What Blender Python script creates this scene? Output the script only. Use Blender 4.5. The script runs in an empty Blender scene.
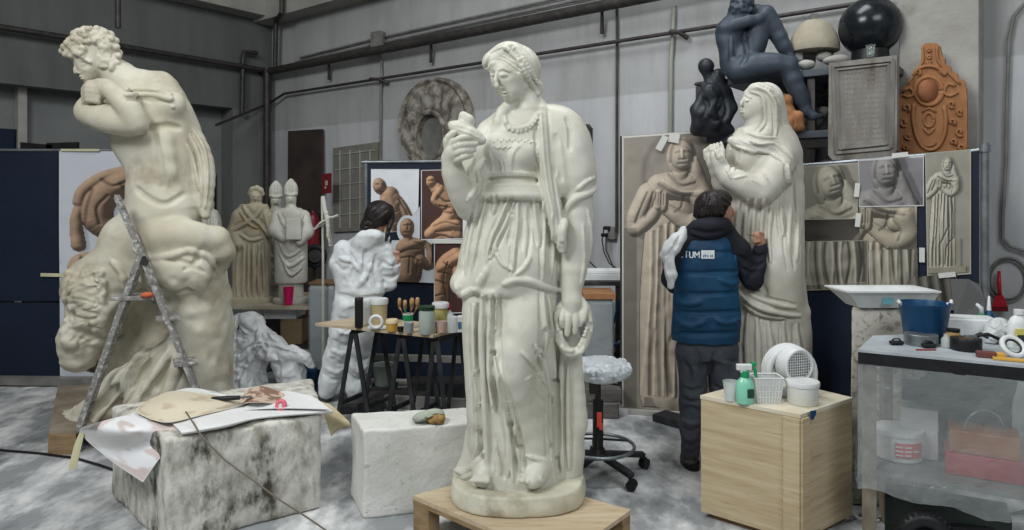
import bpy, bmesh, math, random
import numpy as np
from mathutils import Vector, Matrix
random.seed(7)
np.random.seed(7)
C = bpy.context.scene.collection
SC = bpy.context.scene
# ---------------------------------------------------------------- camera
CAMZ, F, HX, HY = 1.65, 700.0, 512.0, 198.0
cam_data = bpy.data.cameras.new('camera')
cam_data.sensor_width = 36.0
cam_data.lens = 36.0 * F / 1024.0
cam_data.shift_x = 0.0
cam_data.shift_y = -(265.0 - HY) / 1024.0
cam_data.clip_end = 100
cam = bpy.data.objects.new('camera', cam_data)
cam.location = (0, 0, CAMZ)
cam.rotation_euler = (math.pi / 2, 0, 0)
C.objects.link(cam)
SC.camera = cam
# ---------------------------------------------------------------- world, lights, exposure
w = bpy.data.worlds.new('world'); SC.world = w
w.use_nodes = True
bg = w.node_tree.nodes['Background']
bg.inputs[0].default_value = (0.86, 0.92, 1.0, 1)
bg.inputs[1].default_value = 0.13
SC.view_settings.view_transform = 'Standard'
SC.view_settings.look = 'None'
SC.view_settings.exposure = 0.0
SC.view_settings.gamma = 1.0
SC.view_settings.use_curve_mapping = False

def area_light(name, loc, target, size, size_y, power, col):
	d = bpy.data.lights.new(name, 'AREA')
	d.shape = 'RECTANGLE'; d.size = size; d.size_y = size_y
	d.energy = power; d.color = col
	o = bpy.data.objects.new(name, d)
	o.location = loc
	o.rotation_euler = (Vector(target) - Vector(loc)).to_track_quat('-Z', 'Y').to_euler()
	C.objects.link(o)
	return o

# skylights of the hall above and behind the camera, and a run of ceiling tubes
area_light('skylight', (-3.4, 0.6, 5.6), (0.6, 4.6, 0.9), 2.6, 1.8, 275, (0.97, 0.99, 1.0))
area_light('skylight', (2.2, -1.6, 5.4), (1.2, 4.4, 0.6), 3.0, 2.0, 150, (0.92, 0.97, 1.0))
area_light('ceiling_tubes', (0.8, 4.2, 5.9), (0.8, 4.4, 0.0), 2.4, 1.2, 100, (0.95, 0.98, 1.0))

def P(px, py, Y):
	"""the point at depth Y that the camera sees at pixel px, py"""
	return Vector(((px - HX) / F * Y, Y, CAMZ - (py - HY) / F * Y))

def G(px, Y, z=0.0):
	"""point at height z, depth Y, pixel column px"""
	return Vector(((px - HX) / F * Y, Y, z))

def fy(py, z=0.0):
	"""depth of a point at height z seen at row py"""
	return (CAMZ - z) * F / (py - HY)

# ---------------------------------------------------------------- material helpers
MATS = {}

def nodes_of(name):
	m = bpy.data.materials.new(name); m.use_nodes = True
	nt = m.node_tree
	return m, nt, nt.nodes['Principled BSDF']

def col4(c):
	return (c[0], c[1], c[2], 1.0)

def srgb(r, g, b):
	f = lambda v: (v / 255 / 12.92) if v / 255 <= 0.04045 else ((v / 255 + 0.055) / 1.055) ** 2.4
	return (f(r), f(g), f(b))

def mat(name, c, rough=0.6, metal=0.0, c2=None, scale=6.0, bump=0.0, bscale=None, detail=5.0, lo=0.35, hi=0.65,
		stretch=(1, 1, 1), spec=0.4, c3=None, s3=2.0, lo3=0.55, hi3=0.7, trans=0.0, alpha=1.0, ior=1.45, coat=0.0):
	"""procedural material: base colour c mottled with c2 (noise at scale) and patched with c3"""
	if name in MATS:
		return MATS[name]
	m, nt, b = nodes_of(name)
	b.inputs['Roughness'].default_value = rough
	b.inputs['Metallic'].default_value = metal
	b.inputs['Base Color'].default_value = col4(c)
	b.inputs['Specular IOR Level'].default_value = spec
	b.inputs['IOR'].default_value = ior
	b.inputs['Transmission Weight'].default_value = trans
	b.inputs['Alpha'].default_value = alpha
	b.inputs['Coat Weight'].default_value = coat
	N, L = nt.nodes, nt.links
	tc = N.new('ShaderNodeTexCoord')
	mp = N.new('ShaderNodeMapping'); mp.inputs['Scale'].default_value = stretch
	L.new(tc.outputs['Object'], mp.inputs['Vector'])

	def noise(s, d=detail, r=0.6):
		n = N.new('ShaderNodeTexNoise'); n.inputs['Scale'].default_value = s
		n.inputs['Detail'].default_value = d; n.inputs['Roughness'].default_value = r
		L.new(mp.outputs[0], n.inputs['Vector'])
		return n.outputs['Fac']

	def ramp(src, a, z):
		r = N.new('ShaderNodeMapRange'); r.inputs['From Min'].default_value = a; r.inputs['From Max'].default_value = z
		L.new(src, r.inputs['Value'])
		return r.outputs[0]

	def mix(fac, a, bcol):
		x = N.new('ShaderNodeMix'); x.data_type = 'RGBA'
		L.new(fac, x.inputs['Factor'])
		if isinstance(a, tuple): x.inputs['A'].default_value = a
		else: L.new(a, x.inputs['A'])
		x.inputs['B'].default_value = bcol
		return x.outputs['Result']
	cur = col4(c)
	if c2 is not None:
		cur = mix(ramp(noise(scale), lo, hi), cur, col4(c2))
	if c3 is not None:
		cur = mix(ramp(noise(s3), lo3, hi3), cur, col4(c3))
	if not isinstance(cur, tuple):
		L.new(cur, b.inputs['Base Color'])
	if bump:
		bn = N.new('ShaderNodeBump'); bn.inputs['Strength'].default_value = 1.0
		bn.inputs['Distance'].default_value = bump
		L.new(noise(bscale or scale * 3), bn.inputs['Height'])
		L.new(bn.outputs[0], b.inputs['Normal'])
	MATS[name] = m
	return m

def attr_mat(name, rough=0.8, spec=0.3):
	"""printed sheet: the ink colours are a colour attribute on the sheet's mesh"""
	if name in MATS:
		return MATS[name]
	m, nt, b = nodes_of(name)
	a = nt.nodes.new('ShaderNodeAttribute'); a.attribute_name = 'ink'
	nt.links.new(a.outputs['Color'], b.inputs['Base Color'])
	b.inputs['Roughness'].default_value = rough
	b.inputs['Specular IOR Level'].default_value = spec
	MATS[name] = m
	return m

# ---------------------------------------------------------------- object helpers
def tag(o, label=None, cat=None, group=None, kind=None):
	if label: o['label'] = label
	if cat: o['category'] = cat
	if group: o['group'] = group
	if kind: o['kind'] = kind
	return o

def thing(name, label, cat, loc=(0, 0, 0), group=None, rz=0.0):
	o = bpy.data.objects.new(name, None)
	C.objects.link(o)
	o.location = loc
	o.rotation_euler = (0, 0, rz)
	return tag(o, label, cat, group)

def place(o, parent):
	"""parent o (built in world coordinates) without moving it"""
	o.parent = parent
	chain = []
	p = parent
	while p is not None:
		chain.append(p); p = p.parent
	M = Matrix.Identity(4)
	for q in reversed(chain):
		M = M @ q.matrix_parent_inverse @ Matrix.LocRotScale(q.location, q.rotation_euler, q.scale)
	o.matrix_parent_inverse = M.inverted()
	return o

def link_mesh(name, me, m, parent=None, smooth=False, loc=None):
	if not isinstance(m, (list, tuple)):
		m = [m]
	for x in m:
		me.materials.append(x)
	if smooth:
		me.polygons.foreach_set('use_smooth', [True] * len(me.polygons))
	o = bpy.data.objects.new(name, me)
	if loc is not None:
		# put the origin at loc, geometry stays put
		me.transform(Matrix.Translation(-Vector(loc)))
		o.location = loc
	C.objects.link(o)
	if parent is not None:
		place(o, parent)
	return o

def struct(o):
	o['kind'] = 'structure'
	return o

class MB:
	"""a mesh collector: everything added becomes one mesh"""

	def __init__(s):
		s.v = []; s.f = []; s.mi = []; s.m = 0

	def add(s, vs, fs):
		n = len(s.v)
		s.v += [tuple(v) for v in vs]
		s.f += [tuple(n + i for i in f) for f in fs]
		s.mi += [s.m] * len(fs)
		return s

	def box(s, c, size, rz=0.0, rot=None, bev=0.0):
		bm = bmesh.new()
		bmesh.ops.create_cube(bm, size=1.0)
		bmesh.ops.scale(bm, vec=Vector(size), verts=bm.verts)
		if bev > 0:
			bmesh.ops.bevel(bm, geom=bm.edges[:], offset=bev, segments=2, affect='EDGES', profile=0.5)
		R = rot if rot is not None else Matrix.Rotation(rz, 3, 'Z')
		for v in bm.verts:
			v.co = R @ v.co + Vector(c)
		bm.verts.index_update()
		s.add([v.co for v in bm.verts], [[v.index for v in f.verts] for f in bm.faces])
		bm.free()
		return s

	def bar(s, a, b, w, h=None, up=(0, 0, 1), bev=0.0):
		"""rectangular bar from a to b, w wide (sideways), h tall"""
		a, b = Vector(a), Vector(b)
		d = b - a
		L = d.length
		if h is None: h = w
		x = d.normalized()
		u = Vector(up)
		if abs(x.dot(u)) > 0.98: u = Vector((0, 1, 0))
		y = u.cross(x).normalized(); z = x.cross(y)
		R = Matrix((x, y, z)).transposed()
		return s.box((a + b) / 2, (L, w, h), rot=R, bev=bev)

	def tube(s, pts, r, n=10, cap=True):
		pts = [Vector(p) for p in pts]
		rs = r if isinstance(r, (list, tuple)) else [r] * len(pts)
		rings = []
		t0 = (pts[1] - pts[0]).normalized()
		ref = Vector((0, 0, 1)) if abs(t0.z) < 0.9 else Vector((1, 0, 0))
		nrm = t0.cross(ref).normalized()
		for i, p in enumerate(pts):
			if i == 0: t = pts[1] - pts[0]
			elif i == len(pts) - 1: t = pts[-1] - pts[-2]
			else: t = (pts[i + 1] - p).normalized() + (p - pts[i - 1]).normalized()
			if t.length < 1e-9: t = t0.copy()
			t.normalize()
			nrm = (nrm - t * nrm.dot(t))
			if nrm.length < 1e-6: nrm = t.orthogonal()
			nrm.normalize()
			bn = t.cross(nrm)
			rings.append([p + (nrm * math.cos(2 * math.pi * k / n) + bn * math.sin(2 * math.pi * k / n)) * rs[i] for k in range(n)])
		vs = [v for rg in rings for v in rg]
		fs = []
		for i in range(len(pts) - 1):
			for k in range(n):
				a = i * n + k; b = i * n + (k + 1) % n
				fs.append((a, b, b + n, a + n))
		if cap:
			fs.append(tuple(range(n - 1, -1, -1)))
			fs.append(tuple(range((len(pts) - 1) * n, len(pts) * n)))
		return s.add(vs, fs)

	def lathe(s, base, prof, n=28, sx=1.0, sy=1.0, rz=0.0, rot=None):
		"""prof: list of (radius, height) turned about the vertical axis at base"""
		base = Vector(base)
		vs, fs = [], []
		for (r, h) in prof:
			for k in range(n):
				a = 2 * math.pi * k / n + rz
				v = Vector((max(r, 1e-4) * math.cos(a) * sx, max(r, 1e-4) * math.sin(a) * sy, h))
				if rot is not None: v = rot @ v
				vs.append(base + v)
		for i in range(len(prof) - 1):
			for k in range(n):
				a = i * n + k; b = i * n + (k + 1) % n
				fs.append((a, b, b + n, a + n))
		if prof[0][0] > 1e-3: fs.append(tuple(range(n - 1, -1, -1)))
		if prof[-1][0] > 1e-3: fs.append(tuple(range((len(prof) - 1) * n, len(prof) * n)))
		return s.add(vs, fs)

	def prism(s, pts, z0, z1):
		n = len(pts)
		vs = [(p[0], p[1], z0) for p in pts] + [(p[0], p[1], z1) for p in pts]
		fs = [tuple(range(n - 1, -1, -1)), tuple(range(n, 2 * n))]
		fs += [(i, (i + 1) % n, (i + 1) % n + n, i + n) for i in range(n)]
		return s.add(vs, fs)

	def extrude(s, pts, d):
		"""closed planar outline of 3-D points, thickened by vector d"""
		n = len(pts); d = Vector(d)
		vs = [Vector(p) for p in pts] + [Vector(p) + d for p in pts]
		fs = [tuple(range(n)), tuple(range(2 * n - 1, n - 1, -1))]
		fs += [(i, i + n, (i + 1) % n + n, (i + 1) % n) for i in range(n)]
		return s.add(vs, fs)

	def ball(s, c, r, n=16, m=10, rot=None):
		r = r if isinstance(r, (list, tuple)) else (r, r, r)
		vs = []; fs = []
		for j in range(m + 1):
			t = math.pi * j / m
			for k in range(n):
				a = 2 * math.pi * k / n
				v = Vector((r[0] * math.sin(t) * math.cos(a), r[1] * math.sin(t) * math.sin(a), r[2] * math.cos(t)))
				if rot is not None: v = rot @ v
				vs.append(Vector(c) + v)
		for j in range(m):
			for k in range(n):
				a = j * n + k; b = j * n + (k + 1) % n
				fs.append((a, a + n, b + n, b))
		return s.add(vs, fs)

	def torus(s, c, R, r, n=28, m=8, rot=None, sx=1.0, sy=1.0):
		pts = []
		vs = []; fs = []
		for k in range(n):
			a = 2 * math.pi * k / n
			for j in range(m):
				b = 2 * math.pi * j / m
				v = Vector(((R + r * math.cos(b)) * math.cos(a) * sx, (R + r * math.cos(b)) * math.sin(a) * sy, r * math.sin(b)))
				if rot is not None: v = rot @ v
				vs.append(Vector(c) + v)
		for k in range(n):
			for j in range(m):
				a = k * m + j; b = k * m + (j + 1) % m
				c2 = ((k + 1) % n) * m + (j + 1) % m; d2 = ((k + 1) % n) * m + j
				fs.append((a, d2, c2, b))
		return s.add(vs, fs)

	def build(s, name, m, parent=None, smooth=False, loc=None, fix=True):
		me = bpy.data.meshes.new(name)
		me.from_pydata(s.v, [], s.f)
		if isinstance(m, (list, tuple)) and len(m) > 1:
			me.polygons.foreach_set('material_index', s.mi)
		if fix:
			bm = bmesh.new(); bm.from_mesh(me)
			bmesh.ops.recalc_face_normals(bm, faces=bm.faces)
			bm.to_mesh(me); bm.free()
		o = link_mesh(name, me, m, parent, smooth, loc)
		if smooth == 'auto':
			me.set_sharp_from_angle(angle=math.radians(40))
		return o

def copy_tree(o, parent=None):
	c = o.copy(); C.objects.link(c)
	if parent is not None: c.parent = parent
	for ch in list(o.children):
		copy_tree(ch, c)
	return c

def spline(pts, step):
	"""Catmull-Rom through rows of numbers, sampled about every `step` in the first 2 columns"""
	p = np.array(pts, float)
	if len(p) < 3:
		n = max(2, int(np.hypot(*(p[-1, :2] - p[0, :2])) / step) + 1)
		return p[0] + (p[-1] - p[0]) * np.linspace(0, 1, n)[:, None]
	q = np.vstack([2 * p[0] - p[1], p, 2 * p[-1] - p[-2]])
	out = []
	for i in range(1, len(q) - 2):
		n = max(1, int(np.hypot(*(q[i + 1, :2] - q[i, :2])) / step))
		t = np.linspace(0, 1, n, endpoint=False)[:, None]
		a, b, c, d = q[i - 1], q[i], q[i + 1], q[i + 2]
		out.append(0.5 * ((2 * b) + (-a + c) * t + (2 * a - 5 * b + 4 * c - d) * t ** 2 + (-a + 3 * b - 3 * c + d) * t ** 3))
	out.append(p[-1:])
	return np.vstack(out)

# ---------------------------------------------------------------- carving: a signed distance field, meshed
def vnoise(shape, cells, seed):
	"""smooth value noise on a 3-D grid, about `cells` lattice cells along each axis"""
	rs = np.random.RandomState(seed)
	lat = rs.rand(*(int(c) + 2 for c in cells)).astype(np.float32) * 2 - 1
	out = lat
	for ax in range(3):
		t = np.linspace(0, cells[ax], shape[ax], endpoint=False)
		i = t.astype(int); f = (t - i).astype(np.float32)
		f = f * f * (3 - 2 * f)
		sh = [1, 1, 1]; sh[ax] = -1
		f = f.reshape(sh)
		out = np.take(out, i, axis=ax) * (1 - f) + np.take(out, i + 1, axis=ax) * f
	return out

class Sculpt:
	"""figures are described by what the eye sees: px, py and a depth offset d (in pixels at Y0; minus = nearer)"""

	def __init__(s, Y0, box, depth, res, perp=None):
		s.Y0 = Y0; s.u = Y0 / F; s.res = res
		xs = [P(box[0], 0, Y0).x, P(box[2], 0, Y0).x]
		zs = [P(0, box[3], Y0).z, P(0, box[1], Y0).z]
		s.lo = np.array([xs[0], Y0 + depth[0] * s.u, zs[0]]) - 3 * res
		hi = np.array([xs[1], Y0 + depth[1] * s.u, zs[1]]) + 3 * res
		s.n = np.ceil((hi - s.lo) / res).astype(int) + 1
		s.F = np.full(s.n, 0.3, np.float32)
		s.ax = [s.lo[i] + res * np.arange(s.n[i]) for i in range(3)]

	def w(s, px, py, d=0.0):
		Y = s.Y0 + d * s.u
		return np.array([(px - HX) / F * Y, Y, CAMZ - (py - HY) / F * Y])

	def block(s, lo, hi):
		i0 = np.clip(np.floor((lo - s.lo) / s.res).astype(int), 0, s.n)
		i1 = np.clip(np.ceil((hi - s.lo) / s.res).astype(int) + 1, 0, s.n)
		if (i1 <= i0).any(): return None
		sl = tuple(slice(a, b) for a, b in zip(i0, i1))
		g = [s.ax[0][sl[0]][:, None, None], s.ax[1][sl[1]][None, :, None], s.ax[2][sl[2]][None, None, :]]
		return sl, g

	def merge(s, sl, d, k, op):
		A = s.F[sl]
		d = d.astype(np.float32)
		if op == 'add':
			h = np.maximum(k - np.abs(A - d), 0) / k
			s.F[sl] = np.minimum(A, d) - h * h * k * 0.25
		else:
			d = -d
			h = np.maximum(k - np.abs(A - d), 0) / k
			s.F[sl] = np.maximum(A, d) + h * h * k * 0.25

	def wcap(s, a, b, ra, rb, k, op='add'):
		m = max(ra, rb) + k + 3 * s.res
		lo = np.minimum(a, b) - m; hi = np.maximum(a, b) + m
		bl = s.block(lo, hi)
		if bl is None: return
		sl, (x, y, z) = bl
		ab = b - a; L = float(ab @ ab) + 1e-12
		t = np.clip(((x - a[0]) * ab[0] + (y - a[1]) * ab[1] + (z - a[2]) * ab[2]) / L, 0, 1)
		d = np.sqrt((x - a[0] - t * ab[0]) ** 2 + (y - a[1] - t * ab[1]) ** 2 + (z - a[2] - t * ab[2]) ** 2) - (ra + (rb - ra) * t)
		s.merge(sl, d, max(k, 1e-4), op)

	def chain(s, pts, k=4, op='add', step=None):
		"""pts rows: px, py, d, r"""
		if step: pts = spline(pts, step)
		for a, b in zip(pts[:-1], pts[1:]):
			s.wcap(s.w(*a[:3]), s.w(*b[:3]), a[3] * s.u, b[3] * s.u, k * s.u, op)
		return s

	def ell(s, c, r, rot=0.0, yaw=0.0, pitch=0.0, k=4, op='add', p=2.0):
		"""c=(px,py,d); r=(rx, rdepth, rz) in px; rot turns clockwise in the picture, yaw about the vertical"""
		c = s.w(*c); r = np.array(r, float) * s.u; k = k * s.u
		R = (Matrix.Rotation(math.radians(yaw), 3, 'Z') @ Matrix.Rotation(math.radians(rot), 3, 'Y') @ Matrix.Rotation(math.radians(pitch), 3, 'X'))
		R = np.array(R)
		ext = np.sqrt(((R * r) ** 2).sum(1)) + k + 3 * s.res
		bl = s.block(c - ext, c + ext)
		if bl is None: return s
		sl, (x, y, z) = bl
		x, y, z = x - c[0], y - c[1], z - c[2]
		q = [(R[0, i] * x + R[1, i] * y + R[2, i] * z) for i in range(3)]
		if p == 2.0:
			k0 = np.sqrt((q[0] / r[0]) ** 2 + (q[1] / r[1]) ** 2 + (q[2] / r[2]) ** 2)
			k1 = np.sqrt((q[0] / r[0] ** 2) ** 2 + (q[1] / r[1] ** 2) ** 2 + (q[2] / r[2] ** 2) ** 2) + 1e-9
			d = k0 * (k0 - 1) / k1
		else:
			k0 = ((np.abs(q[0]) / r[0]) ** p + (np.abs(q[1]) / r[1]) ** p + (np.abs(q[2]) / r[2]) ** p) ** (1 / p)
			d = (k0 - 1) * r.min()
		s.merge(sl, d, max(k, 1e-4), op)
		return s

	def loft(s, rows, k=4, p=2.0, op='add'):
		"""stack of elliptical sections; rows: py, px, d, rx, rd (top to bottom)"""
		rows = sorted(rows, key=lambda r: r[0])
		W = []
		for r in rows:
			c = s.w(r[1], r[0], r[2])
			W.append([c[2], c[0], c[1], r[3] * s.u, r[4] * s.u])
		W = np.array(W)[::-1]
		if len(W) > 2:
			W = spline_rows(W)
		km = k * s.u
		ex = W[:, 3].max() + km + 3 * s.res; ed = W[:, 4].max() + km + 3 * s.res
		lo = np.array([(W[:, 1] - ex).min(), (W[:, 2] - ed).min(), W[0, 0] - km - 3 * s.res])
		hi = np.array([(W[:, 1] + ex).max(), (W[:, 2] + ed).max(), W[-1, 0] + km + 3 * s.res])
		bl = s.block(lo, hi)
		if bl is None: return s
		sl, (x, y, z) = bl
		zz = np.clip(z, W[0, 0], W[-1, 0])
		g = [np.interp(zz, W[:, 0], W[:, i]) for i in range(1, 5)]
		qx = np.abs(x - g[0]) / g[2]; qy = np.abs(y - g[1]) / g[3]
		if p == 2.0:
			rad = np.sqrt(qx * qx + qy * qy)
			k1 = np.sqrt((qx / g[2]) ** 2 + (qy / g[3]) ** 2) + 1e-6
			d = rad * (rad - 1) / k1
		else:
			rad = (qx ** p + qy ** p) ** (1 / p)
			d = (rad - 1) * np.minimum(g[2], g[3])
		dz = np.maximum(W[0, 0] - z, z - W[-1, 0]) + 0 * x
		d = np.maximum(d, dz)
		s.merge(sl, d, max(km, 1e-4), op)
		return s

	def sample(s, pts):
		q = (pts - s.lo) / s.res
		q = np.clip(q, 0, s.n - 1.001)
		i = q.astype(int); f = q - i
		out = 0
		for a in (0, 1):
			for b in (0, 1):
				for c in (0, 1):
					wgt = (f[..., 0] if a else 1 - f[..., 0]) * (f[..., 1] if b else 1 - f[..., 1]) * (f[..., 2] if c else 1 - f[..., 2])
					out = out + wgt * s.F[i[..., 0] + a, i[..., 1] + b, i[..., 2] + c]
		return out

	def cast(s, px, py, back=False):
		"""first surface point seen at the pixels; returns points and hit flags"""
		px = np.asarray(px, float); py = np.asarray(py, float)
		y0, y1 = s.ax[1][0], s.ax[1][-1]
		ys = np.arange(y0, y1, s.res * 0.6)
		if back: ys = ys[::-1]
		pts = np.stack([(px[:, None] - HX) / F * ys, np.broadcast_to(ys, (len(px), len(ys))), CAMZ - (py[:, None] - HY) / F * ys], -1)
		v = s.sample(pts)
		inside = v < 0
		hit = inside.any(1)
		j = np.clip(inside.argmax(1), 1, len(ys) - 1)
		r = np.arange(len(px))
		v0, v1 = v[r, j - 1], v[r, j]
		t = np.clip(v0 / (v0 - v1 + 1e-9), 0, 1)
		return pts[r, j - 1] + (pts[r, j] - pts[r, j - 1]) * t[:, None], hit

	def normal(s, pts):
		e = s.res * 1.5
		g = np.stack([s.sample(pts + e * np.eye(3)[i]) - s.sample(pts - e * np.eye(3)[i]) for i in range(3)], -1)
		return g / (np.linalg.norm(g, axis=-1, keepdims=True) + 1e-9)

	def _path(s, pts, step, taper, back):
		q = [tuple(p) + ((1.0,) if len(p) == 2 else ()) for p in pts]
		q = spline(q, step)
		if taper and len(q) > 4:
			n = len(q); e = np.minimum(1.0, np.minimum(np.arange(n) + 1, np.arange(n)[::-1] + 1) / max(2.0, n * 0.22))
			q[:, 2] *= 0.35 + 0.65 * e
		c, hit = s.cast(q[:, 0], q[:, 1], back)
		return q, c, hit, s.normal(c)

	def _lay(s, path, r, out, k, op, step):
		q, c, hit, nr = path
		rr = np.maximum(q[:, 2] * r * s.u, 0.0015)
		cc = c + nr * (rr * ((1 - out) if op == 'sub' else out))[:, None]
		for i in range(len(cc) - 1):
			if hit[i] and hit[i + 1] and np.linalg.norm(cc[i + 1] - cc[i]) < 9 * step * s.u:
				s.wcap(cc[i], cc[i + 1], rr[i], rr[i + 1], k * s.u, op)

	def fold(s, pts, r=2.0, out=0.3, k=2.0, op='add', step=3.0, back=False, taper=True):
		"""a rounded ridge (add) or groove (sub) drawn on the surface through pixels; pts rows: px, py[, scale of r].
		add: out = how far the centre stands off the surface in radii; sub: out = depth of the groove in radii"""
		s._lay(s._path(pts, step, taper, back), r, out, k, op, step)
		return s

	def folds(s, lines, r=2.0, out=0.3, k=2.0, op='add', step=3.0, back=False, taper=True):
		"""several lines found on the surface first, then all laid"""
		pp = [s._path(l, step, taper, back) for l in lines]
		for p in pp: s._lay(p, r, out, k, op, step)
		return s

	def ridges(s, items, k=1.2, back=False, depth=0.9, h=0.25, step=3.0):
		"""drapery folds: (points, r): a ridge with a groove along each side"""
		jobs = []
		for pts, r in items:
			p = [tuple(a) + ((1.0,) if len(a) == 2 else ()) for a in pts]
			q = np.array(p, float)
			t = np.gradient(q[:, :2], axis=0)
			n = np.stack([-t[:, 1], t[:, 0]], 1) / (np.linalg.norm(t, axis=1, keepdims=True) + 1e-9)
			for sg in (-1, 1):
				g = q.copy(); g[:, :2] += n * sg * r * 1.35
				jobs.append((s._path([tuple(a) for a in g], step, True, back), r * 0.75, depth, 'sub'))
			jobs.append((s._path(p, step, True, back), r * 0.85, h, 'add'))
		for p, r, o, op in sorted(jobs, key=lambda j: j[3] == 'add'):
			s._lay(p, r, o, k, op, step)
		return s

	def beads(s, pts, r=1.5, out=0.3, k=0.6, squash=1.0):
		"""round bosses set on the surface; pts rows: px, py[, scale]"""
		q = np.array([tuple(p) + ((1.0,) if len(p) == 2 else ()) for p in pts], float)
		c, hit = s.cast(q[:, 0], q[:, 1]); nr = s.normal(c)
		for i in range(len(q)):
			if hit[i]:
				rr = r * q[i, 2] * s.u
				a = c[i] + nr[i] * rr * out
				s.wcap(a, a + 1e-5, rr, rr, k * s.u)
		return s

	def flute(s, py0, py1, amp, n, cx, cd=0.0, phase=0.0, twist=0.0, seed=1, angles=(0, 360)):
		"""irregular vertical pleats round an axis between two rows"""
		z1 = s.w(cx, py0, cd)[2]; z0 = s.w(cx, py1, cd)[2]
		c = s.w(cx, (py0 + py1) / 2, cd)
		j0 = np.searchsorted(s.ax[2], z0); j1 = np.searchsorted(s.ax[2], z1)
		if j1 <= j0: return s
		z = s.ax[2][j0:j1][None, None, :]
		th = np.arctan2(s.ax[1][None, :, None] - c[1], s.ax[0][:, None, None] - c[0])
		rs = np.random.RandomState(seed)
		ph = rs.rand(6) * 6.28
		t = (z - z0) / (z1 - z0)
		g = np.sin(n * th + phase + twist * t + 0.9 * np.sin(2 * th + ph[0]) + 0.5 * np.sin(5 * th + ph[1] + 2 * t)) \
			+ 0.45 * np.sin((2 * n + 1) * th + ph[2] + 1.5 * t)
		m = np.clip(np.minimum(t, 1 - t) * 7, 0, 1)
		if angles != (0, 360):
			a = np.degrees(th) % 360
			mm = np.clip(np.minimum((a - angles[0]) % 360, (angles[1] - a) % 360) / 20, 0, 1) * (((a - angles[0]) % 360) < ((angles[1] - angles[0]) % 360))
			m = m * mm
		s.F[:, :, j0:j1] += (amp * s.u * g * m).astype(np.float32)
		return s

	def rough(s, amp, size, seed=1, region=None):
		"""uneven carving: noise of wavelength size (px), depth amp (px)"""
		cells = np.maximum(1, (s.n * s.res / (size * s.u)))
		nz = vnoise(tuple(s.n), cells, seed) * (amp * s.u)
		if region is not None:
			lo, hi = s.w(region[0], region[3]), s.w(region[2], region[1])
			mx = np.clip(np.minimum(s.ax[0] - lo[0], hi[0] - s.ax[0]) / (6 * s.u), 0, 1)[:, None, None]
			mz = np.clip(np.minimum(s.ax[2] - lo[2], hi[2] - s.ax[2]) / (6 * s.u), 0, 1)[None, None, :]
			nz = nz * mx * mz
		s.F += nz.astype(np.float32)
		return s

	def flat_bottom(s, z):
		s.F[:] = np.maximum(s.F, (z - s.ax[2])[None, None, :].astype(np.float32))
		return s

	def mesh(s, name, smooth_it=1):
		Fd = s.F.copy()
		# close the surface at the borders of the grid
		for ax in range(3):
			for e in (0, -1):
				sl = [slice(None)] * 3; sl[ax] = e
				Fd[tuple(sl)] = np.maximum(Fd[tuple(sl)], 0.5 * s.res)
		inside = Fd < 0
		nx, ny, nz = Fd.shape
		cnt = np.zeros((nx - 1, ny - 1, nz - 1), np.int8)
		for a in (0, 1):
			for b in (0, 1):
				for c in (0, 1):
					cnt += inside[a:nx - 1 + a, b:ny - 1 + b, c:nz - 1 + c]
		act = (cnt > 0) & (cnt < 8)
		idx = np.full(act.shape, -1, np.int64)
		cells = np.argwhere(act)
		idx[act] = np.arange(len(cells))
		ax_ = [[0, 0, 0], [1, 0, 0], [0, 1, 0], [0, 0, 1]]
		acc = np.zeros((len(cells), 3)); num = np.zeros(len(cells))
		corners = [(a, b, c) for a in (0, 1) for b in (0, 1) for c in (0, 1)]
		for i, p in enumerate(corners):
			for j in range(i + 1, 8):
				q = corners[j]
				if sum(abs(p[t] - q[t]) for t in range(3)) != 1: continue
				pa = cells + np.array(p); pb = cells + np.array(q)
				va = Fd[pa[:, 0], pa[:, 1], pa[:, 2]]; vb = Fd[pb[:, 0], pb[:, 1], pb[:, 2]]
				m = (va < 0) != (vb < 0)
				t = va[m] / (va[m] - vb[m])
				acc[m] += pa[m] + (pb[m] - pa[m]) * t[:, None]
				num[m] += 1
		V = s.lo + s.res * (acc / np.maximum(num, 1)[:, None])
		faces = []
		for ax in range(3):
			o1, o2 = [(1, 2), (2, 0), (0, 1)][ax]
			sl0 = [slice(1, -1)] * 3; sl1 = [slice(1, -1)] * 3
			sl0[ax] = slice(0, -1); sl1[ax] = slice(1, None)
			A = inside[tuple(sl0)]; B = inside[tuple(sl1)]
			for want, flip in ((A & ~B, False), (~A & B, True)):
				e = np.argwhere(want)
				if len(e) == 0: continue
				base = e.copy()
				for t in range(3):
					if t != ax: base[:, t] += 1
				quad = []
				for (da, db) in ((-1, -1), (0, -1), (0, 0), (-1, 0)):
					c = base.copy(); c[:, o1] += da; c[:, o2] += db
					quad.append(idx[c[:, 0], c[:, 1], c[:, 2]])
				quad = np.stack(quad, 1)
				if flip: quad = quad[:, ::-1]
				faces.append(quad)
		Fc = np.vstack(faces)
		Fc = Fc[(Fc >= 0).all(1)]
		# keep islands that matter
		if smooth_it:
			e = np.vstack([Fc[:, [0, 1]], Fc[:, [1, 2]], Fc[:, [2, 3]], Fc[:, [3, 0]]])
			for _ in range(smooth_it):
				sm = np.zeros_like(V); dg = np.zeros(len(V))
				for t in range(3):
					sm[:, t] = np.bincount(e[:, 0], V[e[:, 1], t], len(V)) + np.bincount(e[:, 1], V[e[:, 0], t], len(V))
				dg = np.bincount(e[:, 0], None, len(V)) + np.bincount(e[:, 1], None, len(V))
				V = V * 0.5 + 0.5 * sm / np.maximum(dg, 1)[:, None]
		me = bpy.data.meshes.new(name)
		me.vertices.add(len(V)); me.vertices.foreach_set('co', V.astype(np.float32).ravel())
		me.loops.add(Fc.size); me.loops.foreach_set('vertex_index', Fc.ravel().astype(np.int32))
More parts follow.
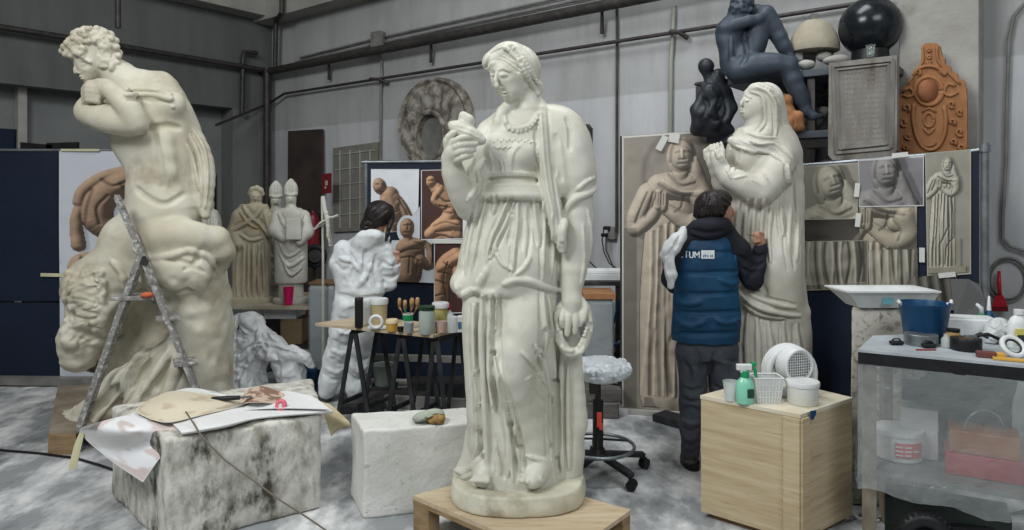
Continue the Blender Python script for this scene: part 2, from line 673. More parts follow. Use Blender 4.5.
		me.polygons.add(len(Fc)); me.polygons.foreach_set('loop_start', (np.arange(len(Fc)) * 4).astype(np.int32))
		me.polygons.foreach_set('loop_total', np.full(len(Fc), 4, np.int32))
		me.update(calc_edges=True); me.validate()
		return me

	def build(s, name, m, parent=None, smooth_it=1, loc=None):
		return link_mesh(name, s.mesh(name, smooth_it), m, parent, True, loc)

def spline_rows(W):
	"""refine rows (first column monotone) smoothly"""
	t = np.linspace(0, len(W) - 1, (len(W) - 1) * 6 + 1)
	q = np.vstack([2 * W[0] - W[1], W, 2 * W[-1] - W[-2]])
	i = np.minimum(t.astype(int), len(W) - 2); f = (t - i)[:, None]
	a, b, c, d = q[i], q[i + 1], q[i + 2], q[i + 3]
	o = 0.5 * ((2 * b) + (-a + c) * f + (2 * a - 5 * b + 4 * c - d) * f ** 2 + (-a + 3 * b - 3 * c + d) * f ** 3)
	o[:, 0] = np.maximum.accumulate(o[:, 0])
	return o

# ---------------------------------------------------------------- materials
M_marble = mat('marble', srgb(217, 216, 203), 0.42, c2=srgb(200, 198, 183), scale=3.0, c3=srgb(192, 188, 170), s3=7, lo3=0.56, hi3=0.72, bump=0.0012, bscale=70)
M_marble_base = mat('marble_base', srgb(214, 211, 192), 0.5, c2=srgb(190, 186, 166), scale=5.0, c3=srgb(166, 158, 138), s3=6, lo3=0.52, hi3=0.7, bump=0.002, bscale=60)
M_wall_r = None

def wall_material(name, lower, upper, seam, dirt):
	m = mat(name, lower, 0.8, c2=tuple(v * 0.86 for v in lower), scale=0.9, bump=0.002, bscale=30)
	nt = m.node_tree; N, L = nt.nodes, nt.links
	b = N['Principled BSDF']
	src = b.inputs['Base Color'].links[0].from_socket
	geo = N.new('ShaderNodeNewGeometry'); sep = N.new('ShaderNodeSeparateXYZ')
	L.new(geo.outputs['Position'], sep.inputs[0])
	mr = N.new('ShaderNodeMapRange'); mr.inputs['From Min'].default_value = seam - 0.01; mr.inputs['From Max'].default_value = seam + 0.01
	L.new(sep.outputs['Z'], mr.inputs['Value'])
	mx = N.new('ShaderNodeMix'); mx.data_type = 'RGBA'; mx.blend_type = 'MULTIPLY'
	mx.inputs['B'].default_value = col4(upper)
	L.new(mr.outputs[0], mx.inputs['Factor']); L.new(src, mx.inputs['A'])
	# streaks of grime running down
	tc = N.new('ShaderNodeTexCoord'); mp = N.new('ShaderNodeMapping'); mp.inputs['Scale'].default_value = (1.6, 1.6, 0.25)
	L.new(tc.outputs['Object'], mp.inputs[0])
	n = N.new('ShaderNodeTexNoise'); n.inputs['Scale'].default_value = 2.2; n.inputs['Detail'].default_value = 8
	n.inputs['Roughness'].default_value = 0.65
	L.new(mp.outputs[0], n.inputs['Vector'])
	m2 = N.new('ShaderNodeMapRange'); m2.inputs['From Min'].default_value = 0.42; m2.inputs['From Max'].default_value = 0.8
	L.new(n.outputs['Fac'], m2.inputs['Value'])
	m3 = N.new('ShaderNodeMix'); m3.data_type = 'RGBA'; m3.blend_type = 'MULTIPLY'; m3.inputs['B'].default_value = col4(dirt)
	L.new(m2.outputs[0], m3.inputs['Factor']); L.new(mx.outputs['Result'], m3.inputs['A'])
	L.new(m3.outputs['Result'], b.inputs['Base Color'])
	return m

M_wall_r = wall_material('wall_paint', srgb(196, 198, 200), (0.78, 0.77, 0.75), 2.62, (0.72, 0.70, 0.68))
M_wall_l = wall_material('wall_paint_shaded', srgb(120, 122, 120), (0.75, 0.76, 0.77), 2.9, (0.7, 0.7, 0.7))  # left wall turned from the light: its shade is put into a darker base colour
M_beam = mat('beam_concrete', srgb(172, 170, 164), 0.8, c2=srgb(150, 147, 140), scale=2, bump=0.002)
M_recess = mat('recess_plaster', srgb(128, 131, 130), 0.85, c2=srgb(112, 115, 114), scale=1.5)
M_pillar = mat('pillar_concrete', srgb(168, 166, 160), 0.85, c2=srgb(142, 139, 132), scale=2.5, c3=srgb(120, 116, 110), s3=4, lo3=0.56, hi3=0.75, bump=0.003, bscale=25)
M_iron = mat('dark_iron', srgb(52, 52, 52), 0.5, c2=srgb(75, 70, 66), scale=12, metal=0.3)
M_conduit = mat('grey_conduit', srgb(128, 128, 124), 0.5, c2=srgb(105, 104, 100), scale=8)
M_black = mat('black_plastic', srgb(22, 22, 24), 0.45, c2=srgb(34, 34, 36), scale=14)
M_black_dusty = mat('dusty_black', srgb(38, 39, 42), 0.75, c2=srgb(72, 73, 74), scale=9, lo=0.5, hi=0.8)
M_white = mat('white_plastic', srgb(226, 228, 228), 0.4, c2=srgb(208, 210, 208), scale=8)
M_floor = mat('floor_concrete', srgb(138, 141, 143), 0.72, c2=srgb(214, 215, 214), scale=4.2, detail=15, stretch=(1, .55, 1), lo=0.42, hi=0.62, c3=srgb(96, 99, 102), s3=2.6, lo3=0.53, hi3=0.66, bump=0.0015, bscale=60)
M_navy = mat('navy_tarp', srgb(15, 26, 44), 0.6, c2=srgb(19, 32, 52), scale=3, c3=srgb(40, 52, 70), s3=22, lo3=0.66, hi3=0.8, bump=0.004, bscale=4)
M_wood = mat('plywood', srgb(202, 186, 158), 0.6, c2=srgb(184, 164, 134), scale=5, stretch=(0.6, 6, 6), c3=srgb(168, 142, 106), s3=9, lo3=0.6, hi3=0.72)
M_wood_y = mat('crate_plywood', srgb(202, 186, 154), 0.6, c2=srgb(180, 160, 126), scale=4, stretch=(0.7, 0.7, 8), c3=srgb(150, 125, 90), s3=7, lo3=0.6, hi3=0.75, bump=0.001)
M_wood_d = mat('brown_wood', srgb(136, 108, 80), 0.65, c2=srgb(104, 74, 46), scale=5, stretch=(1, 1, 5))
M_stone_w = mat('white_stone', srgb(222, 222, 216), 0.8, c2=srgb(204, 204, 196), scale=4, c3=srgb(176, 176, 168), s3=24, lo3=0.62, hi3=0.7, bump=0.004, bscale=45)
M_stone_m = mat('stained_stone', srgb(212, 210, 200), 0.85, c2=srgb(158, 154, 142), scale=13, lo=0.44, hi=0.66, c3=srgb(74, 72, 62), s3=4.6, lo3=0.56, hi3=0.66, stretch=(1.3, 1.3, 0.7), bump=0.012, bscale=22, detail=15)
M_plaster = mat('yellowed_plaster', srgb(206, 202, 186), 0.7, c2=srgb(186, 179, 158), scale=3.2, c3=srgb(152, 140, 116), s3=2.6, lo3=0.52, hi3=0.74, bump=0.002, bscale=50)
M_cast = mat('white_cast', srgb(206, 205, 196), 0.65, c2=srgb(180, 178, 166), scale=5, bump=0.001)
M_cast_b = mat('buff_cast', srgb(186, 178, 156), 0.7, c2=srgb(160, 150, 126), scale=4, c3=srgb(190, 150, 100), s3=3, lo3=0.6, hi3=0.75)
M_paper = mat('paper', srgb(228, 228, 226), 0.7, c2=srgb(216, 217, 216), scale=3)
M_tape = mat('masking_tape', srgb(206, 204, 168), 0.6, c2=srgb(190, 186, 148), scale=9)
M_steel = mat('zinc_steel', srgb(150, 156, 158), 0.38, metal=0.7, c2=srgb(120, 126, 128), scale=10)
M_cast_w = mat('bright_cast', srgb(214, 211, 200), 0.6, c2=srgb(196, 192, 178), scale=4, bump=0.001)
M_bluecast = mat('blue_grey_cast', srgb(52, 60, 70), 0.5, c2=srgb(68, 77, 88), scale=3, c3=srgb(36, 42, 50), s3=4, lo3=0.55, hi3=0.7)
M_darkcast = mat('dark_bronze_cast', srgb(36, 39, 44), 0.45, c2=srgb(52, 56, 62), scale=5)
M_terra = mat('terracotta', srgb(160, 112, 74), 0.75, c2=srgb(140, 94, 58), scale=5, c3=srgb(192, 146, 104), s3=6, lo3=0.58, hi3=0.72, bump=0.002, bscale=40)
M_skin = mat('skin', srgb(188, 146, 124), 0.55, c2=srgb(180, 128, 104), scale=10)
M_hair = mat('black_hair', srgb(26, 22, 22), 0.45, c2=srgb(44, 38, 36), scale=30, stretch=(1, 1, .3))
M_vest = mat('blue_quilted', srgb(20, 74, 108), 0.55, c2=srgb(14, 58, 90), scale=5, bump=0.004, bscale=9)
M_hood = mat('black_cloth', srgb(28, 30, 38), 0.85, c2=srgb(38, 40, 50), scale=6, bump=0.003, bscale=14)
M_trou = mat('grey_workcloth', srgb(80, 84, 92), 0.85, c2=srgb(62, 66, 75), scale=5, c3=srgb(92, 98, 108), s3=7, lo3=0.6, hi3=0.75, bump=0.005, bscale=9)
M_boot = mat('boot_leather', srgb(66, 66, 66), 0.7, c2=srgb(92, 92, 90), scale=14, lo=.5, hi=.75)
M_tyvek = mat('white_coverall', srgb(222, 226, 228), 0.65, c2=srgb(206, 210, 212), scale=6, bump=0.006, bscale=12)
M_rag = mat('white_rag', srgb(224, 226, 226), 0.85, c2=srgb(206, 208, 208), scale=9, bump=0.004, bscale=18)
M_glass = mat('clear_glass', (0.92, 0.97, 0.95), 0.05, trans=0.92, ior=1.3)
M_film = mat('polythene_film', srgb(250, 252, 253), 0.2, alpha=0.8, c2=srgb(240, 243, 245), scale=7, spec=0.6, bump=0.02, bscale=9)
M_film_d = mat('polythene_sheet', srgb(196, 202, 202), 0.2, alpha=0.36, c2=srgb(164, 172, 172), scale=3, spec=0.9, bump=0.035, bscale=7)
M_clearpl = mat('clear_plastic', srgb(222, 228, 226), 0.2, alpha=0.5, spec=0.6)
M_bluepl = mat('blue_plastic', srgb(16, 72, 112), 0.4, c2=srgb(12, 60, 98), scale=5)
M_greenpl = mat('green_plastic', srgb(30, 150, 96), 0.4)
M_mint = mat('mint_liquid', srgb(140, 214, 184), 0.25, spec=0.6)
M_amber = mat('amber_jar', srgb(186, 158, 104), 0.35, c2=srgb(160, 130, 80), scale=20)
M_yellowpl = mat('yellow_tub', srgb(206, 162, 72), 0.5)
M_redpl = mat('red_plastic', srgb(176, 36, 44), 0.4)
M_magenta = mat('magenta_plastic', srgb(196, 20, 92), 0.35)
M_greytub = mat('grey_plastic', srgb(150, 158, 162), 0.4)
M_bristle = mat('brush_bristle', srgb(196, 160, 116), 0.8, c2=srgb(160, 122, 84), scale=40)
M_shelf = mat('rack_board', srgb(82, 90, 98), 0.6, c2=srgb(64, 70, 76), scale=3)
M_slab = mat('inscribed_stone', srgb(140, 136, 130), 0.85, c2=srgb(116, 111, 105), scale=6, c3=srgb(98, 88, 80), s3=4, lo3=.58, hi3=.72, stretch=(2, 2, .6), bump=0.006, bscale=28)

# ---------------------------------------------------------------- the hall
NR, DR = Vector((-0.6175, -0.7866, 0)), 5.86     # right-hand wall: n . p = -DR
NL, DL = Vector((0.7866, -0.6175, 0)), 9.045     # left-hand wall
TR = Vector((0.7866, -0.6175, 0)); TL = Vector((-0.6175, -0.7866, 0))
K = Vector((-3.497, 10.2, 0))

def RY(px, off=0.0):
	q = (px - HX) / F
	return (DR - off) / (0.6175 * q + 0.7866)

def LY(px, off=0.0):
	q = (px - HX) / F
	return (DL - off) / (0.6175 - 0.7866 * q)

def R(px, z, off=0.0): return G(px, RY(px, off), z)
def RP(px, py, off=0.0): return P(px, py, RY(px, off))
def L_(px, z, off=0.0): return G(px, LY(px, off), z)
def LP(px, py, off=0.0): return P(px, py, LY(px, off))

ROTR = Matrix((TR, -NR, Vector((0, 0, 1)))).transposed()    # x along the right wall, y into it
ROTL = Matrix((-TL, -NL, Vector((0, 0, 1)))).transposed()

m = MB(); m.add([(-13, -5, 0), (13, -5, 0), (13, 14, 0), (-13, 14, 0), (-13, -5, -.1), (13, -5, -.1), (13, 14, -.1), (-13, 14, -.1)],
				[(0, 1, 2, 3), (7, 6, 5, 4), (0, 4, 5, 1), (1, 5, 6, 2), (2, 6, 7, 3), (3, 7, 4, 0)])
struct(m.build('floor', M_floor))
# right wall
m = MB(); c = K + TR * 7 - NR * 0.15
m.box((c.x, c.y, 3.2), (15, 0.3, 6.4), rot=ROTR)
struct(m.build('wall_right', M_wall_r))
# left wall: lintel band above, recessed lower part, end pier at the corner
m = MB()
def lwall(s0, s1, z0, z1, o0, o1, mb):
	c = K + TL * (s0 + s1) / 2 + NL * (o0 + o1) / 2
	mb.box((c.x, c.y, (z0 + z1) / 2), (s1 - s0, abs(o1 - o0), z1 - z0), rot=ROTL)
def s_of(px):
	p = L_(px, 0); return (p - K).dot(TL)
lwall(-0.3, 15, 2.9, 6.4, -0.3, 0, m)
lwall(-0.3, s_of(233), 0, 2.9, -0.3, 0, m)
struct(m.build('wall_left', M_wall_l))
m = MB(); lwall(s_of(233), 15, 0, 2.9, -0.36, -0.3, m); struct(m.build('wall_left_recess', M_recess))
m = MB(); lwall(s_of(227), s_of(206), 0, 1.98, -0.295, -0.27, m)
lwall(s_of(217), s_of(216.3), 0, 1.98, -0.27, -0.262, m)
struct(m.build('door_1', M_black))
m = MB(); lwall(s_of(33), s_of(24), 0, 2.9, -0.3, -0.18, m); struct(m.build('trim_1', M_beam))
# beams under the roof
m = MB(); c = K + TR * 7 + NR * 0.15; m.box((c.x, c.y, 5.28), (15, 0.3, 2.26), rot=ROTR); struct(m.build('trim_2', M_beam))
m = MB(); c = K + TL * 7 + NL * 0.15; m.box((c.x, c.y, 5.3), (15, 0.3, 2.2), rot=ROTL); struct(m.build('trim_3', M_beam))
m = MB(); c = (K + TR * 6 + TL * 6); m.box((c.x, c.y, 6.5), (17, 17, 0.2), rot=ROTR); struct(m.build('ceiling', M_beam))
# pillar on the right wall
a, b2 = R(899, 0, 0.34), R(979, 0, 0.34)
m = MB(); mid = (a + b2) / 2 - NR * 0.17; m.box((mid.x, mid.y, 3.2), ((b2 - a).length, 0.34, 6.4), rot=ROTR, bev=0.008); struct(m.build('pillar_right', M_pillar))

def pipe(label, pts, r, material=None, name='pipe', group=None, n=10):
	mb = MB(); mb.tube(pts, r, n)
	o = mb.build(name, material or M_iron, smooth='auto')
	return tag(o, label, 'pipe', group)

def pipe_thing(label, pts, r, brackets, material=None):
	t = thing('pipe', label, 'pipe', pts[0])
	mb = MB(); mb.tube(pts, r, 12); mb.build('tube', material or M_iron, t, smooth='auto')
	for (p, q, q2) in brackets:
		mb = MB(); mb.tube([p, q, q2], 0.022, 8); mb.build('bracket', M_iron, t, smooth='auto')
	return t

hk = []
for px in (329, 431, 602):
	a = R(px - 16, 3.44, 0.16); b = R(px, 3.46, 0.10); c = R(px, 3.22, 0.05)
	hk.append((a, b, c))
pipe_thing('thick dark iron pipe running along the right wall from the corner', [R(262, 3.45, 0.16), R(460, 3.45, 0.16), R(700, 3.46, 0.16), R(880, 3.46, 0.16)], 0.055, hk)
hk = []
for px in (388, 688):
	hk.append((R(px - 18, 3.13, 0.10), R(px - 9, 3.11, 0.10), R(px, 3.06, 0.04)))
pipe_thing('thin dark pipe with a kink below the thick pipe on the right wall', [LP(216, 125, 0.5), RP(268, 104, 0.12), R(284, 3.12, 0.08), R(460, 3.12, 0.08), R(700, 3.12, 0.08), R(890, 3.12, 0.08)], 0.018, hk)
pipe('dark pipe sloping along the left wall towards the corner', [LP(-120, 8, 0.12), LP(0, 27, 0.12), LP(120, 46, 0.12), LP(264, 70, 0.12)], 0.034)
pipe('upright dark pipe in the corner of the two walls', [LP(267, 68, 0.16), L_(267, 0.02, 0.16)], 0.05)
pipe('dark pipe dropping from the roof beam to the corner', [P(282, -20, 9.4), P(282, 12, 9.4), P(276, 22, 9.85), P(275, 68, 9.9)], 0.035)
pipe('bent dark pipe on the left wall near the corner', [LP(257, 53, 0.1), LP(244, 52, 0.1), LP(243, 60, 0.1), LP(242, 114, 0.1)], 0.032)
pipe('short dark rod hanging above the curly haired statue', [P(118, -30, 7.2), P(118, 28, 7.2)], 0.028)
pipe('grey conduit above the thick pipe on the right wall, upper of two', [R(300, 3.60, 0.03), R(372, 3.64, 0.03), R(560, 3.66, 0.03), R(700, 3.66, 0.03)], 0.014, M_conduit)
pipe('grey conduit above the thick pipe on the right wall, lower of two', [R(296, 3.55, 0.03), R(372, 3.57, 0.03), R(560, 3.60, 0.03), R(700, 3.60, 0.03)], 0.014, M_conduit)
pipe('thin conduit dropping from the junction box on the right wall', [RP(381, 47, 0.03), RP(382, 80, 0.03), RP(381, 90, 0.03), RP(380, 230, 0.03)], 0.015, M_conduit)
pipe('thin dark conduit running down the wall to the power socket', [RP(617, -40, 0.03), RP(617, 50, 0.03), RP(616.5, 232, 0.03)], 0.013, M_iron)
pipe('pale green conduit on the wall above the big printed banner', [RP(674, 6, 0.03), RP(673, 33, 0.03), RP(671, 60, 0.03), RP(670, 190, 0.03)], 0.02, mat('pale_green_paint', srgb(150, 152, 140), 0.5))
pipe('grey cable loop on the far right wall behind the steel frame', [RP(1040, -8, 0.03), RP(1024, 4, 0.03), RP(1014, 16, 0.03), RP(1009, 40, 0.03), RP(1007, 100, 0.03), RP(1006, 160, 0.03), RP(1003, 215, 0.03), RP(1003, 238, 0.03), RP(1010, 246, 0.03), RP(1030, 253, 0.03)], 0.012, M_conduit, name='cable')
t = thing('junction_box', 'small grey junction box on the right wall above the thick pipe', 'junction box', R(378, 3.6, 0.05))
m = MB(); m.box(RP(378, 40, 0.06), (0.17, 0.11, 0.2), rot=ROTR, bev=0.01); m.build('case', M_conduit, t)
m = MB(); m.box(RP(378, 40, 0.12), (0.15, 0.015, 0.18), rot=ROTR, bev=0.004); m.build('lid', M_conduit, t)
# power socket with plugs
t = thing('power_socket', 'dark power socket with two plugged leads on the wall beside the marble woman', 'socket', RP(610, 234, 0.0))
m = MB(); m.box(RP(612.5, 233, 0.03), (0.075, 0.06, 0.12), rot=ROTR, bev=0.006); m.build('case', M_conduit, t)
m = MB(); m.box(RP(607, 228, 0.07), (0.06, 0.06, 0.035), rot=ROTR, bev=0.008); m.build('plug', M_black, t)
m = MB(); m.box(RP(605, 235, 0.07), (0.06, 0.06, 0.035), rot=ROTR, bev=0.008); m.build('plug', M_black, t)
tag(MB().tube([RP(604, 228, 0.08), RP(602, 240, 0.09), RP(604, 252, 0.09), RP(609, 263, 0.08), RP(616, 268, 0.06), RP(624, 273, 0.06)], 0.006, 6).build('power_cable', M_black, smooth=True), 'black lead hanging from the upper plug of the wall socket', 'cable')
tag(MB().tube([RP(606, 236, 0.09), RP(606, 250, 0.1), RP(612, 264, 0.1), RP(617, 277, 0.1), RP(621, 300, 0.1)], 0.006, 6).build('power_cable', M_black, smooth=True), 'black lead hanging from the lower plug of the wall socket', 'cable')
tag(MB().tube([RP(590, 262, 0.09), RP(598, 270, 0.1), RP(608, 275, 0.1), RP(615, 276, 0.1)], 0.006, 6).build('power_cable', M_black, smooth=True), 'black lead sagging behind the marble woman at hip height', 'cable')
# dark leaning sheet, pale plaque, small signs
m = MB(); a = RP(288, 131, 0.2); b = RP(322, 129, 0.2)
m.extrude([RP(288, 131, 0.06), RP(322, 129, 0.06), R(321, 0.0, 0.16), R(287, 0.0, 0.16)], -NR * 0.03)
tag(m.build('metal_sheet', mat('rusty_sheet', srgb(58, 52, 50), 0.7, c2=srgb(78, 66, 60), scale=3, metal=0.2)), 'tall dark rusty sheet leaning on the wall behind the white bishop statues', 'sheet')
t = thing('wall_plaque', 'pale gridded plaster plaque on the wall left of the stone ring', 'plaque', RP(354, 180, 0))
m = MB(); m.extrude([RP(333, 148, 0.04), RP(377, 142, 0.04), RP(377, 230, 0.04), RP(333, 232, 0.04)], -NR * 0.04); m.build('slab', mat('plaque_plaster', srgb(132, 130, 122), 0.85, c2=srgb(118, 115, 106), scale=6, bump=0.004), t)
m = MB()
for i in range(5):
	m.bar(RP(335, 155 + i * 15, 0.045), RP(375, 150 + i * 15.5, 0.045), 0.012, 0.012)
for i in range(4):
	m.bar(RP(340 + i * 10, 150, 0.045), RP(340 + i * 10, 228, 0.045), 0.012, 0.012)
m.build('grid', M_beam, t)
# fire extinguisher sign and cabinet
t = thing('safety_sign', 'small red safety sign on the wall above the crucifix staff', 'sign', RP(326, 184, 0.35))
m = MB(); m.extrude([RP(322, 174, 0.3), RP(331, 173, 0.3), RP(331, 193, 0.3), RP(322, 194, 0.3)], -NR * 0.01); m.build('plate', mat('sign_red', srgb(120, 34, 40), 0.5), t)
m = MB(); m.box(RP(326.5, 183, 0.312), (0.05, 0.004, 0.06), rot=ROTR); m.box(RP(325.5, 187.5, 0.312), (0.03, 0.004, 0.03), rot=ROTR); m.build('pictogram', mat('sign_white', srgb(190, 170, 170), 0.5), t)
t = thing('fire_extinguisher', 'red fire extinguisher on the wall right of the bishop statues', 'extinguisher', RP(312, 250, 0.3))
M_red = mat('extinguisher_red', srgb(120, 30, 40), 0.35)
b0 = RP(313, 252, 0.3)
m = MB(); m.lathe((b0.x, b0.y, b0.z), [(0.0, 0), (0.075, 0.0), (0.08, 0.03), (0.08, 0.42), (0.06, 0.48), (0.025, 0.5), (0.02, 0.54)]); m.build('cylinder', M_red, t, smooth='auto')
m = MB(); m.box((b0.x, b0.y, b0.z + 0.56), (0.1, 0.04, 0.03), bev=0.005); m.tube([(b0.x + .04, b0.y, b0.z + .55), (b0.x + .11, b0.y, b0.z + .5), (b0.x + .11, b0.y, b0.z + .1)], 0.012, 6); m.build('valve', M_black, t)
# dark board edge behind the marble woman's shoulder
m = MB(); m.extrude([RP(566, 128, 0.05), RP(587, 124, 0.05), RP(590, 128, 0.05), RP(590, 163, 0.05), RP(566, 168, 0.05)], -NR * 0.05)
tag(m.build('slate_panel', M_iron), 'small dark slate panel on the wall behind the marble shoulder', 'panel')

def stone_ring():
	t = thing('stone_ring', 'large round carved stone frame with an oval hole hanging on the wall', 'relief', RP(438, 122, 0))
	c0 = RP(438, 124, 0.0)
	Ro, Rz = 0.57, 0.53
	hole = (-0.055, -0.155, 0.205, 0.265)
	n = 96; m_ = 14
	vs = []; fs = []
	def pt(a, t_, h):
		ox, oz = Ro * math.cos(a), Rz * math.sin(a)
		ix, iz = hole[0] + hole[2] * math.cos(a), hole[1] + hole[3] * math.sin(a)
		x = ix + (ox - ix) * t_; z = iz + (oz - iz) * t_
		return c0 + TR * x + Vector((0, 0, z)) + NR * h
	for i in range(n):
		a = 2 * math.pi * i / n
		for j in range(m_ + 1):
			t_ = j / m_
			h = 0.10 + 0.02 * math.sin(t_ * math.pi)
			h += 0.018 * math.sin(7 * a + 5 * t_) * math.sin(t_ * math.pi) + 0.014 * math.sin(13 * a - 9 * t_ + 1) * math.sin(t_ * math.pi) + random.uniform(-.008, .008) * math.sin(t_ * math.pi)
			if j in (1, m_ - 1): h += 0.012
			if j in (2, m_ - 2): h -= 0.015
			vs.append(pt(a, t_, h))
	for i in range(n):
		for j in range(m_):
			a = i * (m_ + 1) + j; b = ((i + 1) % n) * (m_ + 1) + j
			fs.append((a, a + 1, b + 1, b))
	o = len(vs)
	for i in range(n):
		a = 2 * math.pi * i / n
		vs.append(pt(a, 0, 0.0)); vs.append(pt(a, 1, 0.0))
	for i in range(n):
		i2 = (i + 1) % n
		fs.append((i * (m_ + 1), i2 * (m_ + 1), o + 2 * i2, o + 2 * i))
		fs.append((i * (m_ + 1) + m_, o + 2 * i + 1, o + 2 * i2 + 1, i2 * (m_ + 1) + m_))
	mb = MB(); mb.add(vs, fs)
	mb.build('carved_ring', mat('ring_stone', srgb(150, 146, 136), 0.85, c2=srgb(96, 86, 78), scale=9, lo=0.4, hi=0.62, bump=0.012, bscale=22), t, smooth='auto')
	mb = MB(); pts = [c0 + TR * (hole[0] + hole[2] * .99 * math.cos(2 * math.pi * i / 40)) + Vector((0, 0, hole[1] + hole[3] * .99 * math.sin(2 * math.pi * i / 40))) + NR * 0.012 for i in range(40)]
	mb.extrude(pts, -NR * 0.01)
	mb.build('backing', M_conduit, t)

stone_ring()

# ---------------------------------------------------------------- pallet, blocks, crate
def rough_block(name, pts, z0, z1, material, label, cat, amp=0.01, seed=1, sub=26, parent=None):
	"""stone block on a four-cornered footprint, its faces uneven and edges worn"""
	bm = bmesh.new()
	bmesh.ops.create_cube(bm, size=1.0)
	bmesh.ops.bevel(bm, geom=bm.edges[:], offset=0.035, segments=3, affect='EDGES', profile=0.6)
	for i in range(3):
		es = [e for e in bm.edges if e.calc_length() > 0.09]
		if es: bmesh.ops.subdivide_edges(bm, edges=es, cuts=2, use_grid_fill=True)
	bmesh.ops.triangulate(bm, faces=bm.faces)
	from mathutils import noise as nz
	p = [Vector((q[0], q[1], 0)) for q in pts]
	for v in bm.verts:
		u, w_, h = v.co.x + .5, v.co.y + .5, v.co.z + .5
		q = (p[0] * (1 - u) + p[1] * u) * (1 - w_) + (p[3] * (1 - u) + p[2] * u) * w_
		q.z = z0 + (z1 - z0) * h
		d = nz.noise_vector(q * 3.1 + Vector((seed, 0, 0))) * amp + nz.noise_vector(q * 9 + Vector((0, seed, 0))) * amp * 0.5 + nz.noise_vector(q * 27) * amp * 0.22
		if h < 0.04: d.z = 0
		v.co = q + d
	me = bpy.data.meshes.new(name); bm.to_mesh(me); bm.free()
	o = link_mesh(name, me, material, parent, True)
	me.set_sharp_from_angle(angle=math.radians(50))
	if label: tag(o, label, cat)
	return o

# pallet under the marble woman
def pallet(name, corners, z1, thick, label, board_m, block_m):
	"""corners: left, back, right, front as 2-D points"""
	Lc, Bc, Rc, Fc = [Vector((c[0], c[1], 0)) for c in corners]
	t = thing(name, label, 'pallet', ((Lc + Rc) / 2))
	m = MB(); m.prism([Lc, Fc, Rc, Bc], z1 - thick, z1); m.build('top_board', board_m, t)
	def lerp(u, v): return (Lc * (1 - u) + Fc * u) * (1 - v) + (Bc * (1 - u) + Rc * u) * v
	for v in (0.0, 0.5, 1.0):
		m = MB(); a = lerp(0.0, v * .86 + .0); b = lerp(1, v * .86 + .0); c = lerp(1, v * .86 + .13); d = lerp(0, v * .86 + .13)
		m.prism([a, b, c, d], z1 - thick - 0.022, z1 - thick); m.build('stringer_board', block_m, t)
		for u in (0.0, 0.44, 0.88):
			a = lerp(u, v * .86 + .005); b = lerp(u + .12, v * .86 + .005); c = lerp(u + .12, v * .86 + .125); d = lerp(u, v * .86 + .125)
			m = MB(); m.prism([a, b, c, d], 0.0, z1 - thick - 0.022); m.build('spacer_block', block_m, t)
	return t

M_pallet = mat('pallet_wood', srgb(158, 134, 100), 0.7, c2=srgb(126, 102, 74), scale=6, stretch=(1, 1, 5))
pl = (G(413, 3.47)[:2], (-.07, 3.75), G(631, 3.31)[:2], G(562, 2.86)[:2])
pallet('wooden_pallet', pl, 0.176, 0.02, 'wooden pallet with a plywood top under the marble woman', M_wood, M_pallet)

# white block, centre left
rough_block('stone_block', [G(364, 3.60), (-.2, 3.72), (-.15, 4.0), G(351, 3.88)], 0, 0.457, M_stone_w, 'rough white stone block on the floor left of the pallet', 'stone block', 0.008, 3)
# stained block, left front
rough_block('stone_block', [G(168, 3.30), G(322, 3.72), G(312, 4.45), G(112, 3.86)], 0, 0.50, M_stone_m, 'large moss-stained stone block with printed sheets on top', 'stone block', 0.018, 9)
# low plinth board and block under the big plaster statue
lowp = thing('wooden_pallet', 'low wooden pallet under the large seated male statue', 'pallet', G(130, 4.9))
m = MB(); m.prism([G(49, 4.52), G(250, 4.6), G(222, 5.7), G(58, 5.6)], 0.125, 0.15); m.build('top_board', mat('dusty_wood', srgb(150, 140, 124), .8, c2=srgb(118, 104, 86), scale=5), lowp)
m = MB(); m.prism([G(48, 4.5), G(76, 4.5), G(76, 4.72), G(50, 4.72)], 0, 0.124); m.build('spacer_block', M_pallet, lowp)
m = MB(); m.prism([G(215, 4.6), G(240, 4.6), G(236, 4.85), G(215, 4.85)], 0, 0.124); m.build('spacer_block', M_pallet, lowp)
m = MB(); m.prism([G(62, 5.3), G(84, 5.3), G(84, 5.55), G(64, 5.55)], 0, 0.124); m.build('spacer_block', M_pallet, lowp)

# plywood crate
cr = thing('plywood_crate', 'big plywood crate carrying the spray bottle and white fan', 'crate', G(780, 3.6))
fp = [G(701, 3.62), G(800, 3.30), G(852, 3.58), G(768, 3.98)]
m = MB(); m.prism(fp, 0.03, 0.612); m.build('box', M_wood_y, cr)
cx = sum((Vector(p) for p in fp), Vector()) / 4
fo = [cx + (Vector(p) - cx) * 1.012 for p in fp]
m = MB(); m.prism(fo, 0.612, 0.63); m.build('lid', mat('pale_board', srgb(222, 214, 194), 0.6, c2=srgb(206, 196, 170), scale=5), cr)
for a, b in ((0, 1), (1, 2)):
	va, vb = Vector(fo[a]), Vector(fo[b])
	m = MB(); d = (vb - va).normalized()
	if a == 0: q = [vb - d * 0.075, vb]
	else: q = [va, va + d * 0.06]
	nrm = Vector((d.y, -d.x, 0))
	m.extrude([q[0] + Vector((0, 0, .03)), q[1] + Vector((0, 0, .03)), q[1] + Vector((0, 0, .61)), q[0] + Vector((0, 0, .61))], nrm * 0.012); m.build('corner_batten', M_wood_y, cr)
m = MB(); m.prism([cx + (Vector(p) - cx) * 0.9 for p in fp], 0, 0.03); m.build('skid', M_wood_d, cr)

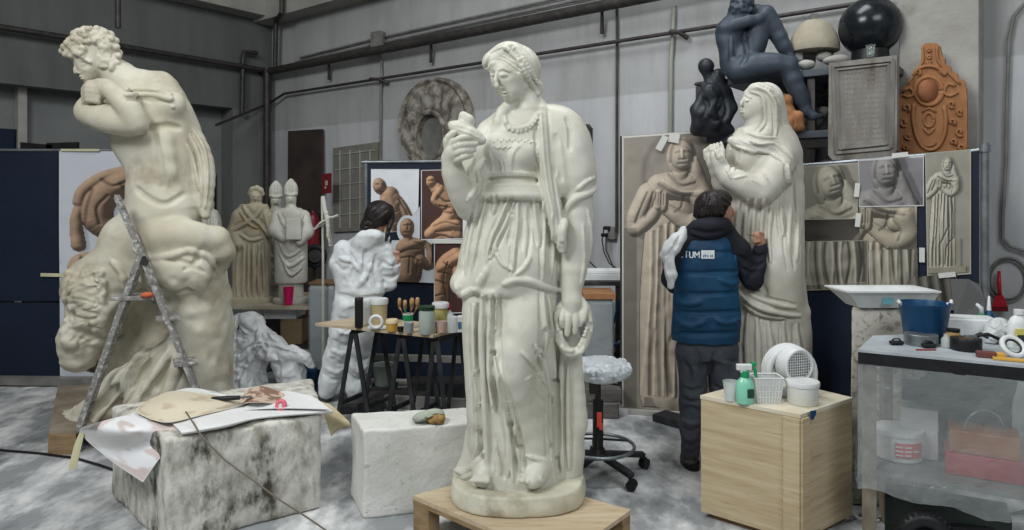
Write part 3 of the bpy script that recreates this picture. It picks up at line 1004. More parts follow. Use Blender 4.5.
# ---------------------------------------------------------------- the marble woman in the middle
def marble_lady():
	t = thing('marble_statue', 'tall white marble woman in a pleated robe looking at her raised hand, on a pallet', 'statue', (G(518, 3.5, 0.176)))
	# oval plinth
	s = Sculpt(3.5, (436, 455, 604, 530), (-70, 62), 0.008)
	s.loft([(473, 518, -2, 63, 52), (487, 518, -2, 66, 55), (499, 518, -2, 64, 54), (510, 518, -2, 63, 53)], k=1, p=2.5)
	s.rough(2.2, 26, 3); s.rough(0.5, 7, 4)
	z0, z1 = 0.177, 0.268
	zz = s.ax[2][None, None, :]
	s.F[:] = np.maximum(s.F, np.maximum(z0 - zz, zz - z1).astype(np.float32))
	s.build('plinth', M_marble_base, t)
	# figure
	s = Sculpt(3.5, (432, 30, 612, 505), (-62, 52), 0.0048)
	# lower skirt
	s.loft([(280, 511, 0, 44, 32), (320, 511, 0, 44, 33), (360, 512, 0, 42, 33), (400, 512, 0, 41, 34), (440, 513, 0, 42, 35), (470, 513, 0, 47, 38), (486, 513, 0, 52, 42)], k=2, p=2.3)
	# outer hanging drape on the right
	s.chain([(566, 330, 6, 13), (567, 380, 6, 13), (568, 430, 6, 14), (568, 470, 4, 15)], k=10, step=14)
	s.chain([(574, 360, 0, 6), (577, 400, -2, 7), (578, 425, -2, 8), (575, 440, -2, 6)], k=6, step=12)
	# trailing hem at the left
	s.chain([(478, 420, 0, 8), (474, 455, 2, 9), (466, 473, 2, 9), (458, 478, 4, 6)], k=10, step=12)
	# bent leg pressing through the cloth
	s.chain([(533, 292, -8, 24), (522, 335, -22, 23), (512, 372, -30, 19), (522, 405, -22, 15.5), (534, 440, -17, 12), (538, 462, -16, 9.5)], k=7, step=14)
	s.ell((510, 372, -34), (15, 12, 17), k=6)
	s.chain([(487, 300, -10, 22), (484, 360, -12, 17), (486, 420, -12, 15), (488, 458, -14, 13)], k=9, step=14)
	# peplum of the tunic, flaring over the hips
	s.loft([(186, 512, 0, 34, 23), (200, 513, 0, 40, 26), (225, 512, 0, 46, 30), (250, 510, 0, 50, 34), (275, 508, 0, 52, 36), (288, 507, 0, 50, 36), (293, 507, 0, 46, 34)], k=2)
	s.ell((462, 284, -8), (12, 14, 11), rot=20, k=8)
	s.ell((520, 268, -18), (30, 18, 24), k=14)
	# torso
	s.loft([(112, 521, 2, 26, 15), (122, 522, 1, 36, 20), (135, 520, 0, 39, 23), (155, 515, -1, 36, 25), (168, 513, -1, 32, 23), (178, 513, -1, 30, 22), (190, 513, -1, 33, 23), (200, 513, 0, 36, 24)], k=4)
	s.ell((497, 150, -16), (13, 12, 12), k=6)
	s.ell((526, 153, -18), (14, 12, 13), k=6)
	# sash: two bands
	for py, r in ((173, 1.5), (176, 1.6), (186, 3.2), (190, 3.6), (194, 4.0)):
		s.fold([(476, py + 2), (490, py + 1), (510, py), (530, py + 1), (546, py + 2)], r=r, out=0.25, k=1.5, taper=False)
	s.fold([(484, 180), (510, 178), (545, 180)], r=1.6, out=0.6, op='sub')
	# neck and head, turned to the left and bowed
	s.chain([(531, 124, 2, 17), (529, 108, 1, 13), (526, 92, 0, 12.5)], k=8)
	s.ell((516, 70, 0), (25, 26, 25), rot=-14, k=5)                    # skull and hair
	s.ell((508, 77, -8), (17.5, 18, 21), rot=-16, yaw=25, k=4)              # face
	s.ell((513, 92, -8), (12, 12, 9), rot=-30, k=6)                # jaw and chin
	s.ell((509, 98.5, -14), (4.6, 4, 4.0), k=4)
	s.chain([(497, 73, -22, 1.5), (495.6, 80, -25, 1.9), (497, 86.2, -26, 2.4)], k=2.2)   # nose
	s.ell((500, 88, -24), (3.2, 2.2, 1.7), k=1.5)
	s.ell((491.2, 74, -18), (4, 3, 3), op='sub', k=3)
	s.ell((504, 74.5, -27.5), (6.0, 4, 3.2), op='sub', k=4)
	s.ell((503.6, 75.2, -24.2), (3.8, 2.2, 1.9), k=.8)
	s.ell((492.4, 75, -19), (2.2, 2.0, 1.8), k=.8)
	s.fold([(498, 70.2), (503, 68.4), (510, 71)], r=1.0, out=0.1, k=1.2)
	s.fold([(499.5, 74), (504, 72.8), (508.5, 75.2)], r=0.7, out=0.3, k=.5)
	s.fold([(500, 77.2), (504, 77.8), (508, 76.4)], r=0.6, out=0.2, k=.5)
	s.ell((504.5, 92.6, -22.6), (3.8, 2.4, 1.4), k=1.2)
	s.ell((505.4, 95.3, -21.8), (3.3, 2.4, 1.5), k=1.2)
	s.fold([(501, 94), (505, 94.2), (509, 93.6)], r=0.7, out=1.0, op='sub', k=0.6)
	s.ell((526, 84, -14), (3.2, 4, 5.5), rot=10, k=2)                  # ear
	# hair waves, braid, cap
	s.ell((494, 62, -6), (12, 15, 11), rot=-20, k=4)
	s.ell((507, 54, -8), (17, 16, 12), rot=-10, k=4)
	s.folds([[(485 + i * 1.3, 68 - i * 3.6), (491 + i * 1.6, 61 - i * 2.7), (500 + i * 1.8, 60 - i * 2.9), (510 + i * 1.5, 66 - i * 3.4), (518 + i * 1.4, 72 - i * 3.6)] for i in range(5)], r=1.6, out=1.1, k=0.4, op='sub', taper=False)
	br = spline([(508, 47, 1), (514, 52, 1), (521, 60, 1), (529, 74, 1), (536, 87, 1), (539, 93, 1)], 3.2)
	s.beads([(q[0] - 2.2, q[1] + 1.2, 1) for q in br] + [(q[0] + 2.2, q[1] - 0.6, 1) for q in br], r=2.7, out=0.5, k=0.3)
	s.folds([[(514, 42), (526, 48), (536, 62), (541, 78)], [(521, 43), (532, 50), (540, 64)]], r=1.1, out=0.9, op='sub', k=1)
	s.ell((538, 88, 2), (5.5, 8, 7.5), k=4)
	# lock of hair and shoulder on the left
	s.chain([(511, 104, -6, 5), (503, 112, -10, 6), (499, 122, -12, 5), (496, 131, -12, 3.5)], k=3, step=5)
	s.chain([(518, 121, 2, 11), (502, 127, 4, 10), (489, 132, 2, 10), (481, 144, -2, 11), (477, 165, -4, 13), (474, 190, -8, 13), (470, 205, -14, 12)], k=7, step=8)
	s.chain([(468, 208, -16, 11.5), (460, 190, -26, 11), (453, 172, -34, 9.5), (450, 158, -38, 8)], k=6, step=8)
	# sleeve folds over the upper arm
	s.folds([[(484, 160), (478, 172), (480, 186), (476, 198)], [(474, 158), (470, 172), (474, 188), (472, 203)], [(482, 180), (474, 190), (468, 200)]], r=2.0, out=0.2, k=2)
	# right shoulder under the mantle, hanging arm
	s.chain([(540, 121, 4, 15), (560, 125, 3, 17), (570, 140, 0, 18), (573, 160, -2, 19), (575, 178, -3, 19), (577, 192, -4, 16)], k=8, step=9)
	s.chain([(576, 190, -4, 15), (577, 215, -6, 15.5), (576, 245, -8, 14.5), (573, 270, -12, 13), (571, 292, -16, 9.5)], k=3, step=9)
	# hanging forearm cloth panel between arm and body
	s.chain([(556, 185, 2, 12), (557, 215, 2, 11), (558, 240, 0, 10)], k=6, step=10)
	# mantle edge from neck down to a point at the hip
	s.chain([(541, 104, -3, 4.5), (542, 125, -13, 6), (544, 150, -17, 7.5), (548, 180, -19, 8.5), (553, 210, -23, 8), (559, 235, -26, 6.5), (562, 250, -27, 3.5)], k=3, step=6)
	s.chain([(552, 122, -9, 6), (556, 150, -14, 8), (560, 175, -15, 8), (562, 190, -14, 7)], k=5, step=6)
	s.folds([[(548, 110), (550, 140), (553, 175), (558, 210), (563, 240)], [(536, 112), (536, 150), (540, 185), (546, 215), (552, 245)]], r=1.7, out=1.1, op='sub', k=1.0)
	s.folds([[(541, 112), (543, 150), (547, 185), (553, 215), (559, 246)]], r=1.6, out=.1, k=1.5)
	# neckline
	s.fold([(505, 118), (508, 126), (518, 129), (530, 125), (538, 114)], r=2.0, out=0.0, k=1.5, taper=False)
	s.beads([(q[0], q[1] + 3) for q in spline([(506, 120, 1), (509, 126, 1), (518, 129, 1), (530, 125, 1), (537, 116, 1)], 3.6)], r=1.8, out=0.1)
	# tunic pleats on the breast
	s.folds([[(489, 152), (492, 160), (493, 172)], [(500, 160), (502, 166), (502, 172)], [(512, 148), (510, 158), (509, 172)], [(521, 145), (514, 152), (511, 164), (511, 172)],
			 [(536, 150), (538, 160), (536, 172)], [(503, 158), (506, 166), (506, 172)]], r=1.1, out=0.3, k=1.3)
	# carved lettering-like frieze of small bosses across the chest
	s.beads([(491 + i * 3.0, 141 - 1.5 * math.sin(i / 13 * 3.1) + (i % 2) * 1.6) for i in range(15)] + [(495 + i * 2.6, 147 + (i % 2)) for i in range(7)], r=1.3, out=0.3)
	# peplum pleats
	s.ridges([(l, 2.0) for l in [[(478, 200), (473, 225), (468, 250), (466, 275)], [(486, 198), (480, 225), (474, 255), (472, 270)], [(508, 199), (499, 222), (491, 240), (487, 262)],
			  [(514, 200), (506, 222), (497, 240), (491, 258)], [(517, 203), (517, 225), (514, 250), (512, 275)], [(543, 203), (544, 225), (543, 255), (543, 280)],
			  [(533, 200), (536, 225), (539, 245)], [(552, 215), (553, 245), (551, 280)], [(494, 196), (495, 204), (493, 214)]]])
	s.folds([[(513, 198), (503, 222), (494, 240), (489, 256)], [(511, 205), (512, 222), (508, 245)], [(520, 205), (522, 220), (521, 250)], [(547, 215), (548, 240), (547, 270)], [(472, 215), (467, 240), (463, 262)], [(529, 205), (530, 235), (527, 262)]],
			r=1.7, out=1.0, op='sub', k=1.5)
	# looped knot of cloth at the left hip, hem of the peplum
	s.chain([(494, 262, -28, 4), (486, 272, -31, 4.5), (479, 282, -32, 4), (478, 289, -32, 3.6), (485, 294, -32, 3.8), (495, 293, -32, 4), (502, 286, -31, 4.6), (507, 276, -30, 4.6), (513, 265, -28, 3.5)], k=2.5, step=5)
	s.ell((489, 287, -40), (7, 5, 4.5), op='sub', k=3)
	s.fold([(456, 284), (462, 294), (474, 290)], r=3, out=0.2, k=2)
	s.fold([(505, 284), (515, 280), (530, 281), (545, 287), (557, 290)], r=2.6, out=0.2, k=1.5, taper=False)
	s.fold([(507, 289), (520, 286), (535, 289), (556, 296)], r=1.6, out=0.7, op='sub', k=1.2)

	s.folds([[(494, 246), (501, 262), (512, 270)], [(530, 258), (524, 268), (514, 276)]], r=1.6, out=.1, k=2)
	# long skirt folds
	s.ridges([([(482, 296), (481, 340), (483, 390), (486, 440), (488, 478)], 3.2), ([(490, 298), (489, 340), (491, 390), (498, 440), (500, 474)], 2.6),
			  ([(497, 296), (496, 330), (497, 365), (503, 405), (510, 450), (513, 482)], 2.8), ([(473, 305), (474, 350), (478, 400), (478, 440), (472, 466)], 2.6),
			  ([(502, 385), (510, 410), (517, 440), (520, 470)], 2.8), ([(504, 395), (508, 430), (508, 476)], 2.4),
			  ([(543, 292), (545, 330), (543, 355), (548, 385), (550, 420), (551, 470)], 3.0), ([(549, 300), (552, 345), (554, 395), (556, 470)], 3.0),
			  ([(562, 350), (561, 395), (561, 440), (563, 478)], 3.2), ([(568, 365), (568, 410), (569, 470)], 2.4),
			  ([(536, 345), (541, 362), (546, 380), (549, 400)], 2.0)])
	s.folds([[(500, 380), (507, 405), (513, 440), (518, 478)], [(499, 300), (499, 345), (500, 372)], [(494, 300), (493, 360), (496, 410), (504, 478)], [(478, 400), (481, 440), (480, 470)],
			 [(546, 330), (540, 352), (536, 356)], [(552, 380), (553, 430), (554, 478)], [(478, 305), (477, 350), (480, 400)], [(557, 330), (557, 400), (558, 475)], [(518, 430), (522, 455), (524, 474)]],
			r=3.2, out=1.15, op='sub', k=1.5)
	s.folds([[(522, 352), (530, 361), (539, 372), (547, 386)], [(526, 380), (534, 375), (542, 376)], [(527, 382), (537, 395), (548, 412)]], r=1.3, out=0.1, k=2)
	s.folds([[(521, 356), (530, 366), (540, 379)], [(540, 360), (545, 378), (549, 400)]], r=1.2, out=1.0, op='sub', k=1.5)
	# hem around the ankles
	s.fold([(527, 456), (535, 458), (545, 461), (552, 466)], r=1.8, out=0.3, k=1.5)
	s.fold([(455, 470), (466, 472), (478, 462), (484, 452)], r=2.6, out=0.3, k=2)
	s.fold([(462, 478), (474, 474), (484, 464)], r=2.2, out=0.3, k=2)
	# feet
	s.chain([(540, 458, -18, 9), (538, 470, -26, 9.5), (534, 478, -36, 8.5), (532, 482, -44, 6)], k=5, step=5)
	for i, (dx, r) in enumerate(((-8.5, 3.0), (-3, 2.6), (1.6, 2.4), (6, 2.2), (10, 2.0))):
		s.chain([(532 + dx * 0.8, 478, -42, r + 0.8), (531 + dx, 482 - abs(dx) * 0.15, -48 + max(0, dx) * .5, r)], k=1.0)
	s.chain([(493, 458, -14, 9), (487, 470, -24, 9), (481, 478, -32, 7.5)], k=5, step=5)
	for i, (dx, r) in enumerate(((-7, 1.9), (-3, 2.1), (1, 2.3), (5, 2.6), (9.5, 3.0))):
		s.chain([(480 + dx * 0.7, 477, -34, r + 0.6), (478 + dx, 481, -41 + abs(dx - 9) * .2, r)], k=1.0)
	# raised hand: palm, fingers curled round the bird
	s.chain([(452, 160, -38, 8), (454, 152, -42, 8.5), (458, 146, -44, 8)], k=4)
	for a, b, c_, r in (((450, 146), (459, 139), (474, 137), 3.0), ((450, 151), (460, 145.5), (476, 144), 3.1), ((452, 156), (461, 151.5), (474, 150), 3.0), ((455, 161), (463, 157.5), (472, 155.5), 2.7)):
		s.chain([(a[0], a[1], -44, r + .3), (b[0], b[1], -53, r), (c_[0], c_[1], -48, r - .4)], k=1.0, step=3)
	s.chain([(449, 150, -42, 4), (447, 141, -46, 3.5), (452, 134, -48, 3.1), (457, 131, -48, 2.6)], k=1.5, step=3)
	# hanging hand holding the wreath
	s.chain([(571, 290, -16, 9), (572, 302, -18, 10), (572, 310, -19, 9)], k=4)
	for x0, x1, x2, L, r in ((564, 562, 562, 326, 2.8), (569, 568.5, 567, 334, 3.0), (574, 576, 575, 332, 3.0), (579, 583, 580, 325, 2.7)):
		s.chain([(x0, 310, -22, r + .5), (x1, 320, -27, r), (x2, L, -25, r - .5)], k=1.0, step=3)
	s.chain([(580, 300, -18, 4), (585, 308, -22, 3.4), (584, 317, -26, 2.8)], k=2, step=3)
	# mantle sleeve edge over the arm
	s.fold([(596, 188), (588, 193), (576, 199), (568, 208), (564, 222), (562, 240)], r=3.2, out=0.3, k=2, taper=False)
	s.fold([(594, 178), (586, 182), (577, 190)], r=1.8, out=0.2, k=2)
	s.folds([[(566, 118), (570, 130), (570, 150)], [(556, 135), (558, 160), (562, 180)], [(553, 136), (555, 155), (555, 175)]], r=2.0, out=0.9, op='sub', k=2.0)
	s.folds([[(588, 210), (591, 235), (589, 262)], [(583, 225), (584, 260), (581, 285)]], r=1.2, out=0.2, k=2)
	# back pleats
	for i, x in enumerate((478, 492, 505, 520, 534, 548)):
		s.fold([(x, 205), (x - 3, 260), (x + 2, 330), (x, 470)], r=4, out=0.1, k=3, back=True, step=6)
	s.rough(0.35, 10, 5)
	s.flat_bottom(0.262)
	s.build('figure', M_marble, t, 0)
	# bird in the raised hand
	s = Sculpt(3.5, (440, 105, 492, 155), (-62, -25), 0.005)
	s.ell((467, 133, -43), (20, 9, 8), rot=28, k=3)
	s.ell((467, 121, -42), (7.5, 6, 7), rot=10, k=4)
	s.ell((463, 115.5, -42), (4, 4, 4), k=3)
	s.chain([(455, 128, -44, 4.5), (468, 134, -48, 5.2), (483, 140, -46, 3)], k=2)
	s.folds([[(455, 127), (468, 130), (484, 139)], [(457, 131), (468, 136), (481, 141)]], r=1.0, out=0.6, op='sub', k=1)
	s.build('held_bird', M_marble, t)
	# wreath hanging from the lowered hand
	s = Sculpt(3.5, (548, 282, 598, 366), (-42, -2), 0.0055)
	pts = []
	for i in range(46):
		a = 2 * math.pi * i / 46 - 1.2
		px = 573 + 15.5 * math.cos(a) * (1 - 0.10 * math.sin(a)); py = 326 + 27 * math.sin(a)
		pts.append((px, py, -20 - 3 * math.sin(a), 4.0))
	s.chain(pts + pts[:1], k=2)
	for i, q in enumerate(pts):
		for j in range(3):
			b = i * 1.9 + j * 2.1
			s.ell((q[0] + 3.2 * math.cos(b), q[1] + 2.4 * math.sin(b), q[2] - 2 + 3 * math.sin(b * 1.3)), (2.4, 2.0, 1.9), rot=b * 40, k=0.8)
	s.build('wreath', M_marble, t)

marble_lady()

# ---------------------------------------------------------------- large seated youth with a crouching old man beneath
def plaster_youth():
	t = thing('plaster_statue', 'large curly haired naked male plaster statue on a rocky mass behind the metal stepladder', 'statue', G(140, 5.05, 0.15))
	s = Sculpt(5.0, (44, 18, 240, 440), (-52, 60), 0.0068)
	# rocky mass and crouching old man
	s.loft([(262, 198, 6, 26, 24), (300, 199, 6, 30, 34), (350, 199, 6, 30, 40), (390, 198, 4, 31, 42), (430, 196, 2, 34, 44)], k=10)
	s.ell((178, 268, -4), (36, 34, 32), rot=20, k=12)
	s.ell((108, 300, -8), (34, 30, 36), k=12)
	s.ell((90, 285, -14), (26, 22, 24), k=10)
	s.chain([(150, 250, -4, 26), (120, 268, -8, 26), (92, 290, -10, 22)], k=14)
	s.ell((84, 330, -14), (21, 20, 30), rot=8, k=10)               # bowed bearded head
	s.ell((78, 352, -16), (19, 16, 18), k=10)
	s.loft([(300, 150, 24, 44, 16), (350, 150, 24, 50, 18), (400, 145, 20, 60, 22), (435, 140, 14, 78, 30)], k=16)
	s.chain([(150, 352, -14, 10), (128, 375, -20, 11), (104, 405, -26, 12), (84, 428, -30, 12)], k=12, step=10)
	s.chain([(168, 350, -18, 12), (160, 380, -26, 16), (150, 410, -30, 20), (150, 435, -34, 20)], k=12, step=10)
	s.chain([(186, 350, -14, 16), (182, 400, -22, 20), (184, 436, -24, 22)], k=12, step=12)
	s.loft([(405, 120, -6, 40, 34), (420, 105, -8, 56, 38), (440, 102, -8, 62, 40)], k=10)
	s.loft([(412, 142, 0, 86, 44), (424, 140, 0, 90, 46), (440, 140, 0, 92, 48)], k=8)
	# cavity
	s.ell((138, 324, -24), (24, 34, 26), rot=-20, op='sub', k=8)
	s.ell((160, 300, -40), (16, 20, 20), rot=20, op='sub', k=8)
	s.ell((118, 352, -34), (16, 26, 18), rot=30, op='sub', k=8)
	s.ell((91, 343, -34), (7, 8, 7), op='sub', k=5)
	# pelvis and thighs
	s.chain([(160, 190, 0, 30), (164, 215, 0, 33), (160, 238, 0, 32)], k=8)
	s.ell((128, 240, -8), (24, 26, 26), k=12)
	s.chain([(150, 242, -18, 21), (176, 236, -24, 16), (200, 238, -20, 12.5), (214, 240, -12, 12)], k=7, step=10)
	s.chain([(216, 240, -10, 14), (222, 252, -6, 12), (222, 264, -2, 8)], k=5)
	s.ell((178, 270, -22), (32, 22, 24), k=10)
	# torso
	s.loft([(84, 146, 2, 26, 16), (96, 148, 0, 33, 21), (112, 150, -2, 38, 25), (130, 150, -2, 41, 26), (150, 154, -1, 39, 25), (170, 160, 0, 34, 24), (188, 163, 0, 33, 25), (205, 164, 0, 35, 27)], k=6)
	s.ell((140, 108, -18), (19, 11, 14), rot=5, k=8)
	s.ell((171, 104, -16), (14, 10, 13), rot=-5, k=8)
	for i, (x, y) in enumerate(((150, 140), (163, 140), (152, 156), (166, 156), (155, 172), (168, 172))):
		s.ell((x, y, -21), (8, 5, 8), k=9)
	s.fold([(152, 124), (157, 145), (160, 165), (164, 186)], r=1.2, out=0.7, op='sub', k=4)
	s.fold([(128, 132), (138, 126), (152, 128), (166, 126), (180, 128)], r=1.6, out=0.9, op='sub', k=4)
	s.fold([(136, 188), (150, 199), (166, 204), (184, 194)], r=1.3, out=0.8, op='sub', k=4)
	s.beads([(141, 110), (173, 107)], r=1.5, out=0.2)
	s.ell((162, 186, -28), (2.5, 3, 2.5), op='sub', k=2)
	# neck, shoulders
	s.chain([(108, 66, 0, 13), (122, 78, 2, 14), (134, 90, 2, 18)], k=8)
	s.chain([(126, 86, 2, 13), (145, 84, 4, 12), (160, 86, 4, 13), (168, 98, 4, 14)], k=8)
	# far arm trailing down the back, with the drape
	s.chain([(166, 92, 4, 13), (178, 112, 6, 12.5), (188, 134, 8, 11.5), (195, 152, 8, 10.5), (200, 172, 6, 9), (201, 190, 4, 8), (200, 206, 2, 6)], k=5, step=8)
	s.chain([(186, 120, 10, 5), (198, 140, 6, 6.5), (206, 160, 4, 6.5), (208, 185, 2, 6), (206, 215, 0, 5)], k=4, step=8)
	s.folds([[(194, 130), (204, 150), (207, 175), (205, 208)], [(190, 135), (199, 155), (203, 180), (201, 205)], [(187, 145), (195, 165), (199, 190)]], r=2.0, out=0.3, k=1.5)
	s.folds([[(192, 133), (202, 153), (205, 178), (203, 208)], [(188, 140), (197, 160), (201, 184)]], r=1.4, out=1.0, k=1.2, op='sub')
	# near arm folded across the chest, fist below the chin
	s.chain([(106, 116, -10, 13), (92, 108, -16, 12), (90, 112, -20, 12.5), (104, 118, -28, 12.5), (122, 122, -34, 12), (136, 124, -36, 10)], k=5, step=7)
	s.chain([(138, 124, -38, 9.5), (130, 110, -40, 10), (118, 96, -38, 8.6), (106, 87, -34, 6.8), (100, 85, -32, 6.5)], k=4, step=6)
	s.chain([(106, 88, -32, 7), (96, 92, -32, 8.5), (90, 96, -30, 7)], k=4)
	for y, r in ((88, 2.7), (92.5, 2.9), (97, 2.8), (101, 2.5)):
		s.chain([(98, y, -37, r + .5), (88, y - 1, -38, r + .2), (84.5, y + 1.5, -33, r), (90, y + 3, -29, r - .4)], k=1.2, step=3)
	s.chain([(98, 85, -34, 3.4), (90, 83.5, -36, 3), (86, 86, -34, 2.6)], k=1.5, step=3)
	# strap across the chest
	s.folds([[(126, 91), (140, 90), (156, 91), (170, 95)], [(127, 96), (140, 95.5), (156, 96), (171, 99)]], r=2.6, out=0.4, k=1.0, taper=False)
	s.fold([(128, 100.5), (145, 100), (170, 103)], r=1.5, out=1.0, k=1.0, op='sub', taper=False)
	# head
	s.ell((95, 56, 0), (21, 21, 22), rot=-12, k=5)
	s.ell((91, 65, -6), (13.5, 14, 16.5), rot=-14, k=4)
	s.ell((91, 78, -6), (8, 9, 6.5), rot=-25, k=4)
	s.ell((87.5, 80.5, -9), (4, 4, 3.6), k=3)
	s.chain([(78.0, 62, -12, 1.8), (75.4, 69, -14, 2.0), (75.6, 72.3, -14, 2.3)], k=2.0)
	s.ell((80, 73, -15), (3, 2.5, 1.8), k=1.5)
	s.chain([(76, 60, -11, 2.0), (82, 59, -17, 2.2), (89, 62, -20, 2.0)], k=2, step=3)
	s.ell((83.5, 64.5, -21), (4.5, 4, 3), op='sub', k=3)
	s.ell((83.5, 65, -17), (3, 2.4, 1.9), k=1)
	s.ell((81.5, 76.3, -14.5), (3.4, 2.4, 1.3), k=1)
	s.ell((82.5, 78.8, -14), (3, 2.4, 1.4), k=1)
	s.ell((112, 67, -14), (3, 3.6, 5), rot=10, k=2)
	# curls
	rs = random.Random(4)
	pts = []
	for i in range(150):
		a = rs.uniform(0, 2 * math.pi); rr = rs.uniform(0.2, 1.0) ** 0.6
		x = 93 + 25 * rr * math.cos(a); y = 50 + 21 * rr * math.sin(a)
		if x < 100 and y > 57 - (x < 74) * 2: continue
		if y > 66: continue
		pts.append((x, y, rs.uniform(0.8, 1.25)))
	s.ell((93, 45, -2), (24, 19, 15), k=6)
	s.ell((72, 50, -8), (8, 9, 7), k=5)
	s.beads(pts, r=3.1, out=0.45, k=1.2)
	s.beads([(63, 51, 1), (65, 47, 1.1), (68, 43, 1.1), (74, 38, 1), (80, 33, 1), (88, 29.5, 1), (97, 29, 1), (105, 33, 1), (111, 39, 1), (116, 47, 1), (118, 56, 1), (117, 63, 1), (66, 54, 1), (71, 55, 1)], r=3.2, out=0.2, k=1.2)
	s.folds([[(r_[0] - 2, r_[1] + 1), (r_[0], r_[1] - 1.5), (r_[0] + 2, r_[1] + 1)] for r_ in pts[::3]], r=0.9, out=0.9, op='sub', k=0.6)
	for i in range(34):
		b = s.w(rs.uniform(74, 116), rs.uniform(34, 62), rs.uniform(4, 16))
	# beard curls, rocky folds
	s.beads([(rs.uniform(66, 106), rs.uniform(272, 345), rs.uniform(0.7, 1.4)) for _ in range(110)], r=4, out=-0.1, k=2.5)
	s.folds([[(rs.uniform(62, 104), y), (rs.uniform(66, 108), y + 8), (rs.uniform(62, 104), y + 17)] for y in range(268, 340, 5)], r=1.5, out=1.0, op='sub', k=1.2)
	s.ridges([([(156, 352), (134, 375), (112, 402), (92, 425)], 4), ([(170, 350), (152, 378), (132, 408), (120, 430)], 4.5), ([(182, 352), (172, 380), (158, 412)], 4), ([(146, 350), (124, 372), (98, 402)], 3)], k=2)
	s.folds([[(160, 352), (140, 378), (118, 408)], [(176, 352), (160, 384), (140, 420)], [(200, 250), (196, 262), (184, 270)], [(138, 262), (158, 258), (182, 262), (204, 272)], [(150, 282), (172, 292), (200, 288)]], r=2.4, out=1.0, op='sub', k=2)
	s.folds([[(186, 250), (206, 256), (216, 268)], [(134, 250), (152, 258), (170, 256), (190, 250)], [(112, 262), (122, 275), (124, 292)]], r=2.6, out=0.2, k=2.5)
	s.rough(3.2, 22, 12, (40, 256, 245, 445)); s.rough(1.9, 9, 13, (40, 270, 245, 445)); s.rough(0.7, 5, 14, (40, 268, 130, 445))
	s.rough(0.5, 14, 15)
	s.flat_bottom(0.148)
	s.build('figure', M_plaster, t)

plaster_youth()

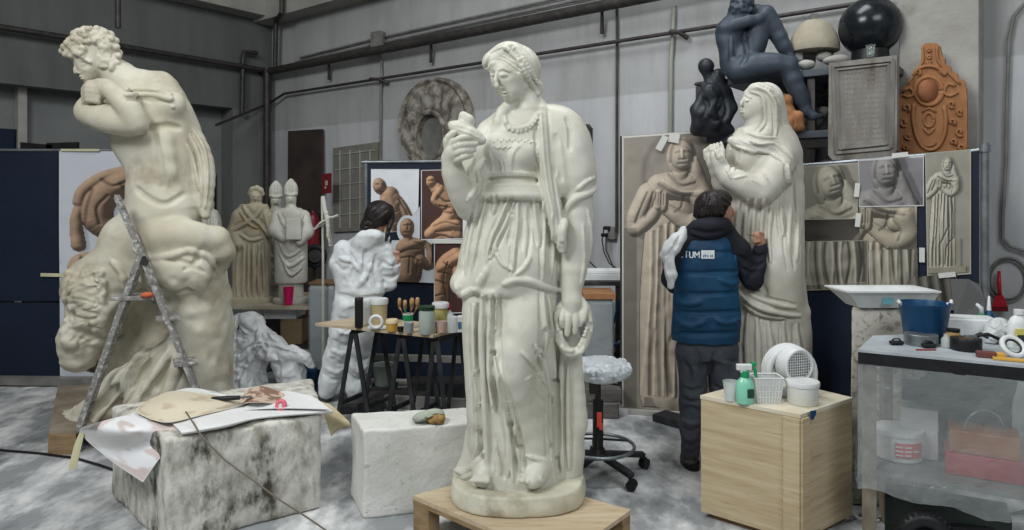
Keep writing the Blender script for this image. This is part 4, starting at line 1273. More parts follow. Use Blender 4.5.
# ---------------------------------------------------------------- praying woman behind the man in the blue vest
def praying_woman():
	t = thing('plaster_statue', 'white veiled statue praying with joined hands, right of the person in the blue vest', 'statue', G(765, 4.55, 0.0))
	s = Sculpt(4.55, (696, 76, 820, 455), (-34, 36), 0.005)
	# body and skirt
	s.loft([(128, 764, 2, 26, 17), (145, 763, 2, 34, 21), (165, 761, 0, 34, 22), (190, 760, 0, 31, 21), (215, 761, 0, 32, 22), (245, 764, 0, 35, 24), (280, 767, 0, 37, 26), (320, 770, 0, 38, 27), (370, 771, 0, 38, 28), (420, 772, 0, 42, 30), (444, 772, 0, 44, 31)], k=4)
	s.chain([(776, 232, -6, 18), (777, 255, -14, 19), (779, 285, -14, 17), (783, 310, -12, 15)], k=10, step=10)
	s.chain([(790, 320, -4, 15), (790, 380, -4, 16), (790, 430, -4, 18)], k=10, step=14)
	s.chain([(752, 300, -8, 14), (750, 360, -10, 14), (748, 430, -8, 16)], k=10, step=14)
	# shoulders, shawl
	s.chain([(742, 150, -4, 13), (756, 140, 0, 14), (772, 142, 2, 15), (784, 154, 2, 14)], k=8, step=8)
	# mantle falling behind
	s.chain([(778, 130, 8, 10), (788, 155, 8, 12), (791, 190, 8, 11), (792, 230, 8, 10), (793, 280, 8, 9)], k=7, step=12)
	# arm
	s.chain([(778, 160, -12, 15), (770, 178, -18, 15), (758, 191, -22, 13.5)], k=6, step=6)
	s.chain([(758, 192, -22, 13), (742, 184, -24, 11), (728, 176, -22, 9), (722, 170, -20, 7.5)], k=4, step=6)
	s.chain([(730, 190, -4, 11), (722, 182, -6, 9), (717, 172, -10, 7)], k=5, step=6)
	# joined hands, fingers up
	s.chain([(722, 170, -20, 6.5), (719, 162, -20, 6.5), (716, 157, -20, 5.5)], k=3)
	s.chain([(716, 170, -10, 6), (713, 162, -12, 6), (711, 157, -12, 5)], k=3)
	for i in range(4):
		s.chain([(723 - i * 3.7, 158 - i * .4, -23 + i * 1.2, 2.0), (723 - i * 4.0, 150, -23 + i, 1.75), (721 - i * 3.4, 142.5 + i * 1.0, -21 + i, 1.4)], k=0.4, step=3)
		s.chain([(714 - i * 2.6, 159, -12 + i, 2.0), (712 - i * 2.4, 151, -12 + i, 1.8), (711 - i * 1.9, 145.5 + i * 1.4, -12 + i, 1.4)], k=0.4, step=3)
	s.chain([(723, 164, -24, 2.8), (719, 157, -27, 2.4), (716, 152, -26, 2.0)], k=1.2, step=3)
	# neck and head looking up
	s.chain([(760, 138, 0, 11), (757, 124, 0, 10), (756, 114, 0, 10)], k=6)
	s.ell((763, 102, 0), (18, 17, 19), rot=-10, k=4)
	s.ell((752, 104, -3), (11, 11, 15), rot=12, k=4)
	s.ell((746, 114, -3), (5.5, 6, 4.5), rot=20, k=4)
	s.chain([(743.5, 99, -8, 1.4), (741.6, 103, -8.5, 1.4), (741.2, 105, -8.5, 1.6)], k=2)
	s.ell((741.3, 109.5, -7), (2.2, 2.4, 1.1), k=.8)
	s.ell((741.6, 112, -7), (2.2, 2.4, 1.2), k=.8)
	s.ell((747.0, 100.5, -13), (3.2, 2.6, 2.2), op='sub', k=2)
	s.ell((747.2, 100.8, -11), (2.2, 1.6, 1.3), k=.7)
	s.fold([(743.5, 97), (747, 95.8), (751, 97.5)], r=0.9, out=0.2, k=1)
	# hood
	s.chain([(748, 93, -6, 4), (754, 89, -9, 5), (764, 90, -11, 6), (770, 98, -13, 6), (771, 112, -12, 6), (770, 126, -10, 6), (764, 136, -14, 5)], k=3, step=5)
	s.ell((768, 102, 2), (15, 16, 19), rot=-8, k=4)
	s.chain([(774, 112, 2, 12), (775, 126, 3, 11), (778, 138, 4, 11)], k=5, step=6)
	s.ridges([([(757, 87), (768, 92), (775, 104), (776, 122), (776, 136)], 1.7), ([(752, 92), (762, 96), (765, 108), (765, 122), (758, 132)], 1.6), ([(764, 86), (775, 93), (780, 108), (780, 125)], 1.6)], k=1)
	# shawl folds over the chest
	s.chain([(732, 141, -14, 4.5), (746, 146, -20, 5.5), (762, 146, -20, 5.5), (774, 150, -18, 5.5), (788, 164, -14, 4.5)], k=3, step=5)
	s.chain([(746, 132, -10, 4), (752, 139, -16, 5), (766, 141, -16, 5), (784, 148, -12, 5), (792, 160, -8, 4)], k=3, step=5)
	s.ridges([([(736, 146), (752, 151), (768, 152), (780, 160)], 1.6), ([(745, 138), (758, 144), (775, 144), (790, 158)], 1.6), ([(748, 133), (760, 137), (776, 138)], 1.4)], k=1)
	s.folds([[(730, 147), (745, 153), (762, 153)], [(738, 141), (750, 146), (770, 148), (788, 166)]], r=1.5, out=1.0, op='sub', k=1)
	s.ell((746, 160, -16), (9, 6, 8), k=6)
	# tunic pleats
	rs = random.Random(3)
	s.ridges([([(x + 2, 200), (x, 215 + rs.uniform(-4, 4)), (x - 1, 240), (x + 1, 262)], 2.0) for x in (738, 746, 754, 762, 770)], k=1.2)
	s.ridges([([(788, 165), (790, 200), (788, 240), (791, 270)], 2.5), ([(795, 165), (797, 210), (797, 260)], 2.2), ([(782, 195), (781, 215), (783, 235)], 2.0)], k=1.2)
	s.folds([[(733, 158), (731, 170)], [(738, 156), (736, 170)], [(785, 172), (783, 200), (786, 232)]], r=1.4, out=1.0, op='sub', k=1)
	s.folds([[(735, 178), (745, 176)], [(752, 180), (762, 186)], [(763, 172), (770, 184)], [(726, 168), (731, 178)]], r=1.1, out=0.2, k=1)
	# sweep of cloth over the knees
	s.chain([(740, 292, -20, 6), (752, 302, -24, 6), (770, 308, -26, 6), (790, 310, -20, 6), (804, 312, -10, 5)], k=5, step=8)
	s.ridges([([(742, 286), (754, 296), (772, 303), (795, 308)], 2.4), ([(742, 296), (756, 306), (775, 312), (800, 316)], 2.4), ([(744, 278), (752, 290), (764, 298)], 2.2), ([(745, 305), (760, 314), (785, 318)], 2.0), ([(762, 262), (758, 280), (764, 296)], 2.4), ([(756, 255), (752, 272), (748, 284)], 2.2)], k=1.4)
	s.ridges([([(748, 312), (747, 350), (750, 400), (749, 435)], 2.8), ([(757, 318), (758, 360), (757, 430)], 2.6), ([(768, 322), (772, 370), (770, 430)], 3.0), ([(783, 322), (784, 370), (783, 432)], 2.2), ([(796, 325), (800, 370), (799, 430)], 2.6)], k=1.5)
	for i, x in enumerate((745, 760, 775, 790)):
		s.fold([(x, 160), (x + 3, 240), (x, 330), (x + 1, 430)], r=4, out=0.1, k=3, back=True, step=6)
	s.rough(0.3, 10, 5)
	s.flat_bottom(0.08)
	s.build('figure', M_cast_w, t)
	m = MB(); a = G(772, 4.55); m.lathe((a.x, a.y, 0.0), [(0.40, 0), (0.42, 0.015), (0.42, 0.065), (0.40, 0.082)], 36, 0.86, 0.6)
	m.build('plinth', M_cast_w, t, smooth='auto')

praying_woman()

# ---------------------------------------------------------------- plaster figures on the far table
def robe_pleats(s, cx, w, y0, y1, n, r=1.4, seed=1, k=1.0):
	rs = random.Random(seed)
	items = []
	for i in range(n):
		x = cx - w + 2 * w * (i + .5) / n
		items.append(([(x + rs.uniform(-1, 1), y0 + rs.uniform(-2, 4)), (x + rs.uniform(-1.5, 1.5), (y0 + y1) / 2), (x * 1.0 + (x - cx) * 0.08, y1)], r * rs.uniform(.8, 1.2)))
	s.ridges(items, k=k)

def friar():
	t = thing('plaster_statue', 'buff plaster friar in a cloak standing at the left end of the far table', 'statue', G(250, 6.5, 0.69))
	s = Sculpt(6.5, (224, 182, 278, 306), (-16, 16), 0.0085)
	s.loft([(204, 254, 0, 13, 9), (214, 253, 0, 18, 11), (230, 251, 0, 20, 12), (255, 251, 0, 19, 12), (280, 251, 0, 18, 12), (298, 250, 0, 19, 13)], k=3, p=2.3)
	s.chain([(256, 208, 0, 6), (256, 202, 0, 5)], k=3)
	s.ell((256, 196, -1), (6.2, 6.8, 7.8), k=2)
	s.chain([(249.5, 193, -3, 2.2), (252, 189, -5, 2.4), (257, 187.6, -5, 2.4), (261, 190, -4, 2.4), (262.6, 194, -2, 2.2)], k=1)
	s.chain([(256, 196, -8, 1.0), (255.7, 199, -9, 1.3)], k=1)
	s.fold([(252, 201.6), (256, 202.5), (259, 201.6)], r=.9, out=.8, op='sub', k=.6)
	s.beads([(253.2, 195.5), (258.6, 195.5)], r=1, out=.0)
	s.chain([(238, 216, -6, 6), (234, 232, -8, 6), (238, 244, -12, 5)], k=4)
	s.chain([(268, 218, -6, 6), (271, 232, -8, 5)], k=4)
	s.ridges([([(243, 206), (250, 216), (262, 226), (273, 240)], 2.0), ([(240, 212), (250, 224), (258, 228)], 1.6), ([(262, 208), (256, 216), (244, 224), (234, 230)], 2.0), ([(264, 212), (268, 226), (272, 244)], 1.6)], k=1)
	robe_pleats(s, 251, 15, 244, 296, 6, 1.8, 2)
	s.ridges([([(240, 234), (250, 240), (262, 238)], 1.6)], k=1)
	s.flat_bottom(0.70)
	s.build('figure', M_cast_b, t)
	m = MB(); a = G(250, 6.5); m.lathe((a.x, a.y, 0.69), [(0.205, 0), (0.21, 0.012), (0.205, 0.04), (0.19, 0.045)], 30, 1, .75); m.build('plinth', M_cast_b, t, smooth='auto')

def bishop(name_label, cx, top, Y0, front=True):
	t = thing('plaster_statue', name_label, 'statue', G(cx, Y0, 0.69))
	dx = cx - 291; dy = top - 179
	X = lambda x: x + dx
	Yy = lambda y: y + dy
	s = Sculpt(Y0, (cx - 24, top - 3, cx + 26, top + 130), (-16, 14), 0.0085)
	s.loft([(Yy(208), X(291), 0, 10, 8), (Yy(214), X(291), 0, 14, 10), (Yy(230), X(291), 0, 16, 11), (Yy(250), X(291), 0, 16, 11), (Yy(270), X(291), 0, 16, 11.5), (Yy(283), X(291), 0, 15.5, 11.5), (Yy(284), X(291), 0, 12, 9), (Yy(300), X(291), 0, 13, 10)], k=2, p=2.3)
	s.chain([(X(291), Yy(208), 0, 5), (X(291), Yy(203), 0, 4.6)], k=3)
	s.ell((X(291), Yy(199), -1), (5.2, 6, 6.8), k=1.5)
	s.chain([(X(291), Yy(198), -7.5, .9), (X(290.8), Yy(201), -8, 1.1)], k=1)
	s.beads([(X(288.6), Yy(198)), (X(293.4), Yy(198))], r=.9, out=0)
	s.fold([(X(288.5), Yy(203.6)), (X(293), Yy(203.6))], r=.8, out=.8, op='sub', k=.5)
	# mitre: two pointed shields
	s.loft([(Yy(178.5), X(291), 0, 1.2, 1.5), (Yy(183), X(291), 0, 5, 4.5), (Yy(188), X(291), 0, 6.8, 6.2), (Yy(194), X(291), 0, 6.6, 6.6), (Yy(196), X(291), 0, 6.2, 6.2)], k=1)
	s.fold([(X(285), Yy(193.5)), (X(291), Yy(195)), (X(297), Yy(193.5))], r=1.2, out=.3, k=.8)
	s.fold([(X(291), Yy(180)), (X(291), Yy(193))], r=1.0, out=.3, k=.8)
	s.chain([(X(278), Yy(216), -3, 6), (X(275), Yy(230), -8, 6), (X(283), Yy(238), -12, 4)], k=4)
	s.chain([(X(304), Yy(216), -3, 6), (X(307), Yy(232), -8, 6), (X(300), Yy(242), -12, 4)], k=4)
	s.ridges([([(X(279), Yy(214)), (X(285), Yy(226)), (X(291), Yy(232))], 1.5), ([(X(303), Yy(214)), (X(298), Yy(226)), (X(292), Yy(232))], 1.5), ([(X(280), Yy(244)), (X(288), Yy(256)), (X(300), Yy(250))], 1.8), ([(X(280), Yy(254)), (X(289), Yy(266)), (X(303), Yy(258))], 1.8), ([(X(284), Yy(264)), (X(291), Yy(275)), (X(301), Yy(268))], 1.6)], k=1)
	if front:
		m_ = s.w(X(294), Yy(228), -14)
	s.flat_bottom(0.70)
	s.build('figure', M_cast, t)
	if front:
		m = MB(); m.box(P(X(294), Yy(229), Y0 - .15), (0.13, 0.05, 0.19), rz=0.1, bev=0.006); m.build('book', M_cast, t)
	m = MB(); a = G(cx, Y0); m.lathe((a.x, a.y, 0.69), [(0.165, 0), (0.17, 0.012), (0.16, 0.04), (0.15, 0.045)], 30, 1, .8); m.build('plinth', M_cast, t, smooth='auto')

friar()
bishop('white plaster bishop with tall mitre holding a book, right front on the far table', 291, 179, 6.45)
bishop('white plaster bishop with tall mitre half hidden behind the other bishop', 276, 181, 6.85, False)

def draped_bust():
	t = thing('plaster_statue', 'small white draped plaster figure glimpsed behind the naked male statue', 'statue', G(208, 6.9, 0.69))
	s = Sculpt(6.9, (190, 192, 226, 300), (-14, 14), 0.01)
	s.ell((207, 204, 0), (7, 7, 8), k=3)
	s.loft([(210, 208, 0, 9, 8), (222, 209, 0, 12, 10), (240, 209, 0, 12, 10), (280, 209, 0, 14, 11), (296, 209, 0, 15, 12)], k=4)
	s.chain([(213, 218, -5, 5), (216, 232, -8, 5)], k=3)
	robe_pleats(s, 208, 11, 218, 290, 5, 1.4, 4)
	s.flat_bottom(0.69)
	s.build('figure', M_cast, t)

draped_bust()

# ---------------------------------------------------------------- sculptures on the rack
def blue_nude():
	t = thing('plaster_statue', 'blue-grey nude statue seated on the top shelf with one leg hanging down', 'statue', P(745, 80, 5.1))
	s = Sculpt(5.1, (708, -8, 826, 124), (-36, 26), 0.0078)
	s.ell((740, 10, 0), (11, 11, 12), rot=20, k=3)
	s.ell((742, 2, 2), (12, 11, 9), k=3)
	s.chain([(735, 18, 4, 8), (732, 26, 5, 11)], k=5)
	s.loft([(20, 734, 5, 10, 9), (28, 731, 6, 15, 11), (40, 730, 6, 14, 11), (52, 732, 5, 13, 11), (64, 735, 4, 15, 13), (74, 738, 3, 16, 13)], k=6)
	s.chain([(724, 28, 2, 7), (734, 25, -4, 6.5), (748, 21, -8, 5.5), (759, 19, -8, 4.5), (764, 14, -6, 3.5)], k=3, step=6)
	s.chain([(748, 12, 8, 6), (757, 10, 6, 5), (766, 12, 2, 4)], k=3)
	s.chain([(740, 68, 0, 13), (752, 48, 2, 12), (762, 22, 2, 9), (766, 14, 1, 8)], k=5, step=8)
	s.chain([(766, 14, 1, 8), (774, 28, 1, 8), (784, 46, 0, 6.5), (790, 58, 0, 4.8)], k=4, step=8)
	s.chain([(789, 58, 0, 4.8), (797, 64, -2, 3.8), (801, 66, -3, 2.6)], k=3)
	s.chain([(738, 70, -8, 12), (756, 66, -15, 11), (776, 64, -20, 9.5), (788, 66, -22, 8.5)], k=5, step=8)
	s.chain([(788, 66, -22, 8.5), (793, 80, -22, 8.5), (801, 98, -22, 6.5), (807, 111, -22, 4.8)], k=4, step=8)
	s.chain([(806, 111, -22, 4.8), (813, 116, -24, 4), (821, 116.5, -25, 2.6)], k=3)
	rs = random.Random(3)
	s.beads([(rs.uniform(729, 752), rs.uniform(-5, 12), rs.uniform(.6, 1.2)) for _ in range(40)], r=2.4, out=0.0)
	s.fold([(744, 36), (747, 52), (742, 64)], r=1.6, out=.8, op='sub', k=3)
	s.ell((731, 48, -10), (3, 3, 12), k=4)
	s.rough(0.4, 8, 6)
	s.build('figure', M_bluecast, t)

def dark_group():
	t = thing('plaster_statue', 'dark group of entwined small figures left of the veiled statue head', 'statue', P(713, 128, 5.3))
	s = Sculpt(5.3, (688, 56, 740, 134), (-20, 20), 0.008)
	s.ell((706, 66, -4), (8, 8, 8), k=2)
	s.chain([(706, 72, -2, 4), (711, 82, -2, 7)], k=4)
	s.ell((718, 76, -4), (7, 7, 7.5), k=2)
	s.chain([(719, 84, -3, 6), (720, 95, -2, 9), (722, 112, -2, 10), (718, 124, -2, 11)], k=5)
	s.ell((710, 93, -10), (10, 9, 10), k=4)
	s.chain([(702, 96, -8, 5), (697, 110, -10, 6), (698, 124, -8, 7)], k=4)
	s.chain([(714, 104, -12, 6), (706, 114, -14, 7), (713, 124, -12, 8)], k=4)
	s.chain([(727, 92, -4, 5), (732, 108, -4, 5), (727, 118, -8, 5)], k=4)
	s.chain([(712, 84, -4, 3.4), (704, 84, -6, 2.8), (696, 84, -8, 2.4)], k=2)
	s.chain([(696, 130, -2, 6), (716, 130, -2, 10), (728, 130, -2, 6)], k=5)
	s.folds([[(703, 98), (708, 106), (702, 118)], [(714, 88), (720, 98), (716, 110)], [(724, 96), (727, 110), (722, 122)], [(708, 116), (716, 120), (724, 118)]], r=1.6, out=1.0, op='sub', k=1.2)
	s.rough(0.6, 7, 6)
	s.build('figure', M_darkcast, t)

def orange_figure():
	t = thing('terracotta_figure', 'small orange terracotta crouching figure on the lower shelf', 'figurine', P(789, 128, 4.95))
	s = Sculpt(4.95, (774, 90, 806, 132), (-14, 12), 0.0065)
	s.ell((787, 100, -2), (5.4, 5.5, 6), k=2)
	s.chain([(788, 104, 0, 4), (788, 112, 0, 6.5), (790, 122, -1, 7)], k=3)
	s.chain([(783, 109, -3, 3), (780, 117, -4, 3), (784, 122, -6, 3)], k=2)
	s.chain([(790, 122, -4, 6), (798, 116, -6, 4.6), (800, 126, -6, 4)], k=3)
	s.chain([(782, 126, -4, 4), (791, 127, -4, 5), (801, 128, -4, 3.6)], k=3)
	s.folds([[(784, 110), (789, 116), (785, 122)], [(792, 114), (795, 120), (794, 127)]], r=1.0, out=1.0, op='sub', k=.8)
	s.build('figure', M_terra, t)

blue_nude(); dark_group(); orange_figure()

# ---------------------------------------------------------------- people
def man():
	t = thing('person', 'person in a blue padded vest and grey trousers working on the praying statue', 'person', G(700, 4.31))
	bx = (656, 186, 772, 472); dp = (-34, 44); Y0 = 4.31
	# the body, one surface
	s = Sculpt(Y0, bx, dp, 0.0062)
	s.ell((713, 207, 0), (14, 16, 17), k=3)                          # skull
	s.ell((722, 211, 5), (10, 12, 12.5), rot=-8, k=4)                  # face turned away to the right
	s.chain([(731, 208, 8, 1.4), (734, 213, 9, 1.7), (733, 215.5, 9, 1.6)], k=1.6)
	s.ell((731.4, 219, 8), (2.2, 3, 1.4), k=1)
	s.ell((731.2, 221.2, 8), (2.0, 3, 1.3), k=1)
	s.ell((728, 225, 7), (4, 5, 3.5), k=2.5)
	s.ell((718.5, 213, -8), (2.6, 2.2, 4.4), rot=12, k=1)            # ear
	s.ell((718.6, 213, -10), (1.3, 1.3, 2.4), rot=12, k=.6, op='sub')
	s.chain([(714, 220, 2, 9), (711, 232, 2, 10)], k=4)
	s.loft([(232, 709, 2, 14, 9), (240, 708, 2, 25, 12), (255, 706, 2, 27, 15), (285, 706, 3, 24, 14), (310, 706, 3, 22, 13), (335, 706, 2, 26, 15), (350, 706, 2, 26, 15)], k=5)
	s.chain([(730, 243, 2, 9), (743, 262, 4, 8), (751, 280, 6, 6.8)], k=4)
	s.chain([(751, 280, 6, 6.0), (756, 264, 6, 4.8), (759, 250, 6, 4.0), (759.5, 246, 6, 4.0)], k=3)
	s.chain([(683, 243, 2, 9), (674, 262, 4, 8), (671, 280, 12, 6.8), (676, 284, 26, 6), (684, 278, 36, 4.6)], k=4)
	s.ell((685, 276, 40), (4, 5, 5), k=2)
	for i in range(4):
		s.chain([(683 + i * 2.2, 274, 41, 1.6), (684 + i * 2.2, 269, 42, 1.4), (686 + i * 2.0, 266, 40, 1.2)], k=.7)
	s.chain([(681, 276, 38, 1.7), (680, 271, 40, 1.4)], k=.8)
	s.chain([(693, 345, 2, 12), (693, 385, 2, 8.5), (691, 400, 2, 7), (691, 425, 2, 6.5), (690, 452, 2, 5)], k=4)
	s.chain([(720, 345, 2, 12), (723, 385, 4, 8.5), (724, 400, 4, 7), (725, 425, 6, 6.5), (725, 448, 8, 5)], k=4)
	s.chain([(690, 456, 3, 4), (690, 458, 10, 3)], k=3)
	s.chain([(725, 450, 9, 4), (726, 452, 16, 3)], k=3)
	# raised hand gripping a small tool
	s.chain([(759.5, 247, 6, 4.2), (760, 242, 5, 4.8), (760, 238, 5, 4.6)], k=2)
	for i, (y, L) in enumerate(((233.2, 0), (236, 1), (239, 1), (241.8, 0))):
		s.chain([(763.5, y + 1, 4, 1.55), (759 , y - 0.6, -1.2, 1.5), (754.6 - L * .4, y + .2, 0, 1.35), (754.5, y + .9, 3.4, 1.15)], k=.5)
	s.chain([(761, 241, 1, 2.1), (757.5, 236, -1.5, 1.8), (754.5, 233.4, -1, 1.4)], k=.8)
	s.build('body', M_skin, t)
	# hair
	s = Sculpt(Y0, (690, 186, 740, 232), (-26, 26), 0.005)
	s.ell((712, 206, -1), (17.5, 17.5, 16), k=3)
	s.ell((703, 213, -2), (9, 12, 8), k=4)
	s.ell((722, 197, 2), (10, 12, 7), rot=20, k=3)
	s.ell((731.5, 214.5, -2), (13.5, 14, 11), k=1.5, op='sub')
	rs = random.Random(5)
	s.folds([[(712 + rs.uniform(-6, 6) , 193 + rs.uniform(-2, 4)), (a + rs.uniform(-2, 2), 204 + rs.uniform(-3, 3)), (a + (a - 712) * .25, 216 + rs.uniform(-2, 4))] for a in range(697, 728, 2)], r=1.5, out=.2, k=.8)
	s.folds([[(712 + rs.uniform(-6, 6) , 192), (a + rs.uniform(-2, 2), 204), (a + (a - 712) * .2, 218)] for a in range(698, 728, 3)], r=1.0, out=1.0, k=.6, op='sub')
	s.build('hair', M_hair, t)
	# hoodie: hood and sleeves
	s = Sculpt(Y0, (656, 212, 772, 300), (-30, 46), 0.006)
	s.chain([(690, 232, 2, 7), (698, 228, -8, 7.5), (712, 226, -13, 8), (724, 226, -6, 7), (729, 230, 2, 6)], k=5, step=6)
	s.ell((708, 234, -9), (17, 8, 8), rot=-4, k=5)
	s.chain([(730, 241, 2, 11.5), (738, 250, 3, 11.5), (745, 266, 5, 10.5), (751, 277, 6, 10), (753, 280, 6, 9)], k=5)
	s.chain([(753, 281, 6, 9), (757, 266, 6, 8.2), (760, 251, 6, 6.4), (761, 246.5, 6, 5.8)], k=4)
	s.chain([(684, 242, 2, 11.5), (674, 260, 4, 10.5), (671, 279, 10, 9), (675, 285, 22, 8), (682, 280, 33, 6.4)], k=5)
	s.folds([[(739, 256), (747, 262), (755, 270)], [(741, 268), (748, 272), (756, 274)], [(746, 283), (750, 276), (757, 271)], [(752, 262), (758, 266), (764, 262)], [(754, 254), (760, 257), (765, 254)]], r=1.6, out=.9, op='sub', k=2)
	s.folds([[(690, 236), (702, 240), (716, 240), (729, 234)], [(692, 230), (706, 233), (722, 231)]], r=1.8, out=.9, op='sub', k=2)
	s.build('hoodie', M_hood, t)
	# padded vest
	s = Sculpt(Y0, (660, 224, 748, 348), (-28, 32), 0.0058)
	s.loft([(234, 708, 2, 21, 10), (240, 708, 2, 27, 14), (252, 707, 2, 29, 17.5), (270, 706, 2, 31, 19), (290, 706, 2, 32.5, 20), (310, 706, 2, 33.5, 20.5), (330, 706, 2, 34.5, 21), (341, 706, 2, 33, 20.5)], k=4, p=2.3)
	for py, a in ((252, 1.3), (272, 1.4), (293, 1.5), (312, 1.5), (333, 1.6)):
		s.fold([(670, py - 1), (682, py + .6), (700, py + 1.2), (715, py + .6), (730, py), (743, py - 2)], r=a, out=.9, op='sub', k=2.5, taper=False)
	s.folds([[(676, 300), (688, 304), (700, 302)], [(720, 280), (730, 284), (738, 282)], [(716, 320), (728, 323), (738, 320)], [(678, 322), (690, 326), (704, 322)]], r=1.6, out=.1, k=3)
	s.fold([(731, 236), (734, 248), (735, 262), (738, 278)], r=1.4, out=.9, op='sub', k=1.5)
	s.rough(0.8, 10, 3)
	s.build('vest', M_vest, t)
	# lettering on the back
	u = Y0 / F
	def back_y(px, py):
		c, h = s.cast([px], [py]); return c[0]
	M_print = mat('white_print', srgb(226, 230, 232), 0.6)
	M_print_b = mat('blue_print', srgb(60, 104, 140), 0.6)
	M_print_c = mat('grey_print', srgb(150, 168, 182), 0.6)
	def strip(mb, pts, w):
		"""flat stroke of width w px laid on the vest"""
		for a, b in zip(pts[:-1], pts[1:]):
			a = np.array(a, float); b = np.array(b, float); d = (b - a) / (np.linalg.norm(b - a) + 1e-9); n = np.array((-d[1], d[0])) * w / 2
			q = [a + n, b + n, b - n, a - n]
			vs = [Vector(back_y(*p)) + Vector((0, -0.007, 0)) for p in q]
			mb.extrude(vs, (0, 0.003, 0))
	m = MB(); h0, h1 = 251.5, 257.6
	strip(m, [(682.6, 252.4), (680.8, 251.6), (679.2, 253.2), (679.2, 256), (680.8, 257.6), (682.6, 256.8)], .9)       # C
	strip(m, [(684.0, h0), (688.2, h0)], .9); strip(m, [(686.1, h0), (686.1, h1)], 1.0)                                  # T
	strip(m, [(689.4, h0), (689.4, 256.4), (690.6, h1), (692.0, h1), (693.0, 256.4), (693.0, h0)], .9)                   # U
	strip(m, [(694.6, h1), (694.6, h0), (696.8, 255.4), (699.0, h0), (699.0, h1)], .9)                                   # M
	m.build('lettering', M_print, t)
	m = MB()
	for i in range(6):
		a, b = 701 + i * 2.2, 701 + (i + 1) * 2.2
		q = [back_y(a, 250.2), back_y(b, 250.2), back_y(b, 258.6), back_y(a, 258.6)]
		m.extrude([Vector(p) + Vector((0, -0.006, 0)) for p in q], (0, 0.003, 0))
	m.build('print_box', M_print, t)
	m = MB()
	strip(m, [(703, 257), (703.6, 252.6), (705, 256.6), (706.2, 252.6)], .8); strip(m, [(707.4, 256.8), (707.8, 252.8), (709.2, 253.4), (708.2, 255)], .8); strip(m, [(710.4, 256.6), (710.8, 253), (712.2, 253), (711.8, 256.6)], .8)
	for v in m.v: pass
	m.v = [(v[0], v[1] - 0.004, v[2]) for v in m.v]
	m.build('print_letters', M_print_b, t)
	# trousers
	s = Sculpt(Y0, (668, 332, 748, 470), (-26, 34), 0.0062)
	s.loft([(334, 706, 2, 29, 18), (346, 707, 2, 29, 18), (358, 707, 2, 28, 17)], k=6)
	s.chain([(692, 352, 2, 16), (693, 385, 2, 13), (692, 400, 1, 12), (691, 425, 2, 10.5), (690.5, 452, 2, 9.2)], k=5)
	s.chain([(721, 352, 2, 17), (724, 385, 4, 13.5), (725, 400, 4, 12), (726, 425, 6, 10.5), (726, 446, 8, 9.2)], k=5)
	s.ell((734, 373, -4), (6, 10, 13), k=1.5, p=4)
	s.fold([(726, 360), (733, 362), (739, 360)], r=1.4, out=.9, op='sub', k=1)
	s.folds([[(684, 388), (692, 392), (702, 388)], [(682, 398), (692, 402), (702, 400)], [(683, 412), (690, 408), (700, 412)], [(683, 428), (691, 432), (700, 428)], [(682, 442), (690, 446), (699, 442)], [(684, 450), (691, 452), (698, 449)], [(696, 350), (700, 362), (704, 372)], [(716, 352), (712, 364), (708, 374)], [(714, 386), (722, 390), (734, 387)], [(684, 362), (690, 372), (688, 384)]], r=1.7, out=.9, op='sub', k=2.5)
	s.folds([[(683, 420), (691, 424), (700, 421)], [(683, 436), (690, 439), (699, 436)], [(716, 398), (726, 396), (736, 400)]], r=1.7, out=.1, k=2.5)
	s.rough(0.7, 8, 3)
	s.build('trousers', M_trou, t)
	for (x, y, d, yaw) in ((690, 461, 1, 0), (726, 453, 8, 0)):
		s = Sculpt(Y0, (x - 14, y - 16, x + 14, y + 8), (d - 20, d + 26), 0.0055)
		s.chain([(x, y - 10, d, 7.6), (x, y - 2, d, 7.8)], k=3)
		s.ell((x, y, d - 2), (7.8, 10, 5.5), k=3)
		s.ell((x, y + 1, d + 10), (8, 13, 5), k=4)
		zb = s.w(x, y, d)[2]
		s.folds([[(x - 7, y - 8), (x, y - 6.5), (x + 7, y - 8)], [(x - 8, y - 2), (x, y - 1), (x + 8, y - 2)]], r=1.0, out=.9, op='sub', k=1)
		s.flat_bottom(0.03)
		bo = s.build('boot', M_boot, t)
		c = s.w(x, y, d + 4)
		m = MB(); pts = []
		for k in range(24):
			a = 2 * math.pi * k / 24
			pts.append((c[0] + 0.052 * math.cos(a) * (1 - .12 * math.sin(a + 1)), c[1] + 0.125 * math.sin(a)))
		m.prism(pts, 0.0, 0.034); m.build('sole', M_black, bo)
	# glasses
	m = MB(); m.tube([P(719, 210, Y0 - .045), P(726, 210, Y0 - .03), P(731.6, 210.4, Y0 + .01)], 0.0026, 6)
	m.torus(P(731.8, 211.5, Y0 + .05), 0.016, 0.002, 16, 5, rot=Matrix.Rotation(math.radians(80), 3, 'Y'))
	m.build('glasses', M_black, t)
	# tool
	m = MB(); m.tube([P(766, 240, Y0 + .02), P(757, 236.5, Y0 + .0), P(747, 234.5, Y0 + .04)], [.004, .004, .002], 8)
	tag(m.build('modelling_tool', M_wood_d, smooth=True), 'thin modelling tool held in the raised right hand of the person in the blue vest', 'tool')
	# white rag over the left shoulder
	s = Sculpt(Y0, (655, 222, 694, 294), (-34, 14), 0.0055)
	s.chain([(683, 231, -8, 4.5), (676, 240, -14, 5), (670, 250, -16, 5), (669, 262, -18, 5), (671, 275, -19, 5), (671, 286, -19, 3)], k=4, step=6)
	s.chain([(682, 238, -10, 5), (671, 248, -13, 6.5), (664, 255, -14, 4.5)], k=5)

	s.chain([(690, 231, 2, 4), (684, 232, 8, 5), (678, 242, 12, 5)], k=4)
	s.folds([[(680, 236), (674, 248), (666, 256)], [(678, 240), (672, 258), (673, 282)], [(674, 248), (668, 262), (670, 278)]], r=1.5, out=1.0, op='sub', k=1.5)
	s.rough(1.0, 6, 8)
	s.build('shoulder_rag', M_rag, None)
